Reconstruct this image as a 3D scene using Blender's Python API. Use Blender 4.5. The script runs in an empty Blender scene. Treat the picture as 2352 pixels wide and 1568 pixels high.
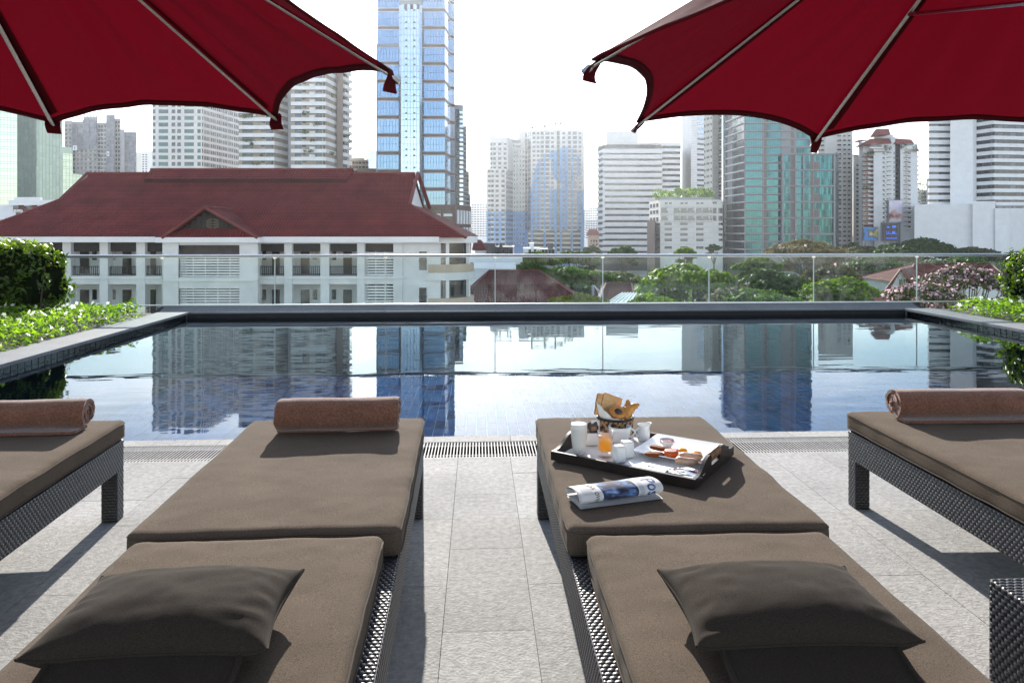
import bpy, bmesh, math, random
import numpy as np
from mathutils import Vector, Matrix, noise as mnoise
random.seed(7); np.random.seed(7)
R = math.radians
SC = bpy.context.scene
COL = SC.collection

# ------------------------------------------------------------------ camera
FPX, HOR, CH = 1620.0, 532.0, 1.30           # focal length and horizon in a 2352 px wide frame, eye height
YAW = math.atan(77 / 1620.0)
cam = bpy.data.cameras.new('camera'); cam_ob = bpy.data.objects.new('camera', cam); COL.objects.link(cam_ob)
cam.sensor_width = 36.0; cam.lens = FPX / 2352 * 36.0
cam.shift_y = -(784.0 - HOR) / 2352
cam.clip_start = 0.05; cam.clip_end = 6000
cam_ob.location = (0, 0, CH); cam_ob.rotation_euler = (R(90), 0, -YAW)
SC.camera = cam_ob

# ------------------------------------------------------------------ sky, sun, exposure
SUN_EL, SUN_AZ = R(23.0), R(-4.7)            # azimuth from +Y, negative = towards -X
world = bpy.data.worlds.new('World'); SC.world = world; world.use_nodes = True
wn, wl = world.node_tree.nodes, world.node_tree.links
wn.clear()
w_out = wn.new('ShaderNodeOutputWorld'); w_bg = wn.new('ShaderNodeBackground'); w_bg.inputs[1].default_value = 0.108
w_sky = wn.new('ShaderNodeTexSky'); w_sky.sky_type = 'NISHITA'; w_sky.sun_disc = False
w_sky.sun_elevation = SUN_EL; w_sky.sun_rotation = SUN_AZ; w_sky.dust_density = 0.4; w_sky.air_density = 1.0; w_sky.ozone_density = 1.2
# thin broken cloud over the whole dome, lit by the same sky
w_tc = wn.new('ShaderNodeTexCoord'); w_map = wn.new('ShaderNodeMapping'); w_map.inputs['Scale'].default_value = (1.0, 1.0, 2.6)
w_no = wn.new('ShaderNodeTexNoise'); w_no.inputs['Scale'].default_value = 2.3; w_no.inputs['Detail'].default_value = 7; w_no.inputs['Roughness'].default_value = 0.55
w_rmp = wn.new('ShaderNodeValToRGB'); w_rmp.color_ramp.elements[0].position = 0.43; w_rmp.color_ramp.elements[1].position = 0.62
w_mix = wn.new('ShaderNodeMixRGB'); w_mix.blend_type = 'MIX'
w_gray = wn.new('ShaderNodeRGBToBW'); w_mul = wn.new('ShaderNodeMath'); w_mul.operation = 'MULTIPLY_ADD'
w_mul.inputs[1].default_value = 1.55; w_mul.inputs[2].default_value = 1.4
w_com = wn.new('ShaderNodeCombineXYZ')
wl.new(w_tc.outputs['Generated'], w_map.inputs[0]); wl.new(w_map.outputs[0], w_no.inputs[0]); wl.new(w_no.outputs['Fac'], w_rmp.inputs[0])
wl.new(w_sky.outputs[0], w_gray.inputs[0]); wl.new(w_gray.outputs[0], w_mul.inputs[0])
for i in range(3): wl.new(w_mul.outputs[0], w_com.inputs[i])
w_f = wn.new('ShaderNodeMath'); w_f.operation = 'MULTIPLY'; w_f.inputs[1].default_value = 0.7
wl.new(w_rmp.outputs[0], w_f.inputs[0]); wl.new(w_f.outputs[0], w_mix.inputs[0])
wl.new(w_sky.outputs[0], w_mix.inputs[1]); wl.new(w_com.outputs[0], w_mix.inputs[2])
wl.new(w_mix.outputs[0], w_bg.inputs[0]); wl.new(w_bg.outputs[0], w_out.inputs[0])

sun = bpy.data.lights.new('sun', 'SUN'); sun.energy = 4.8; sun.angle = R(0.55); sun.color = (1.0, 0.95, 0.88)
sun_ob = bpy.data.objects.new('sun', sun); COL.objects.link(sun_ob)
SUN_DIR = Vector((math.sin(SUN_AZ) * math.cos(SUN_EL), math.cos(SUN_AZ) * math.cos(SUN_EL), math.sin(SUN_EL)))
sun_ob.rotation_euler = SUN_DIR.to_track_quat('Z', 'Y').to_euler(); sun_ob.location = SUN_DIR * 60

SC.view_settings.view_transform = 'Standard'; SC.view_settings.look = 'None'
SC.view_settings.exposure = 1.32; SC.view_settings.gamma = 1.0
SC.cycles.use_denoising = True
SC.cycles.max_bounces = 10; SC.cycles.transparent_max_bounces = 24; SC.cycles.transmission_bounces = 8
SC.cycles.caustics_reflective = False; SC.cycles.caustics_refractive = False
SC.cycles.sample_clamp_indirect = 6.0

# ------------------------------------------------------------------ picture <-> place
cs, sn = math.cos(YAW), math.sin(YAW)
def ray(px):                                  # ground direction of a picture column, per metre of depth
    u = (px - 1176.0) / FPX
    return (sn + u * cs, cs - u * sn)
def gp(px, d):
    r = ray(px); return (r[0] * d, r[1] * d)
def zz(py, d): return CH + (HOR - py) * d / FPX
def wp(px, py, d):
    r = ray(px); return Vector((r[0] * d, r[1] * d, zz(py, d)))
def onz(px, py, z):                           # point of the plane at height z seen at a pixel
    return wp(px, py, FPX * (CH - z) / (py - HOR))

# ------------------------------------------------------------------ materials
MATS = {}
def lk(nt, a, b): nt.links.new(a, b)
def mat(name, base=(.5, .5, .5), rough=.6, metal=0.0, spec=.5, var=0.0, vscale=3.0, col2=None, bump=0.0, bscale=30.0,
        rand=0.0, island=0.0, sheen=0.0, coat=0.0, bdist=0.01, detail=4.0, stretch=None, rvar=0.0):
    """procedural surface: base colour broken up by noise at one or two scales, optional bump and per-piece variation"""
    if name in MATS: return MATS[name]
    m = bpy.data.materials.new(name); m.use_nodes = True; MATS[name] = m
    nt = m.node_tree; n = nt.nodes; b = n['Principled BSDF']
    b.inputs['Base Color'].default_value = (*base, 1); b.inputs['Roughness'].default_value = rough
    b.inputs['Metallic'].default_value = metal; b.inputs['Specular IOR Level'].default_value = spec
    if sheen: b.inputs['Sheen Weight'].default_value = sheen; b.inputs['Sheen Roughness'].default_value = .4
    if coat: b.inputs['Coat Weight'].default_value = coat; b.inputs['Coat Roughness'].default_value = .05
    vec = None
    def pos():
        nonlocal vec
        if vec is None:
            g = n.new('ShaderNodeNewGeometry'); vec = g.outputs['Position']
            if stretch:
                mp = n.new('ShaderNodeMapping'); mp.inputs['Scale'].default_value = stretch; lk(nt, vec, mp.inputs[0]); vec = mp.outputs[0]
        return vec
    cur = None
    if var or col2:
        no = n.new('ShaderNodeTexNoise'); no.inputs['Scale'].default_value = vscale; no.inputs['Detail'].default_value = detail; no.inputs['Roughness'].default_value = .6
        lk(nt, pos(), no.inputs['Vector'])
        rp = n.new('ShaderNodeValToRGB'); rp.color_ramp.elements[0].position = .32; rp.color_ramp.elements[1].position = .68
        c2 = col2 if col2 else tuple(c * (1 + var) for c in base)
        c1 = base if col2 else tuple(c * (1 - var) for c in base)
        rp.color_ramp.elements[0].color = (*c1, 1); rp.color_ramp.elements[1].color = (*c2, 1)
        lk(nt, no.outputs['Fac'], rp.inputs[0]); cur = rp.outputs[0]
    if rand or island:
        hs = n.new('ShaderNodeHueSaturation'); hs.inputs['Color'].default_value = (*base, 1)
        if cur: lk(nt, cur, hs.inputs['Color'])
        if rand: src = n.new('ShaderNodeObjectInfo').outputs['Random']; amt = rand
        else: src = n.new('ShaderNodeNewGeometry').outputs['Random Per Island']; amt = island
        mr = n.new('ShaderNodeMapRange'); mr.inputs[3].default_value = 1 - amt; mr.inputs[4].default_value = 1 + amt
        lk(nt, src, mr.inputs[0]); lk(nt, mr.outputs[0], hs.inputs['Value']); cur = hs.outputs[0]
    if cur: lk(nt, cur, b.inputs['Base Color'])
    if bump:
        nb = n.new('ShaderNodeTexNoise'); nb.inputs['Scale'].default_value = bscale; nb.inputs['Detail'].default_value = 5
        lk(nt, pos(), nb.inputs['Vector'])
        bp = n.new('ShaderNodeBump'); bp.inputs['Strength'].default_value = bump; bp.inputs['Distance'].default_value = bdist
        lk(nt, nb.outputs['Fac'], bp.inputs['Height']); lk(nt, bp.outputs[0], b.inputs['Normal'])
        if rvar:
            mr2 = n.new('ShaderNodeMapRange'); mr2.inputs[3].default_value = rough - rvar; mr2.inputs[4].default_value = rough + rvar
            lk(nt, nb.outputs['Fac'], mr2.inputs[0]); lk(nt, mr2.outputs[0], b.inputs['Roughness'])
    return m

def blotch(m, scale, lo, hi, stain=None, sscale=1.2, sthr=.66):
    """uneven wear: broad lighter and darker areas, optional stains"""
    nt = m.node_tree; n = nt.nodes; b = n['Principled BSDF']; src = b.inputs['Base Color'].links[0].from_socket; g = n.new('ShaderNodeNewGeometry')
    no = n.new('ShaderNodeTexNoise'); no.inputs['Scale'].default_value = scale; no.inputs['Detail'].default_value = 6; lk(nt, g.outputs['Position'], no.inputs['Vector'])
    mr = n.new('ShaderNodeMapRange'); mr.inputs[1].default_value = .3; mr.inputs[2].default_value = .7; mr.inputs[3].default_value = lo; mr.inputs[4].default_value = hi; lk(nt, no.outputs['Fac'], mr.inputs[0])
    hs = n.new('ShaderNodeHueSaturation'); lk(nt, src, hs.inputs['Color']); lk(nt, mr.outputs[0], hs.inputs['Value']); last = hs.outputs[0]
    if stain:
        n2 = n.new('ShaderNodeTexNoise'); n2.inputs['Scale'].default_value = sscale; n2.inputs['Detail'].default_value = 9; n2.inputs['Roughness'].default_value = .62; lk(nt, g.outputs['Position'], n2.inputs['Vector'])
        m2 = n.new('ShaderNodeMapRange'); m2.inputs[1].default_value = sthr; m2.inputs[2].default_value = sthr + .1; m2.inputs[4].default_value = .5; lk(nt, n2.outputs['Fac'], m2.inputs[0])
        mx = n.new('ShaderNodeMixRGB'); mx.inputs[2].default_value = (*stain, 1); lk(nt, m2.outputs[0], mx.inputs[0]); lk(nt, last, mx.inputs[1]); last = mx.outputs[0]
    lk(nt, last, b.inputs['Base Color']); return m
def leaf_mat(name, c1, c2, trans=.45, rough=.6, spec=.15):
    """leaf: reflecting and letting light through, each leaf a little different"""
    if name in MATS: return MATS[name]
    m = bpy.data.materials.new(name); m.use_nodes = True; MATS[name] = m
    nt = m.node_tree; n = nt.nodes; b = n['Principled BSDF']; out = n['Material Output']
    g = n.new('ShaderNodeNewGeometry'); rp = n.new('ShaderNodeValToRGB')
    rp.color_ramp.elements[0].color = (*c1, 1); rp.color_ramp.elements[1].color = (*c2, 1)
    lk(nt, g.outputs['Random Per Island'], rp.inputs[0]); lk(nt, rp.outputs[0], b.inputs['Base Color'])
    b.inputs['Roughness'].default_value = rough; b.inputs['Specular IOR Level'].default_value = spec
    t = n.new('ShaderNodeBsdfTranslucent'); hs = n.new('ShaderNodeHueSaturation'); hs.inputs['Value'].default_value = 2.0; hs.inputs['Saturation'].default_value = 1.1; hs.inputs['Hue'].default_value = .49
    lk(nt, rp.outputs[0], hs.inputs['Color']); lk(nt, hs.outputs[0], t.inputs[0])
    mx = n.new('ShaderNodeMixShader'); mx.inputs[0].default_value = trans
    lk(nt, b.outputs[0], mx.inputs[1]); lk(nt, t.outputs[0], mx.inputs[2]); lk(nt, mx.outputs[0], out.inputs[0])
    return m

def glass_mat(name, tint=(.9, .96, .94), refl=1.0, rough=0.0, smudge=0.0):
    """thin clear sheet: lets light straight through, mirrors by Fresnel"""
    if name in MATS: return MATS[name]
    m = bpy.data.materials.new(name); m.use_nodes = True; MATS[name] = m
    nt = m.node_tree; n = nt.nodes; n.remove(n['Principled BSDF']); out = n['Material Output']
    t = n.new('ShaderNodeBsdfTransparent'); t.inputs[0].default_value = (*tint, 1)
    gl = n.new('ShaderNodeBsdfGlossy'); gl.inputs['Roughness'].default_value = rough; gl.inputs[0].default_value = (refl, refl, refl, 1)
    fr = n.new('ShaderNodeFresnel'); gb = n.new('ShaderNodeNewGeometry'); mi = n.new('ShaderNodeMapRange'); mi.inputs[3].default_value = 1.45; mi.inputs[4].default_value = 1 / 1.45; lk(nt, gb.outputs['Backfacing'], mi.inputs[0]); lk(nt, mi.outputs[0], fr.inputs[0])
    mx = n.new('ShaderNodeMixShader'); lk(nt, fr.outputs[0], mx.inputs[0]); lk(nt, t.outputs[0], mx.inputs[1]); lk(nt, gl.outputs[0], mx.inputs[2])
    last = mx
    if smudge:
        no = n.new('ShaderNodeTexNoise'); no.inputs['Scale'].default_value = 2.2; no.inputs['Detail'].default_value = 8; no.inputs['Roughness'].default_value = .72
        g = n.new('ShaderNodeNewGeometry'); lk(nt, g.outputs['Position'], no.inputs['Vector'])
        rp = n.new('ShaderNodeValToRGB'); rp.color_ramp.elements[0].position = .5; rp.color_ramp.elements[1].position = .85
        rp.color_ramp.elements[1].color = (smudge, smudge, smudge, 1); lk(nt, no.outputs['Fac'], rp.inputs[0])
        df = n.new('ShaderNodeBsdfTranslucent'); df.inputs[0].default_value = (.8, .85, .85, 1)
        m2 = n.new('ShaderNodeMixShader'); lk(nt, rp.outputs[0], m2.inputs[0]); lk(nt, mx.outputs[0], m2.inputs[1]); lk(nt, df.outputs[0], m2.inputs[2]); last = m2
    lk(nt, last.outputs[0], out.inputs[0])
    return m

# ------------------------------------------------------------------ mesh helpers
WL = {}
def _link(o, parent, origin):
    COL.objects.link(o); WL[o.name] = Vector(origin)
    if parent is not None:
        o.parent = parent; o.location = Vector(origin) - WL[parent.name]
    else: o.location = origin
    return o
def tag(o, label, cat, group=None):
    o['label'] = label; o['category'] = cat
    if group: o['group'] = group
    return o
def structure(o): o['kind'] = 'structure'; return o
def stuff(o): o['kind'] = 'stuff'; return o
def root(name, loc, label=None, cat=None, group=None):
    o = bpy.data.objects.new(name, None); o.empty_display_size = .1; _link(o, None, loc)
    if label: tag(o, label, cat, group)
    return o
def mk(name, verts, faces, m, parent=None, smooth=False, mids=None):
    """one mesh object from world-space vertices; origin at the foot of its box"""
    v = np.asarray(verts, dtype=np.float64).reshape(-1, 3)
    lo, hi = v.min(0), v.max(0); org = Vector(((lo[0] + hi[0]) / 2, (lo[1] + hi[1]) / 2, lo[2]))
    me = bpy.data.meshes.new(name)
    vl = v - np.array(org)
    if isinstance(faces, np.ndarray):
        nf, k = faces.shape
        me.vertices.add(len(vl)); me.vertices.foreach_set('co', vl.astype(np.float32).ravel())
        me.loops.add(nf * k); me.loops.foreach_set('vertex_index', faces.astype(np.int32).ravel())
        me.polygons.add(nf); me.polygons.foreach_set('loop_start', np.arange(0, nf * k, k, dtype=np.int32))
        me.polygons.foreach_set('loop_total', np.full(nf, k, dtype=np.int32))
        me.update(calc_edges=True); me.validate()
    else:
        me.from_pydata([tuple(p) for p in vl], [], faces); me.update()
    for x in (m if isinstance(m, (list, tuple)) else [m]): me.materials.append(x)
    if mids is not None: me.polygons.foreach_set('material_index', np.asarray(mids, dtype=np.int32))
    if smooth: me.polygons.foreach_set('use_smooth', np.ones(len(me.polygons), dtype=bool))
    return _link(bpy.data.objects.new(name, me), parent, org)
CUBES = {}
def piece(name, c, size, m, parent, rz=0.0):
    """a block: shares one unit cube per material"""
    if m.name not in CUBES:
        me = bpy.data.meshes.new('block'); 
        me.from_pydata([(x, y, z) for x in (-.5, .5) for y in (-.5, .5) for z in (-.5, .5)], [],
                       [(0, 1, 3, 2), (4, 6, 7, 5), (0, 4, 5, 1), (2, 3, 7, 6), (0, 2, 6, 4), (1, 5, 7, 3)])
        me.materials.append(m); CUBES[m.name] = me
    o = bpy.data.objects.new(name, CUBES[m.name]); o.scale = size; o.rotation_euler = (0, 0, rz)
    return _link(o, parent, c)
class G:
    """collects shapes for one mesh"""
    def __init__(s): s.v = []; s.f = []; s.mi = []
    def add(s, v, f, mi=0):
        b = len(s.v); s.v += [tuple(p) for p in v]; s.f += [tuple(i + b for i in q) for q in f]; s.mi += [mi] * len(f); return s
    def box(s, c, size, rz=0.0, mi=0, M=None):
        cx, cy, cz = c; a, b, h = size[0] / 2, size[1] / 2, size[2] / 2; co, si = math.cos(rz), math.sin(rz)
        v = [Vector((x, y, z)) for x in (-a, a) for y in (-b, b) for z in (-h, h)]
        v = [(M @ p if M else Vector((p.x * co - p.y * si, p.x * si + p.y * co, p.z))) + Vector(c) for p in v]
        return s.add(v, [(0, 1, 3, 2), (4, 6, 7, 5), (0, 4, 5, 1), (2, 3, 7, 6), (0, 2, 6, 4), (1, 5, 7, 3)], mi)
    def tube(s, pts, r, n=8, mi=0, cap=True):
        pts = [Vector(p) for p in pts]; rr = r if isinstance(r, (list, tuple)) else [r] * len(pts); v = []; f = []
        up = None
        for i, p in enumerate(pts):
            t = (pts[min(i + 1, len(pts) - 1)] - pts[max(i - 1, 0)]).normalized()
            if up is None or abs(t.dot(up)) > .98: up = Vector((0, 0, 1)) if abs(t.z) < .9 else Vector((1, 0, 0))
            a = t.cross(up).normalized(); b2 = a.cross(t).normalized(); up = b2
            for k in range(n):
                an = 2 * math.pi * k / n; v.append(p + (a * math.cos(an) + b2 * math.sin(an)) * rr[i])
        for i in range(len(pts) - 1):
            for k in range(n): f.append((i * n + k, i * n + (k + 1) % n, (i + 1) * n + (k + 1) % n, (i + 1) * n + k))
        if cap: f.append(tuple(range(n - 1, -1, -1))); f.append(tuple(range((len(pts) - 1) * n, len(pts) * n)))
        return s.add(v, f, mi)
    def lathe(s, prof, c, n=32, mi=0, cap0=True, cap1=True):
        v = []; f = []
        for (r, z) in prof:
            for k in range(n): an = 2 * math.pi * k / n; v.append((c[0] + r * math.cos(an), c[1] + r * math.sin(an), c[2] + z))
        for i in range(len(prof) - 1):
            for k in range(n): f.append((i * n + k, i * n + (k + 1) % n, (i + 1) * n + (k + 1) % n, (i + 1) * n + k))
        if cap0 and prof[0][0] > 1e-5: f.append(tuple(range(n - 1, -1, -1)))
        if cap1 and prof[-1][0] > 1e-5: f.append(tuple(range((len(prof) - 1) * n, len(prof) * n)))
        return s.add(v, f, mi)
    def grid(s, P, mi=0, closed_u=False, flip=False):
        nu, nv = len(P), len(P[0]); v = [p for row in P for p in row]; f = []
        for i in range(nu if closed_u else nu - 1):
            for j in range(nv - 1):
                q = (i * nv + j, ((i + 1) % nu) * nv + j, ((i + 1) % nu) * nv + j + 1, i * nv + j + 1); f.append(q[::-1] if flip else q)
        return s.add(v, f, mi)
    def prism(s, poly, z0, z1, mi=0):
        n = len(poly); v = [(x, y, z0) for x, y in poly] + [(x, y, z1) for x, y in poly]
        f = [(i, (i + 1) % n, n + (i + 1) % n, n + i) for i in range(n)] + [tuple(range(n - 1, -1, -1)), tuple(range(n, 2 * n))]
        return s.add(v, f, mi)
    def build(s, name, m, parent=None, smooth=False):
        return mk(name, s.v, s.f, m, parent, smooth, s.mi if isinstance(m, (list, tuple)) else None)
def autosmooth(o, ang=35):
    me = o.data; me.polygons.foreach_set('use_smooth', np.ones(len(me.polygons), dtype=bool))
    me.set_sharp_from_angle(angle=R(ang)); return o
def rbox(c, size, r, nx, ny, nz, fn=None):
    """rounded box as a fine cage; fn moves points for sag and wrinkles"""
    bm = bmesh.new(); hx, hy, hz = size[0] / 2, size[1] / 2, size[2] / 2
    def face(o, a, b, na, nb):
        vs = [[bm.verts.new(o + a * (i / na) + b * (j / nb)) for j in range(nb + 1)] for i in range(na + 1)]
        for i in range(na):
            for j in range(nb): bm.faces.new((vs[i][j], vs[i + 1][j], vs[i + 1][j + 1], vs[i][j + 1]))
    X, Y, Z = Vector((size[0], 0, 0)), Vector((0, size[1], 0)), Vector((0, 0, size[2])); o = Vector((-hx, -hy, -hz))
    face(o + Z, X, Y, nx, ny); face(o, Y, X, ny, nx); face(o, X, Z, nx, nz); face(o + Y, Z, X, nz, nx); face(o, Z, Y, nz, ny); face(o + X, Y, Z, ny, nz)
    bmesh.ops.remove_doubles(bm, verts=bm.verts, dist=1e-5)
    ins = Vector((hx - r, hy - r, hz - r))
    for v in bm.verts:
        q = Vector([max(-ins[k], min(ins[k], v.co[k])) for k in range(3)]); d = v.co - q
        if d.length > 1e-7: v.co = q + d.normalized() * r
        if fn: v.co = Vector(fn(v.co.copy()))
    bm.normal_update(); bm.verts.index_update()
    V = [tuple(v.co + Vector(c)) for v in bm.verts]; F = [tuple(v.index for v in f.verts) for f in bm.faces]; bm.free()
    return V, F
def nz3(p, s=1.0): return mnoise.noise(Vector(p) * s)
def copy_tree(o, parent=None):
    c = o.copy(); COL.objects.link(c); c.parent = parent
    WL[c.name] = WL[o.name].copy()
    for ch in o.children: copy_tree(ch, c)
    return c
def leaves(cent, nrm, size, aspect=.5, jitter=.6, fold=False):
    """rhombic leaves at given points; returns vertex and quad arrays"""
    n = len(cent); rnd = np.random.normal(size=(n, 3)); nr = nrm + jitter * rnd; nr /= np.linalg.norm(nr, axis=1)[:, None] + 1e-9
    t = np.random.normal(size=(n, 3)); t -= (t * nr).sum(1)[:, None] * nr; t /= np.linalg.norm(t, axis=1)[:, None] + 1e-9
    b = np.cross(nr, t); s = (size * np.random.uniform(.65, 1.3, n))[:, None]
    v = np.stack([cent - t * s, cent + b * s * aspect, cent + t * s, cent - b * s * aspect], 1)
    if fold: v[:, 1] += nr * s * .18; v[:, 3] += nr * s * .18
    return v.reshape(-1, 3), np.arange(n * 4).reshape(n, 4)
# ================================================================== the terrace, pool and railing
PXL, PXR, PY0, PY1, WZ = -4.39, 6.76, 4.50, 10.90, -0.006
m_granite = mat('grey_granite', (.300, .294, .285), .85, spec=.12, var=.22, vscale=38, bump=.6, bscale=95, bdist=.005, rand=.09, detail=8, rvar=.1)
blotch(m_granite, 2.4, .86, 1.07, (.24, .15, .09), 1.7, .665)
m_slab = mat('grout_bed', (.21, .205, .195), .9, var=.2, vscale=9)
m_coping = mat('coping_granite', (.175, .18, .19), .7, spec=.25, var=.14, vscale=30, bump=.35, bscale=60, bdist=.004, rand=.06, detail=8)
blotch(m_coping, 3, .85, 1.08)
m_dark = mat('channel_black', (.012, .012, .013), .8, var=.3, vscale=8)
m_slat = mat('grating_slat', (.36, .355, .34), .8, var=.15, vscale=40, rand=.08)
m_pooltile = mat('pool_tile_blue', (.020, .150, .42), .18, spec=.6, var=.30, vscale=2.5, rand=.35)
m_pooltile2 = mat('pool_tile_blue_field', (.020, .150, .42), .18, spec=.6, var=.30, vscale=2.5, island=.35)
m_grout_glint = mat('pool_grout_glint', (.62, .88, .92), .5, var=.3, vscale=6)  # grout made very pale, standing in for sun glints along the tile joints
m_walltile = mat('black_glass_tile', (.010, .011, .014), .09, spec=.7, rand=.5, bump=.12, bscale=9, bdist=.01)
m_steel = mat('brushed_steel', (.62, .62, .63), .16, metal=1.0, bump=.05, bscale=200, bdist=.001)
m_edge = mat('polished_glass_edge', (.62, .70, .66), .25, spec=.6)
m_channel = mat('aluminium_channel', (.66, .67, .66), .35, metal=.6)

terr = structure(G().box((1, -1.0, -.31), (34, 10.16, .6)).build('terrace_slab', m_slab))
hb = root('hotel_building', (1, -6, -22), 'pale building that carries the pool terrace, below the camera', 'building')
G().box((1, -5.2, -11.6), (40, 32.6, 20.8)).build('wall', mat('hotel_wall', (.72, .70, .66), .8, var=.05, vscale=.4), hb)
floor_r = structure(root('terrace_floor', (0, 2, -.01)))
k = -15
X0 = -.117
GAP = .0018
for ci in range(-15, 17):
    x0 = X0 + .3 * ci
    off = -.1 if ci % 2 == 0 else .2
    y = off - .6
    while y < 4.08:
        a, b2 = max(y, -.3), min(y + .6, 4.075)
        if b2 - a > .03:
            piece('floor_tile', (x0 + .15, (a + b2) / 2, -.0125 + random.uniform(-.0006, .0006)), (.3 - GAP, b2 - a - GAP, .025), m_granite, floor_r)
        y += .6
stone_r = structure(root('pool_edge', (1.2, 4.44, -.02)))
for i in range(22):
    piece('edge_stone', (-4.3 + .6 * i, 4.44, -.014), (.597, .118, .028), m_granite, stone_r)
# drain with its grating
structure(G().box((1.2, 4.23, -.25), (13.4, .305, .02)).build('drain_channel', m_dark))
gr = root('drain_grating', (0, 4.23, -.02), 'long pale slatted drain grating between the stone floor and the pool', 'grating')
sl_x = [-5.4 + .0187 * i for i in range(700)]
near = sorted(sl_x, key=lambda x: abs(x - .2))[:300]; ns = set(near)
for x in near: piece('slat', (x, 4.23, -.004), (.0064, .292, .003), m_slat, gr)
g = G()
for x in sl_x:
    if x not in ns: g.box((x, 4.23, -.004), (.0064, .292, .003))
stuff(g.build('outer_slats', m_slat, gr))
for yy in (4.14, 4.32): piece('cross_bar', (1.15, yy, -.010), (13.1, .006, .006), m_slat, gr)
for yy in (4.079, 4.380): piece('frame_rail', (1.15, yy, -.014), (13.1, .006, .027), m_slat, gr)

# basin, tiles on its bed, dark glass tiles round the waterline
PD = -.90
basin = structure(G().box((1.185, 7.7, PD - .03), (11.3, 6.6, .04)).build('pool_basin', m_grout_glint))
g = G()
for (c, s) in (((PXL - .06, 7.7, -.46), (.09, 6.6, .96)), ((PXR + .06, 7.7, -.46), (.09, 6.6, .96)), ((1.185, PY1 + .06, -.46), (11.3, .09, .96)), ((1.185, PY0 + .02, -.47), (11.3, .03, .86))):
    g.box(c, s)
wallb = g.build('pool_wall', m_dark, basin)
TW, TL = .118, .225
tiles = []
ny = int((PY1 - PY0) / TL); nx = int((PXR - PXL) / TW)
for j in range(ny + 1):
    for i in range(nx + 1):
        tiles.append((PXL + TW * (i + .5), PY0 + TL * (j + .5)))
def tile_show(t):        # how large it shows: near the open water between the loungers
    return abs(t[0] - .35 - (.05 * t[1])) + .55 * t[1]
tiles.sort(key=tile_show)
for (x, y) in tiles[:300]: piece('pool_tile', (x, y, PD - .004 + random.uniform(-.0012, .0012)), (TW - .011, TL - .006, .014), m_pooltile, basin)
g = G()
for (x, y) in tiles[300:]: g.box((x, y, PD - .004 + random.uniform(-.0012, .0012)), (TW - .011, TL - .006, .014))
stuff(g.build('pool_tiles_beyond', m_pooltile2, basin))
m_wgr = mat('tile_grout_grey', (.13, .135, .14), .6)
wr = root('waterline_tiling', (1.2, 7.7, -.1), 'row of black glass tiles along the pool waterline under the coping', 'tiling')
TS = .105
for i in range(int((PY1 - PY0) / TS) + 1):
    y = PY0 + .03 + TS * (i + .5)
    if y > PY1 - .03: break
    for (x, sx) in ((PXL - .008, 1), (PXR + .008, -1)):
        for z in (.034, -.07): piece('wall_tile', (x, y, z), (.016, TS - .011, .096), m_walltile, wr)
for i in range(int((PXR - PXL) / TS)):
    x = PXL + TS * (i + .5) + .03
    for z in (.034,): piece('wall_tile', (x, PY1 + .008, z), (TS - .011, .016, .096), m_walltile, wr)

for (c, s) in (((PXL - .013, 7.7, -.02), (.014, 6.36, .205)), ((PXR + .013, 7.7, -.02), (.014, 6.36, .205)), ((1.185, PY1 + .014, -.02), (11.1, .014, .205))): piece('grout_backing', c, s, m_wgr, wr)
# water
def water_mat():
    m = bpy.data.materials.new('pool_water'); m.use_nodes = True; nt = m.node_tree; n = nt.nodes; n.remove(n['Principled BSDF']); out = n['Material Output']
    g = n.new('ShaderNodeNewGeometry'); mp = n.new('ShaderNodeMapping'); mp.inputs['Scale'].default_value = (.5, 1.7, 1); lk(nt, g.outputs['Position'], mp.inputs[0])
    n1 = n.new('ShaderNodeTexNoise'); n1.inputs['Scale'].default_value = 2.2; n1.inputs['Detail'].default_value = 2.0; n1.inputs['Roughness'].default_value = .5; lk(nt, mp.outputs[0], n1.inputs['Vector'])
    n2 = n.new('ShaderNodeTexNoise'); n2.inputs['Scale'].default_value = .45; n2.inputs['Detail'].default_value = 1; lk(nt, g.outputs['Position'], n2.inputs['Vector'])
    pw = n.new('ShaderNodeMath'); pw.operation = 'POWER'; pw.inputs[1].default_value = 2.5; lk(nt, n2.outputs['Fac'], pw.inputs[0])
    st = n.new('ShaderNodeMath'); st.operation = 'MULTIPLY'; st.inputs[1].default_value = 2.2; lk(nt, pw.outputs[0], st.inputs[0])
    bp = n.new('ShaderNodeBump'); bp.inputs['Distance'].default_value = .0034; lk(nt, n1.outputs['Fac'], bp.inputs['Height']); lk(nt, st.outputs[0], bp.inputs['Strength'])
    t = n.new('ShaderNodeBsdfTransparent'); t.inputs[0].default_value = (.66, .85, .93, 1)
    gl = n.new('ShaderNodeBsdfGlossy'); gl.inputs['Roughness'].default_value = .0; gl.inputs[0].default_value = (.80, .86, .92, 1); lk(nt, bp.outputs[0], gl.inputs['Normal'])
    fr = n.new('ShaderNodeFresnel'); fr.inputs[0].default_value = 1.31; lk(nt, bp.outputs[0], fr.inputs['Normal'])
    mx = n.new('ShaderNodeMixShader'); lk(nt, fr.outputs[0], mx.inputs[0]); lk(nt, t.outputs[0], mx.inputs[1]); lk(nt, gl.outputs[0], mx.inputs[2]); lk(nt, mx.outputs[0], out.inputs[0])
    return m
structure(mk('water', [(PXL - .01, PY0, WZ), (PXR + .01, PY0, WZ), (PXR + .01, PY1 + .01, WZ), (PXL - .01, PY1 + .01, WZ)], [(0, 1, 2, 3)], water_mat()))

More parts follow.
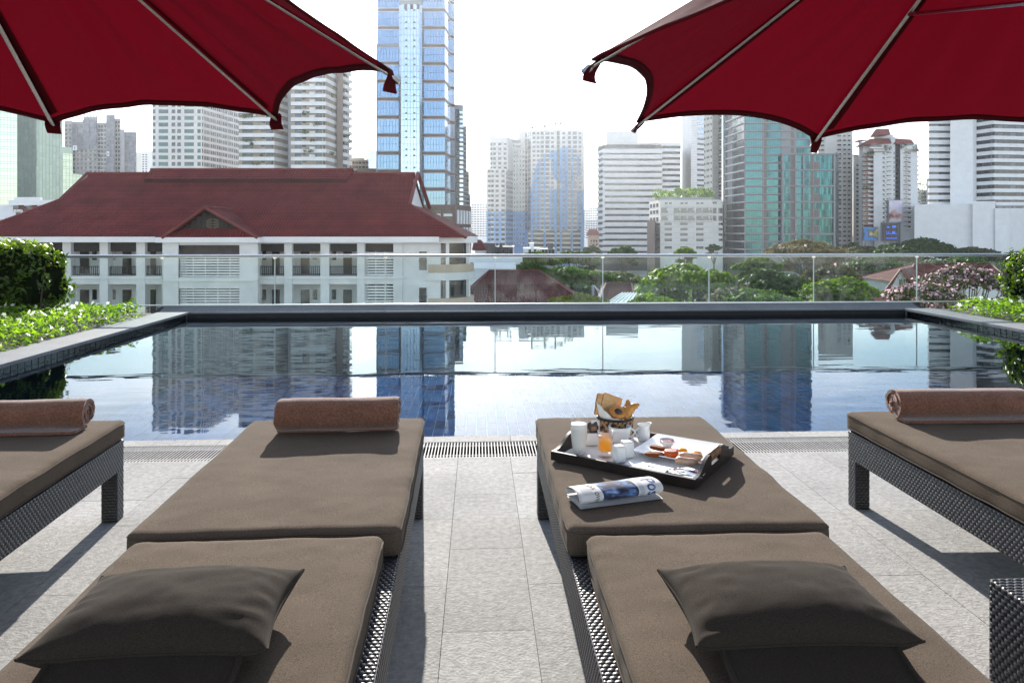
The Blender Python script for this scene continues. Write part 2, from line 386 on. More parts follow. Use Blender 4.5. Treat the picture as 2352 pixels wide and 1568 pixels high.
# coping stones: level along the sides, tilted along the far end
cp = structure(root('pool_coping', (1.2, 10.9, 0)))
for (xa, sx) in ((PXL, -1), (PXR, 1)):
    y = 4.1
    while y < PY1 - .02:
        b2 = min(y + 1.28, PY1 - .02)
        piece('coping_stone', (xa + sx * .215, (y + b2) / 2, .068), (.47, b2 - y - .003, .034), m_coping, cp); y = b2
    G().box((xa + sx * .24, 7.5, -.2), (.40, 6.8, .498)).build('coping_base', m_dark, cp)
FX0, FX1 = -4.93, 7.12
nst = 14
prof = [(10.865, .082), (10.865, .060), (11.12, .060), (11.12, .158), (11.085, .158)]
for i in range(nst):
    xa = FX0 + .12 + (FX1 - FX0 - .24) * i / nst; xb = FX0 + .12 + (FX1 - FX0 - .24) * (i + 1) / nst - .003
    v = [(xa, y, z) for y, z in prof] + [(xb, y, z) for y, z in prof]; q = len(prof)
    mk('coping_stone', v, [(j, (j + 1) % q, q + (j + 1) % q, q + j)[::-1] for j in range(q)] + [tuple(range(q)), tuple(range(2 * q - 1, q - 1, -1))], m_coping, cp)
for (xa, s) in ((FX0 + .118, -1), (FX1 - .118, 1)):          # dark rounded end blocks
    P = []
    for a in range(7):
        t = a / 6 * math.pi / 2; xx = xa + s * .115 * math.sin(t); sc = math.cos(t) ** .5 * .97 if a < 6 else 0.25
        P.append([(xx, y, .058 + (z - .058) * max(sc, .25)) for y, z in prof + prof[:1]])
    G().grid(P).build('end_block', m_dark, cp)
G().box((1.1, 11.02, -.22), (FX1 - FX0, .27, .558)).build('coping_base', m_dark, cp)

# glass railing
rail = root('glass_railing', (1.1, 11.1, .1), 'clear glass panel railing with steel handrail along the far pool edge', 'railing')
m_pane = glass_mat('railing_glass', (.91, .955, .945), refl=.55, smudge=.03)
m_dirt = mat('dried_splash', (.7, .72, .72), .8)
GX = [-4.86 + 1.707 * i for i in range(-1, 9)]
for i in range(len(GX) - 1):
    a, b2 = GX[i] + .008, GX[i + 1] - .008
    G().box(((a + b2) / 2, 11.10, .53), (b2 - a, .012, .735)).build('glass_pane', m_pane, rail)
for x in GX:
    piece('pane_joint', (x, 11.10, .53), (.0125, .016, .745), m_edge, rail)
    piece('rail_clip', (x, 11.10, .895), (.05, .02, .03), m_steel, rail)
piece('base_channel', (1.1, 11.10, .166), (GX[-1] - GX[0], .028, .018), m_channel, rail)
piece('top_channel', (1.1, 11.10, .903), (GX[-1] - GX[0], .018, .012), m_channel, rail)
g = G()
P = []
for xx in (GX[0] - .05, GX[-1] + .05):
    P.append([(xx, 11.10 + .034 * math.cos(t), .928 + .019 * math.sin(t)) for t in [2 * math.pi * k / 16 for k in range(17)]])
autosmooth(g.grid(P).build('handrail', m_steel, rail), 80)

# ------------------------------------------------------------------ planters
m_soil = mat('planter_soil', (.035, .026, .018), .95, var=.4, vscale=20, bump=.6, bscale=40)
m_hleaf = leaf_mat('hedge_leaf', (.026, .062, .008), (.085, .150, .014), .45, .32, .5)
m_hlit = leaf_mat('hedge_backlit_leaf', (.10, .165, .018), (.20, .275, .035), .5, .32, .5)  # yellow-green that puts the backlight into the leaf colour
m_bleaf = leaf_mat('bed_leaf', (.085, .175, .020), (.18, .30, .04), .5, .4, .4)
m_petal = leaf_mat('white_petal', (.74, .74, .70), (.82, .82, .80), .35, .5, .2)
m_twig = mat('hedge_twig', (.06, .045, .03), .9, var=.3, vscale=20)
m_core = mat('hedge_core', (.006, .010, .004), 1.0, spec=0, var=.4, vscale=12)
for (xa, xb, nm) in ((-10.5, PXL - .44, 0), (PXR + .44, 13.0, 1)):
    structure(G().box(((xa + xb) / 2, 7.6, -.17), (xb - xa, 7.0, .44)).build('planter_bed', m_soil))
def hedge(x0, x1, y0, y1, z0, z1, n, label):
    r = root('hedge', ((x0 + x1) / 2, (y0 + y1) / 2, z0), label, 'hedge', 'clipped hedges at the ends of the railing')
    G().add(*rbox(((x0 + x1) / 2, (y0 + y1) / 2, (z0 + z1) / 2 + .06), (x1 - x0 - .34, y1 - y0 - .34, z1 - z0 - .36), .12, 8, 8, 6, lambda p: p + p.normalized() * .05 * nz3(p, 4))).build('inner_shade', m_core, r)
    lo = np.array([x0, y0, z0 + .12]); hi = np.array([x1, y1, z1])
    u = np.random.uniform(size=(n * 4, 3)); p = lo + u * (hi - lo)
    c = (lo + hi) / 2; h = (hi - lo) / 2; q = np.abs(p - c) / h; d = 1 - (q ** 5).sum(1) ** .2
    dd = d * h.min(); lump = np.array([.07 * nz3(a, 3.2) + .05 * nz3(a, 8) for a in p])
    keep = (dd > .03 + lump) & (np.random.uniform(size=len(p)) < np.exp(-dd / .12)); p = p[keep][:n]
    nr = (p - c) / h; nr = np.sign(nr) * np.abs(nr) ** 5; nr[:, 2] += .45
    top = np.random.uniform(size=len(p)) < np.clip((p[:, 2] - (z1 - .30)) / .5, .04, .7)  # lighter leaves gather at the top, painting in light from behind
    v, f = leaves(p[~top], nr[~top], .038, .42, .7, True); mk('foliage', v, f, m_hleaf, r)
    v, f = leaves(p[top] + np.random.normal(size=(top.sum(), 3)) * .02, nr[top], .042, .40, .6, True); mk('backlit_leaves', v, f, m_hlit, r)
    g = G()
    for i in range(14):
        x, y = random.uniform(x0 + .15, x1 - .15), random.uniform(y0 + .1, y1 - .2)
        g.tube([(x, y, z0), (x + random.uniform(-.08, .08), y, z0 + .35), (x + random.uniform(-.15, .15), y, z0 + .8)], [.012, .01, .005], 5)
    g.build('stems', m_twig, r)
    return r
hedge(-9.2, -5.78, 9.55, 10.75, .05, 1.20, 17000, 'clipped green hedge block at the left end of the glass railing')
hedge(7.98, 11.2, 9.35, 10.75, .05, 1.10, 14000, 'clipped green hedge block at the right end of the glass railing')
m_panel = mat('black_panel', (.010, .011, .012), .4, var=.2, vscale=5)
for (x, nm) in ((-6.31, 'left'), (8.49, 'right')):
    o = rbox((x, 10.86, .47), (.22, .10, .90), .008, 2, 2, 4); g = G(); g.add(*o)
    tag(g.build('end_post', m_panel), f'black end post of the railing half hidden by the {nm} hedge', 'post')
def bed(x0, x1, y0, y1, n, nf, label):
    p = np.random.uniform(size=(n, 3)) * np.array([x1 - x0, y1 - y0, 1]) + np.array([x0, y0, 0])
    hgt = np.array([.20 + .10 * nz3((a[0], a[1], 1.3), 1.7) + .07 * nz3((a[0], a[1], 4.1), 6) for a in p])
    edge = np.minimum(np.minimum(p[:, 0] - x0, x1 - p[:, 0]), np.minimum(p[:, 1] - y0, y1 - p[:, 1])); hgt *= np.clip(.45 + edge / .25, .3, 1)
    p[:, 2] = .05 + hgt * (1 - np.random.uniform(size=n) ** 2.2 * .9)
    nr = np.zeros((n, 3)); nr[:, 2] = 1
    v, f = leaves(p, nr, .034, .42, .75, True)
    o = stuff(mk('flower_bed', v, f, m_bleaf)); o['label'] = label
    fc = p[np.argsort(-(p[:, 2] - .05 - hgt) + np.random.uniform(size=n) * .02)][:nf * 6]; fc = fc[np.random.permutation(len(fc))[:nf]]
    V = []; F = []
    for c in fc:
        c = c + np.array([0, 0, .035]); ax = np.random.normal(size=3) * .45 + np.array([0, -.55, .9]); ax /= np.linalg.norm(ax); t = np.cross(ax, [0, 0, 1.01]); t /= np.linalg.norm(t); b3 = np.cross(ax, t); s = random.uniform(.022, .031)
        for k in range(5):
            a = 2 * math.pi * k / 5; d = t * math.cos(a) + b3 * math.sin(a); e = -t * math.sin(a) + b3 * math.cos(a); i = len(V)
            V += [c, c + d * s * .75 + e * s * .38 + ax * .002, c + d * s * 1.2, c + d * s * .75 - e * s * .38 + ax * .002]; F.append((i, i + 1, i + 2, i + 3))
    stuff(mk('blossoms', V, F, m_petal, o))
    return o
bed(-8.0, PXL - .42, 4.9, 10.55, 15000, 230, 'low green ground cover dotted with white flowers beside the left coping')
bed(PXR + .46, 10.4, 6.2, 10.6, 12000, 260, 'low green ground cover dotted with white flowers beside the right coping')
# ================================================================== loungers, towels, pillows, parasols
def fabric(name, c1, c2, fuzz=900, bumps=.35, sheen=.03):
    if name in MATS: return MATS[name]
    m = mat(name, c1, 1.0, spec=.06, col2=c2, vscale=fuzz, bump=bumps, bscale=fuzz * .6, bdist=.0012, sheen=sheen, detail=2.0)
    return m
m_cush = fabric('taupe_canvas', (.060, .045, .033), (.138, .105, .078), 420)
blotch(m_cush, 4.5, .90, 1.08)
m_pillow = fabric('charcoal_canvas', (.021, .0165, .0130), (.043, .0345, .0275), 520, .2)
m_pipe = fabric('taupe_piping', (.06, .048, .038), (.10, .08, .064), 700)
m_wick = mat('black_resin_wicker', (.030, .029, .032), .34, spec=.5, bump=.15, bscale=260, bdist=.0006, island=.25)
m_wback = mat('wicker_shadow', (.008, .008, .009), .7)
m_mesh = mat('sling_mesh', (.02, .02, .02), .6)
def weave(g, o, a, b, la, lb, ca=.0205, cb=.0135, h=.0042):
    """woven strands over a rectangle: o corner, a and b unit directions, outward a x b"""
    o, a, b = Vector(o), Vector(a), Vector(b); n = a.cross(b); na = max(1, round(la / ca)); nb = max(1, round(lb / cb)); sa, sb = la / na, lb / nb
    prof = [(-.5, -.55), (-.36, .55), (0, 1.0), (.36, .55), (.5, -.55)]
    for j in range(nb):
        for i in range(-1, na + 1):
            c0 = (i + .5 + (.5 if j % 2 else 0)) * sa
            lo, hi = max(0, c0 - sa * .56), min(la, c0 + sa * .56)
            if hi - lo < sa * .25: continue
            rows = []
            for (tb, hb) in prof:
                row = []
                for ta in (-1, -.5, .5, 1):
                    pa = (lo + hi) / 2 + ta * (hi - lo) / 2; hh = h * (hb * .5 + .5) * (1 if abs(ta) < .9 else .05) - h * .25
                    row.append(o + a * pa + b * ((j + .5 + tb * .92) * sb) + n * hh)
                rows.append(row)
            g.grid(rows, flip=True)
def wicker_box(name, c, size, parent, faces='LRFBT', rz=0):
    """a wicker-clad beam: dark core and woven faces"""
    cx, cy, cz = c; sx, sy, sz = size; x0, x1, y0, y1, z0, z1 = cx - sx / 2, cx + sx / 2, cy - sy / 2, cy + sy / 2, cz - sz / 2, cz + sz / 2
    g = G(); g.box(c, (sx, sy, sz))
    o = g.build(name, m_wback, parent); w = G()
    if 'L' in faces: weave(w, (x0, y1, z0), (0, -1, 0), (0, 0, 1), sy, sz)
    if 'R' in faces: weave(w, (x1, y0, z0), (0, 1, 0), (0, 0, 1), sy, sz)
    if 'F' in faces: weave(w, (x0, y0, z0), (1, 0, 0), (0, 0, 1), sx, sz)
    if 'B' in faces: weave(w, (x1, y1, z0), (-1, 0, 0), (0, 0, 1), sx, sz)
    if 'T' in faces: weave(w, (x0, y0, z1), (1, 0, 0), (0, 1, 0), sx, sy)
    stuff(autosmooth(w.build('weave', m_wick, o), 75)); return o
LW, LL = .775, 2.06                                  # lounger width and length; local y runs towards the pool
def cushion(name, size, c, parent, seed, seamz=.012):
    hx, hy, hz = size[0] / 2, size[1] / 2, size[2] / 2
    def fn(p):
        q = Vector((p.x + seed, p.y, p.z)); top = max(0, p.z / hz)
        ex, ey = abs(p.x) / hx, abs(p.y) / hy
        p.z += .006 * (1 - ex ** 4) * (1 - ey ** 4) * (1 if p.z > 0 else -.2)
        p.z += .0035 * nz3(q, 5) + .0016 * nz3(q, 17)
        e = max(ex, ey)
        if e > .82:                                   # puckers near the edges and corners
            cr = (ex * ey) ** 6; w = (e - .82) / .18
            p.z += .0030 * w * math.sin((p.x if ey > ex else p.y) * 95 + 5 * nz3(q, 3)) * max(0, nz3(q, 2.3)) + .004 * cr * nz3(q, 30)
            p.x += .003 * nz3(q + Vector((3, 1, 7)), 9) * (ex ** 8); p.y += .0045 * nz3(q + Vector((8, 1, 2)), 6) * (ey ** 8)
        return p
    g = G(); g.add(*rbox(c, size, .021, 46, 64, 7, fn)); o = g.build(name, m_cush, parent, True)
    for zz_, nm in ((hz - .0135, 'piping'), (-hz + .0135, 'piping')):
        pts = []; r = .03
        per = []
        for (sx, sy, a0) in ((1, 1, 0), (-1, 1, 90), (-1, -1, 180), (1, -1, 270)):
            for k in range(6):
                a = R(a0 + 90 * k / 5); per.append((sx * (hx - r) + r * math.cos(a), sy * (hy - r) + r * math.sin(a)))
        full = []
        for i in range(len(per)):
            a, b2 = Vector(per[i]), Vector(per[(i + 1) % len(per)]); nn = max(1, int((b2 - a).length / .05))
            for k in range(nn): full.append(a.lerp(b2, k / nn))
        pts = []
        for q in full + full[:1]:
            p3 = fn(Vector((q.x, q.y, zz_))); pts.append((p3.x * 1.0005 + c[0], p3.y * 1.0005 + c[1], p3.z + c[2]))
        G().tube(pts, .0026, 5).build(nm, m_pipe, o, True)
    return o
def make_lounger():
    r = root('sun_lounger', (0, 0, 0))
    for sx in (-1, 1): wicker_box('side_rail', (sx * (LW / 2 - .030), LL / 2, .285), (.052, LL, .13), r, 'LRT')
    for y in (.028, LL - .028): wicker_box('end_rail', (0, y, .285), (LW - .115, .052, .13), r, 'FB')
    for sx in (-1, 1):
        for y in (.034, LL - .036): wicker_box('leg', (sx * (LW / 2 - .036), y, .11), (.066, .066, .218), r, 'LRFB')
    wicker_box('seat_deck', (0, LL - .64, .335), (LW - .12, 1.16, .02), r, 'T')
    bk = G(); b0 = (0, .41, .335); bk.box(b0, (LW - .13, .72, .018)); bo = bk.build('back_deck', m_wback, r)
    w = G(); weave(w, (-(LW - .13) / 2, .05, .345), (1, 0, 0), (0, 1, 0), LW - .13, .72); stuff(autosmooth(w.build('weave', m_wick, bo), 75))
    cushion('seat_cushion', (LW + .005, 1.235, .088), (0, LL - .60, .396), r, 1.0)
    cushion('back_cushion', (.690, .775, .088), (0, .415, .398), r, 5.0)
    return r
lproto = make_lounger()
spots = [  # world x of the middle, y of the pool end, turn
    (-2.005, 3.285, 3.4, 'wicker sun lounger with taupe cushion, cut by the left picture edge, rolled towel on it'),
    (-.640, 3.270, 1.2, 'wicker sun lounger with one rolled towel and dark pillow, left of the breakfast lounger'),
    (.655, 3.245, -.3, 'wicker sun lounger that carries the breakfast tray, newspaper and dark pillow'),
    (2.150, 3.290, -.4, 'wicker sun lounger with rolled towel behind the small wicker table, at the right picture edge')]
LROOT = []
for i, (x, y, a, lab) in enumerate(spots):
    o = lproto if i == 0 else copy_tree(lproto)
    a = R(a); o.rotation_euler.z = a
    o.location = (x + LL * math.sin(a), y - LL * math.cos(a), 0)
    tag(o, lab, 'sun lounger', 'sun loungers in a row facing the pool'); LROOT.append(o)
CT = .447                                            # top of the cushions

# rolled towels -----------------------------------------------------------------------------------
def terry():
    m = mat('brown_terry', (.125, .056, .037), .95, spec=.05, col2=(.235, .118, .083), vscale=120, bump=.7, bscale=420, bdist=.003, sheen=.45, detail=6)
    return m
m_terry = terry(); blotch(m_terry, 14, .85, 1.1)
def towel(cx, cy, z0, length, rad, ang, turns, tail, label, seed, flat=.93):
    """a sheet rolled into a spiral, its loose end lying in front"""
    N = int(26 * turns); th = rad / (turns + .55) * .86; mid = []
    for i in range(N + 1):
        t = i / N; a = -math.pi / 2 - 2 * math.pi * turns * (1 - t); rr = rad * (.10 + .90 * t) - th * .5
        mid.append((rr * math.cos(a), rr * math.sin(a)))
    for k in range(1, 5): mid.append((-tail * k / 4, -rad + th * .5 - .0 * k))
    mid = [Vector((p[0], p[1])) for p in mid]
    outer, inner = [], []
    for i, p in enumerate(mid):
        t = (mid[min(i + 1, len(mid) - 1)] - mid[max(0, i - 1)]).normalized(); nn = Vector((t.y, -t.x))
        outer.append(p + nn * th * .47); inner.append(p - nn * th * .47)
    loop = outer + inner[::-1]; nu = 30; ca, sa = math.cos(ang), math.sin(ang); P = []
    for i in range(nu + 1):
        s = i / nu; x = (s - .5) * length; row = []; en = min(s, 1 - s)
        pinch = 1 - .055 * max(0, 1 - en / .035) ** 2
        for (j, q) in enumerate(loop):
            jj = j if j < len(outer) else 2 * len(outer) - 1 - j
            lay = jj / len(outer)
            w = 1 + .035 * nz3((x * 5 + seed, q.x * 9, q.y * 9), 1) + .02 * nz3((x * 16, q.x * 22, seed + q.y * 22), 1)
            xo = x + .010 * nz3((jj * .11, seed + (9 if s > .5 else 0), 2.2), 1) * (1 if en < .01 else 0) + (.006 * nz3((jj * .5, seed, s), 1) if en < .01 else 0)
            # local: x along roll, q.x towards camera is negative tail
            ly, lz = q.x * w * pinch, (q.y * w * pinch) * flat
            lz = max(lz, -rad * flat + .001)
            row.append((cx + xo * ca - ly * sa, cy + xo * sa + ly * ca, z0 + rad * flat + lz + .004 * nz3((x * 4, seed, 1), 1) * (1 if lz > 0 else 0)))
        P.append(row + row[:1])
    g = G(); g.grid(P)
    nl = len(loop); no = len(outer)
    for (ri, fl) in ((0, False), (nu, True)):         # close the two spiral ends
        vv = P[ri][:nl]; ff = []
        for k in range(no - 1):
            q = (k, k + 1, nl - 2 - k, nl - 1 - k); ff.append(q if fl else q[::-1])
        g.add(vv, ff)
    o = g.build('rolled_towel', m_terry, None, True)
    return tag(autosmooth(o, 60), label, 'towel', 'rolled brown towels on the loungers')
towel(-2.015, 3.135, CT, .64, .074, R(3.0), 3.6, .10, 'brown rolled towel with its spiral end showing, on the leftmost lounger', 1.0)
towel(-.600, 3.070, CT, .510, .081, R(2.0), 3.0, .03, 'brown rolled towel on the lounger left of the breakfast tray', 4.0)
towel(2.190, 3.13, CT, .600, .078, R(-1.0), 3.6, .09, 'brown rolled towel with spiral end facing left, on the rightmost lounger', 8.0)

# pillows -----------------------------------------------------------------------------------------
def pillow(cx, cy, z0, w, h, t, ang, label, seed):
    ca, sa = math.cos(ang), math.sin(ang)
    r = root('headrest_pillow', (cx, cy, z0), label, 'pillow', 'dark headrest pillows on the loungers')
    n = 44; g = G()
    def pt(u, v, s):
        e = (1 - abs(u) ** 2.6) * (1 - abs(v) ** 2.6); e = max(e, 0) ** .46
        bx = 1 - .075 * (1 - abs(v) ** 2) * abs(u) ** 3; by = 1 - .10 * (1 - abs(u) ** 2) * abs(v) ** 3
        x, y = u * w / 2 * bx, v * h / 2 * by
        fold = max(0, abs(u) - .55) / .45
        wr = .0075 * fold * (1 - abs(u) ** 6) * math.sin(v * 19 + 3 * nz3((u * 2, v * 2, seed), 1)) * max(0, .4 + nz3((u * 3 + seed, v * 3, 0), 1))
        wr += .004 * nz3((u * 2.2 + seed, v * 2.2, s), 1) * e + .003 * nz3((u * 9 + seed, v * 5, s), 1) * e
        z = s * (t / 2) * e + (wr if s > 0 else 0)
        if s < 0: z *= .82
        z += .010 * abs(u) ** 8 + .006 * abs(v) ** 7
        return (cx + x * ca - y * sa, cy + x * sa + y * ca, z0 + t * .41 + z)
    lin = [-1 + 2 * (.5 - .5 * math.cos(math.pi * k / n)) for k in range(n + 1)]
    for s in (1, -1): g.grid([[pt(u, v, s) for v in lin] for u in lin], flip=(s < 0))
    bm = bmesh.new(); me = bpy.data.meshes.new('t')
    o = g.build('cover', m_pillow, r, True)
    edge = [pt(u, -1, 1) for u in lin] + [pt(1, v, 1) for v in lin[1:]] + [pt(u, 1, 1) for u in lin[::-1][1:]] + [pt(-1, v, 1) for v in lin[::-1][1:]]
    G().tube(edge, .0028, 5).build('piping', m_pillow, o, True)
    # the counterweight flap hanging towards the head end
    P = []
    for i in range(21):
        u = -1 + i / 10; row = []
        for j in range(13):
            v = j / 12; x = u * w * .385 + .004 * nz3((u * 3, v * 4, seed), 1); y = -h * .40 - v * .30
            z = .052 * (1 - v) ** 1.5 + .012 + .006 * math.cos(u * 2.4 + seed) * v + .0035 * nz3((u * 4 + seed, v * 5, 1), 1)
            row.append((cx + x * ca - y * sa, cy + x * sa + y * ca, z0 + z))
        P.append(row)
    gg = G(); gg.grid(P); gg.grid([[(p[0], p[1], p[2] - .011) for p in row] for row in P], flip=True)
    gg.tube([P[0][j] for j in range(13)] + [P[i][12] for i in range(1, 21)] + [P[20][12 - j] for j in range(1, 13)], .0058, 6)
    gg.build('counterweight_flap', m_pillow, r, True)
    return r
pillow(.630, 1.455, CT + .002, .438, .300, .138, R(-.5), 'dark brown pillow with flap, on the lounger that carries the breakfast tray', 2.0)
pillow(-.622, 1.486, CT + .002, .448, .312, .138, R(1.5), 'dark brown pillow with flap, on the lounger left of the breakfast lounger', 6.0)

# small wicker table ------------------------------------------------------------------------------
tr = root('side_table', (1.528, 1.58, 0), 'square black wicker side table in the lower right corner', 'side table')
wicker_box('body', (1.528, 1.58, .2), (.395, .395, .39), tr, 'LRFBT')

# parasols ----------------------------------------------------------------------------------------
def canopy_mat(name, base, trans):
    m = bpy.data.materials.new(name); m.use_nodes = True; nt = m.node_tree; n = nt.nodes; b = n['Principled BSDF']; out = n['Material Output']
    g = n.new('ShaderNodeNewGeometry'); no = n.new('ShaderNodeTexNoise'); no.inputs['Scale'].default_value = 420; lk(nt, g.outputs['Position'], no.inputs['Vector'])
    rp = n.new('ShaderNodeValToRGB'); rp.color_ramp.elements[0].color = (*[c * .85 for c in base], 1); rp.color_ramp.elements[1].color = (*[c * 1.12 for c in base], 1)
    lk(nt, no.outputs['Fac'], rp.inputs[0]); lk(nt, rp.outputs[0], b.inputs['Base Color']); b.inputs['Roughness'].default_value = .8; b.inputs['Specular IOR Level'].default_value = .08
    b.inputs['Sheen Weight'].default_value = 0
    n2 = n.new('ShaderNodeTexNoise'); n2.inputs['Scale'].default_value = 6; n2.inputs['Detail'].default_value = 3; lk(nt, g.outputs['Position'], n2.inputs['Vector'])
    bp = n.new('ShaderNodeBump'); bp.inputs['Strength'].default_value = .25; bp.inputs['Distance'].default_value = .02; lk(nt, n2.outputs['Fac'], bp.inputs['Height']); lk(nt, bp.outputs[0], b.inputs['Normal'])
    t = n.new('ShaderNodeBsdfTranslucent'); t.inputs[0].default_value = (*trans, 1); lk(nt, bp.outputs[0], t.inputs['Normal'])
    mx = n.new('ShaderNodeMixShader'); mx.inputs[0].default_value = .42; lk(nt, b.outputs[0], mx.inputs[1]); lk(nt, t.outputs[0], mx.inputs[2]); lk(nt, mx.outputs[0], out.inputs[0]); return m
m_can = canopy_mat('red_canvas', (.105, .007, .016), (.070, .0008, .004)); m_hem = canopy_mat('red_canvas_hem', (.11, .008, .012), (.045, .0006, .0012))
m_hem2 = canopy_mat('red_canvas_double', (.09, .005, .009), (.032, .0004, .001))
m_alu = mat('champagne_aluminium', (.46, .44, .41), .25, metal=1.0, bump=.04, bscale=300, bdist=.001)
def parasol(cx, cy, phase, zh, zt, RR, label, seed, slack=1.0):
    r = root('parasol', (cx, cy, 0), label, 'parasol', 'red parasols over the loungers')
    ap = RR * math.cos(math.pi / 8)
    for k in range(8):
        am = phase + (k + .5) * math.pi / 4; ex = Vector((math.cos(am), math.sin(am), 0)); ey = Vector((-math.sin(am), math.cos(am), 0))
        def cpt(t, s, dz=0.0, edge=0.0):
            """t from hub to hem, s across the panel"""
            inset = .060 * RR * (1 - s * s); m = t * (ap - inset) + edge; half = math.tan(math.pi / 8) * (t * ap)
            z = zh - (zh - zt) * m / ap
            bel = (1 - s * s) * math.sin(math.pi * min(t, 1) ** .9)
            z -= .020 * bel
            z += slack * .014 * (1 - s * s) * t * math.sin(13 * s - 8 * t + seed + k * 2.1) * max(0, .30 + nz3((s * 2, t * 2, seed + k), 1)) * min(1, 3.2 * (1 - t) + .25) + .010 * (1 - s * s) * t * (1 - t) * math.sin(34 * s + 3 * nz3((s * 3, t, seed), 1))
            q = Vector((cx, cy, 0)) + ex * m + ey * (half * s); q.z = z + dz; return q
        ts = [.03 + .97 * i / 26 for i in range(27)]; ss = [-1 + 2 * j / 32 for j in range(33)]
        o = G().grid([[cpt(t, s) for s in ss] for t in ts]).build('canopy_panel', m_can, r, True)
        G().grid([[cpt(t, s, -.005) for s in (1 - (.05 + .008 * math.sin(7 * t + k)) / (.42 * t * ap + .03), 1 - .025 / (.42 * t * ap + .03), .998)] for t in ts[1:-1]]).build('rib_pocket', m_hem2, o, True)
        hem = []
        for s in ss: hem.append([cpt(.982, s, -.004), cpt(1.0, s, -.004), cpt(1.002, s, .003), cpt(.982, s, .003)])
        G().grid(hem).build('hem', m_hem, o, True)
    for k in range(8):
        a = phase + k * math.pi / 4; d = Vector((math.cos(a), math.sin(a), 0)); sl = (zt - zh) / RR; side = Vector((-math.sin(a), math.cos(a), 0))
        def rp(m, dz): return Vector((cx, cy, zh + sl * m + dz)) + d * m
        g = G()
        for off in (-.005, 0, .005): g.tube([rp(.05, -.016) + side * off, rp(RR * .5, -.018) + side * off, rp(RR + .012, -.017) + side * off], .0044 if off else .0056, 8)
        rib = autosmooth(g.build('rib', m_alu, r), 60)
        g = G(); g.tube([rp(RR + .004, -.017), rp(RR + .022, -.021)], .0095, 10); g.build('rib_cap', m_alu, rib)
        # hanging end tab of doubled canvas
        P = []; ln = .066 + .012 * math.sin(k * 2.3 + seed); tw = .9 * math.sin(k * 1.9 + seed * 1.7)
        for i in range(9):
            v = i / 8; c = rp(RR - .012, .004) + d * (.012 * math.sin(v * 1.6) + .008 * math.sin(v * 5 + k)) + Vector((0, 0, -ln * v ** 1.15))
            ang2 = tw * v; dirw = side * math.cos(ang2) + d * math.sin(ang2); wd = .030 * (1 - .10 * v)
            P.append([c - dirw * wd - d * .012 * (1 - v), c, c + dirw * wd - d * .012 * (1 - v)])
        th = [[p + d * .004 + Vector((0, 0, .001)) for p in row] for row in P]
        g = G(); g.grid(P); g.grid(th, flip=True); g.build('end_tab', m_hem, r, True)
        g = G(); st0 = rp(RR * .52, -.022); st1 = Vector((cx, cy, zh - .62)) + d * .045; g.tube([st0, st1], .0075, 8); g.build('strut', m_alu, rib)
    G().tube([(cx, cy, .03), (cx, cy, zh + .03)], .024, 20).build('mast', m_alu, r, True)
    G().lathe([(.052, -.05), (.056, -.03), (.056, .03), (.03, .05)], (cx, cy, zh - .62), 20).build('runner', m_alu, r)
    G().lathe([(.06, -.045), (.066, -.03), (.066, .012), (.03, .03), (.022, .05), (.03, .07), (.012, .10), (.001, .105)], (cx, cy, zh), 20).build('crown', m_alu, r)
    G().lathe([(.055, 0), (.055, .02), (.045, .028), (.03, .04), (.03, .06)], (cx, cy, 0), 32).build('base_socket', m_alu, r)
    return r
parasol(-1.613, 1.867, .1952, 2.574, 1.782, 1.38, 'red parasol at the upper left with steel ribs and scalloped hem', 1.0, 2.4)
parasol(1.664, 1.862, 1.6356 - 2 * math.pi / 4, 2.575, 1.735, 1.38, 'red parasol at the upper right with steel ribs and scalloped hem', 3.7)
# ================================================================== breakfast tray
m_wood = mat('dark_stained_wood', (.011, .008, .007), .45, spec=.3, col2=(.022, .014, .011), vscale=18, stretch=(1, 1, 8), bump=.15, bscale=60, bdist=.001)
m_linen = mat('white_linen', (.76, .76, .75), .9, var=.03, vscale=30, bump=.25, bscale=500, bdist=.001, sheen=.2)
m_porc = mat('white_porcelain', (.78, .78, .77), .12, spec=.5, var=.015, vscale=6, coat=.4)
m_steel2 = mat('cutlery_steel', (.72, .72, .72), .12, metal=1.0)
m_bind = mat('cane_binding', (.20, .10, .045), .5, island=.3)
m_gl = glass_mat('drinking_glass', (1.0, 1.0, 1.0))
CTY = CT + .001
TA = Vector((.270, 2.626)); Te = Vector((.806, -.592)).normalized(); Tn = Vector((-Te.y, Te.x)); TLn, TDp = .552, .440
TANG = math.atan2(Te.y, Te.x)
def T(a, b, z): p = TA + Te * a + Tn * b; return Vector((p.x, p.y, z))
tray = root('serving_tray', T(TLn / 2, TDp / 2, CTY), 'black wooden serving tray with raised handle ends, holding the breakfast', 'tray')
G().box(T(TLn / 2, TDp / 2, CTY + .005), (TLn - .004, TDp - .004, .009), TANG).build('tray_floor', m_wood, tray)
for b in (.006, TDp - .006): G().box(T(TLn / 2, b, CTY + .0165), (TLn, .012, .033), TANG).build('long_side', m_wood, tray)
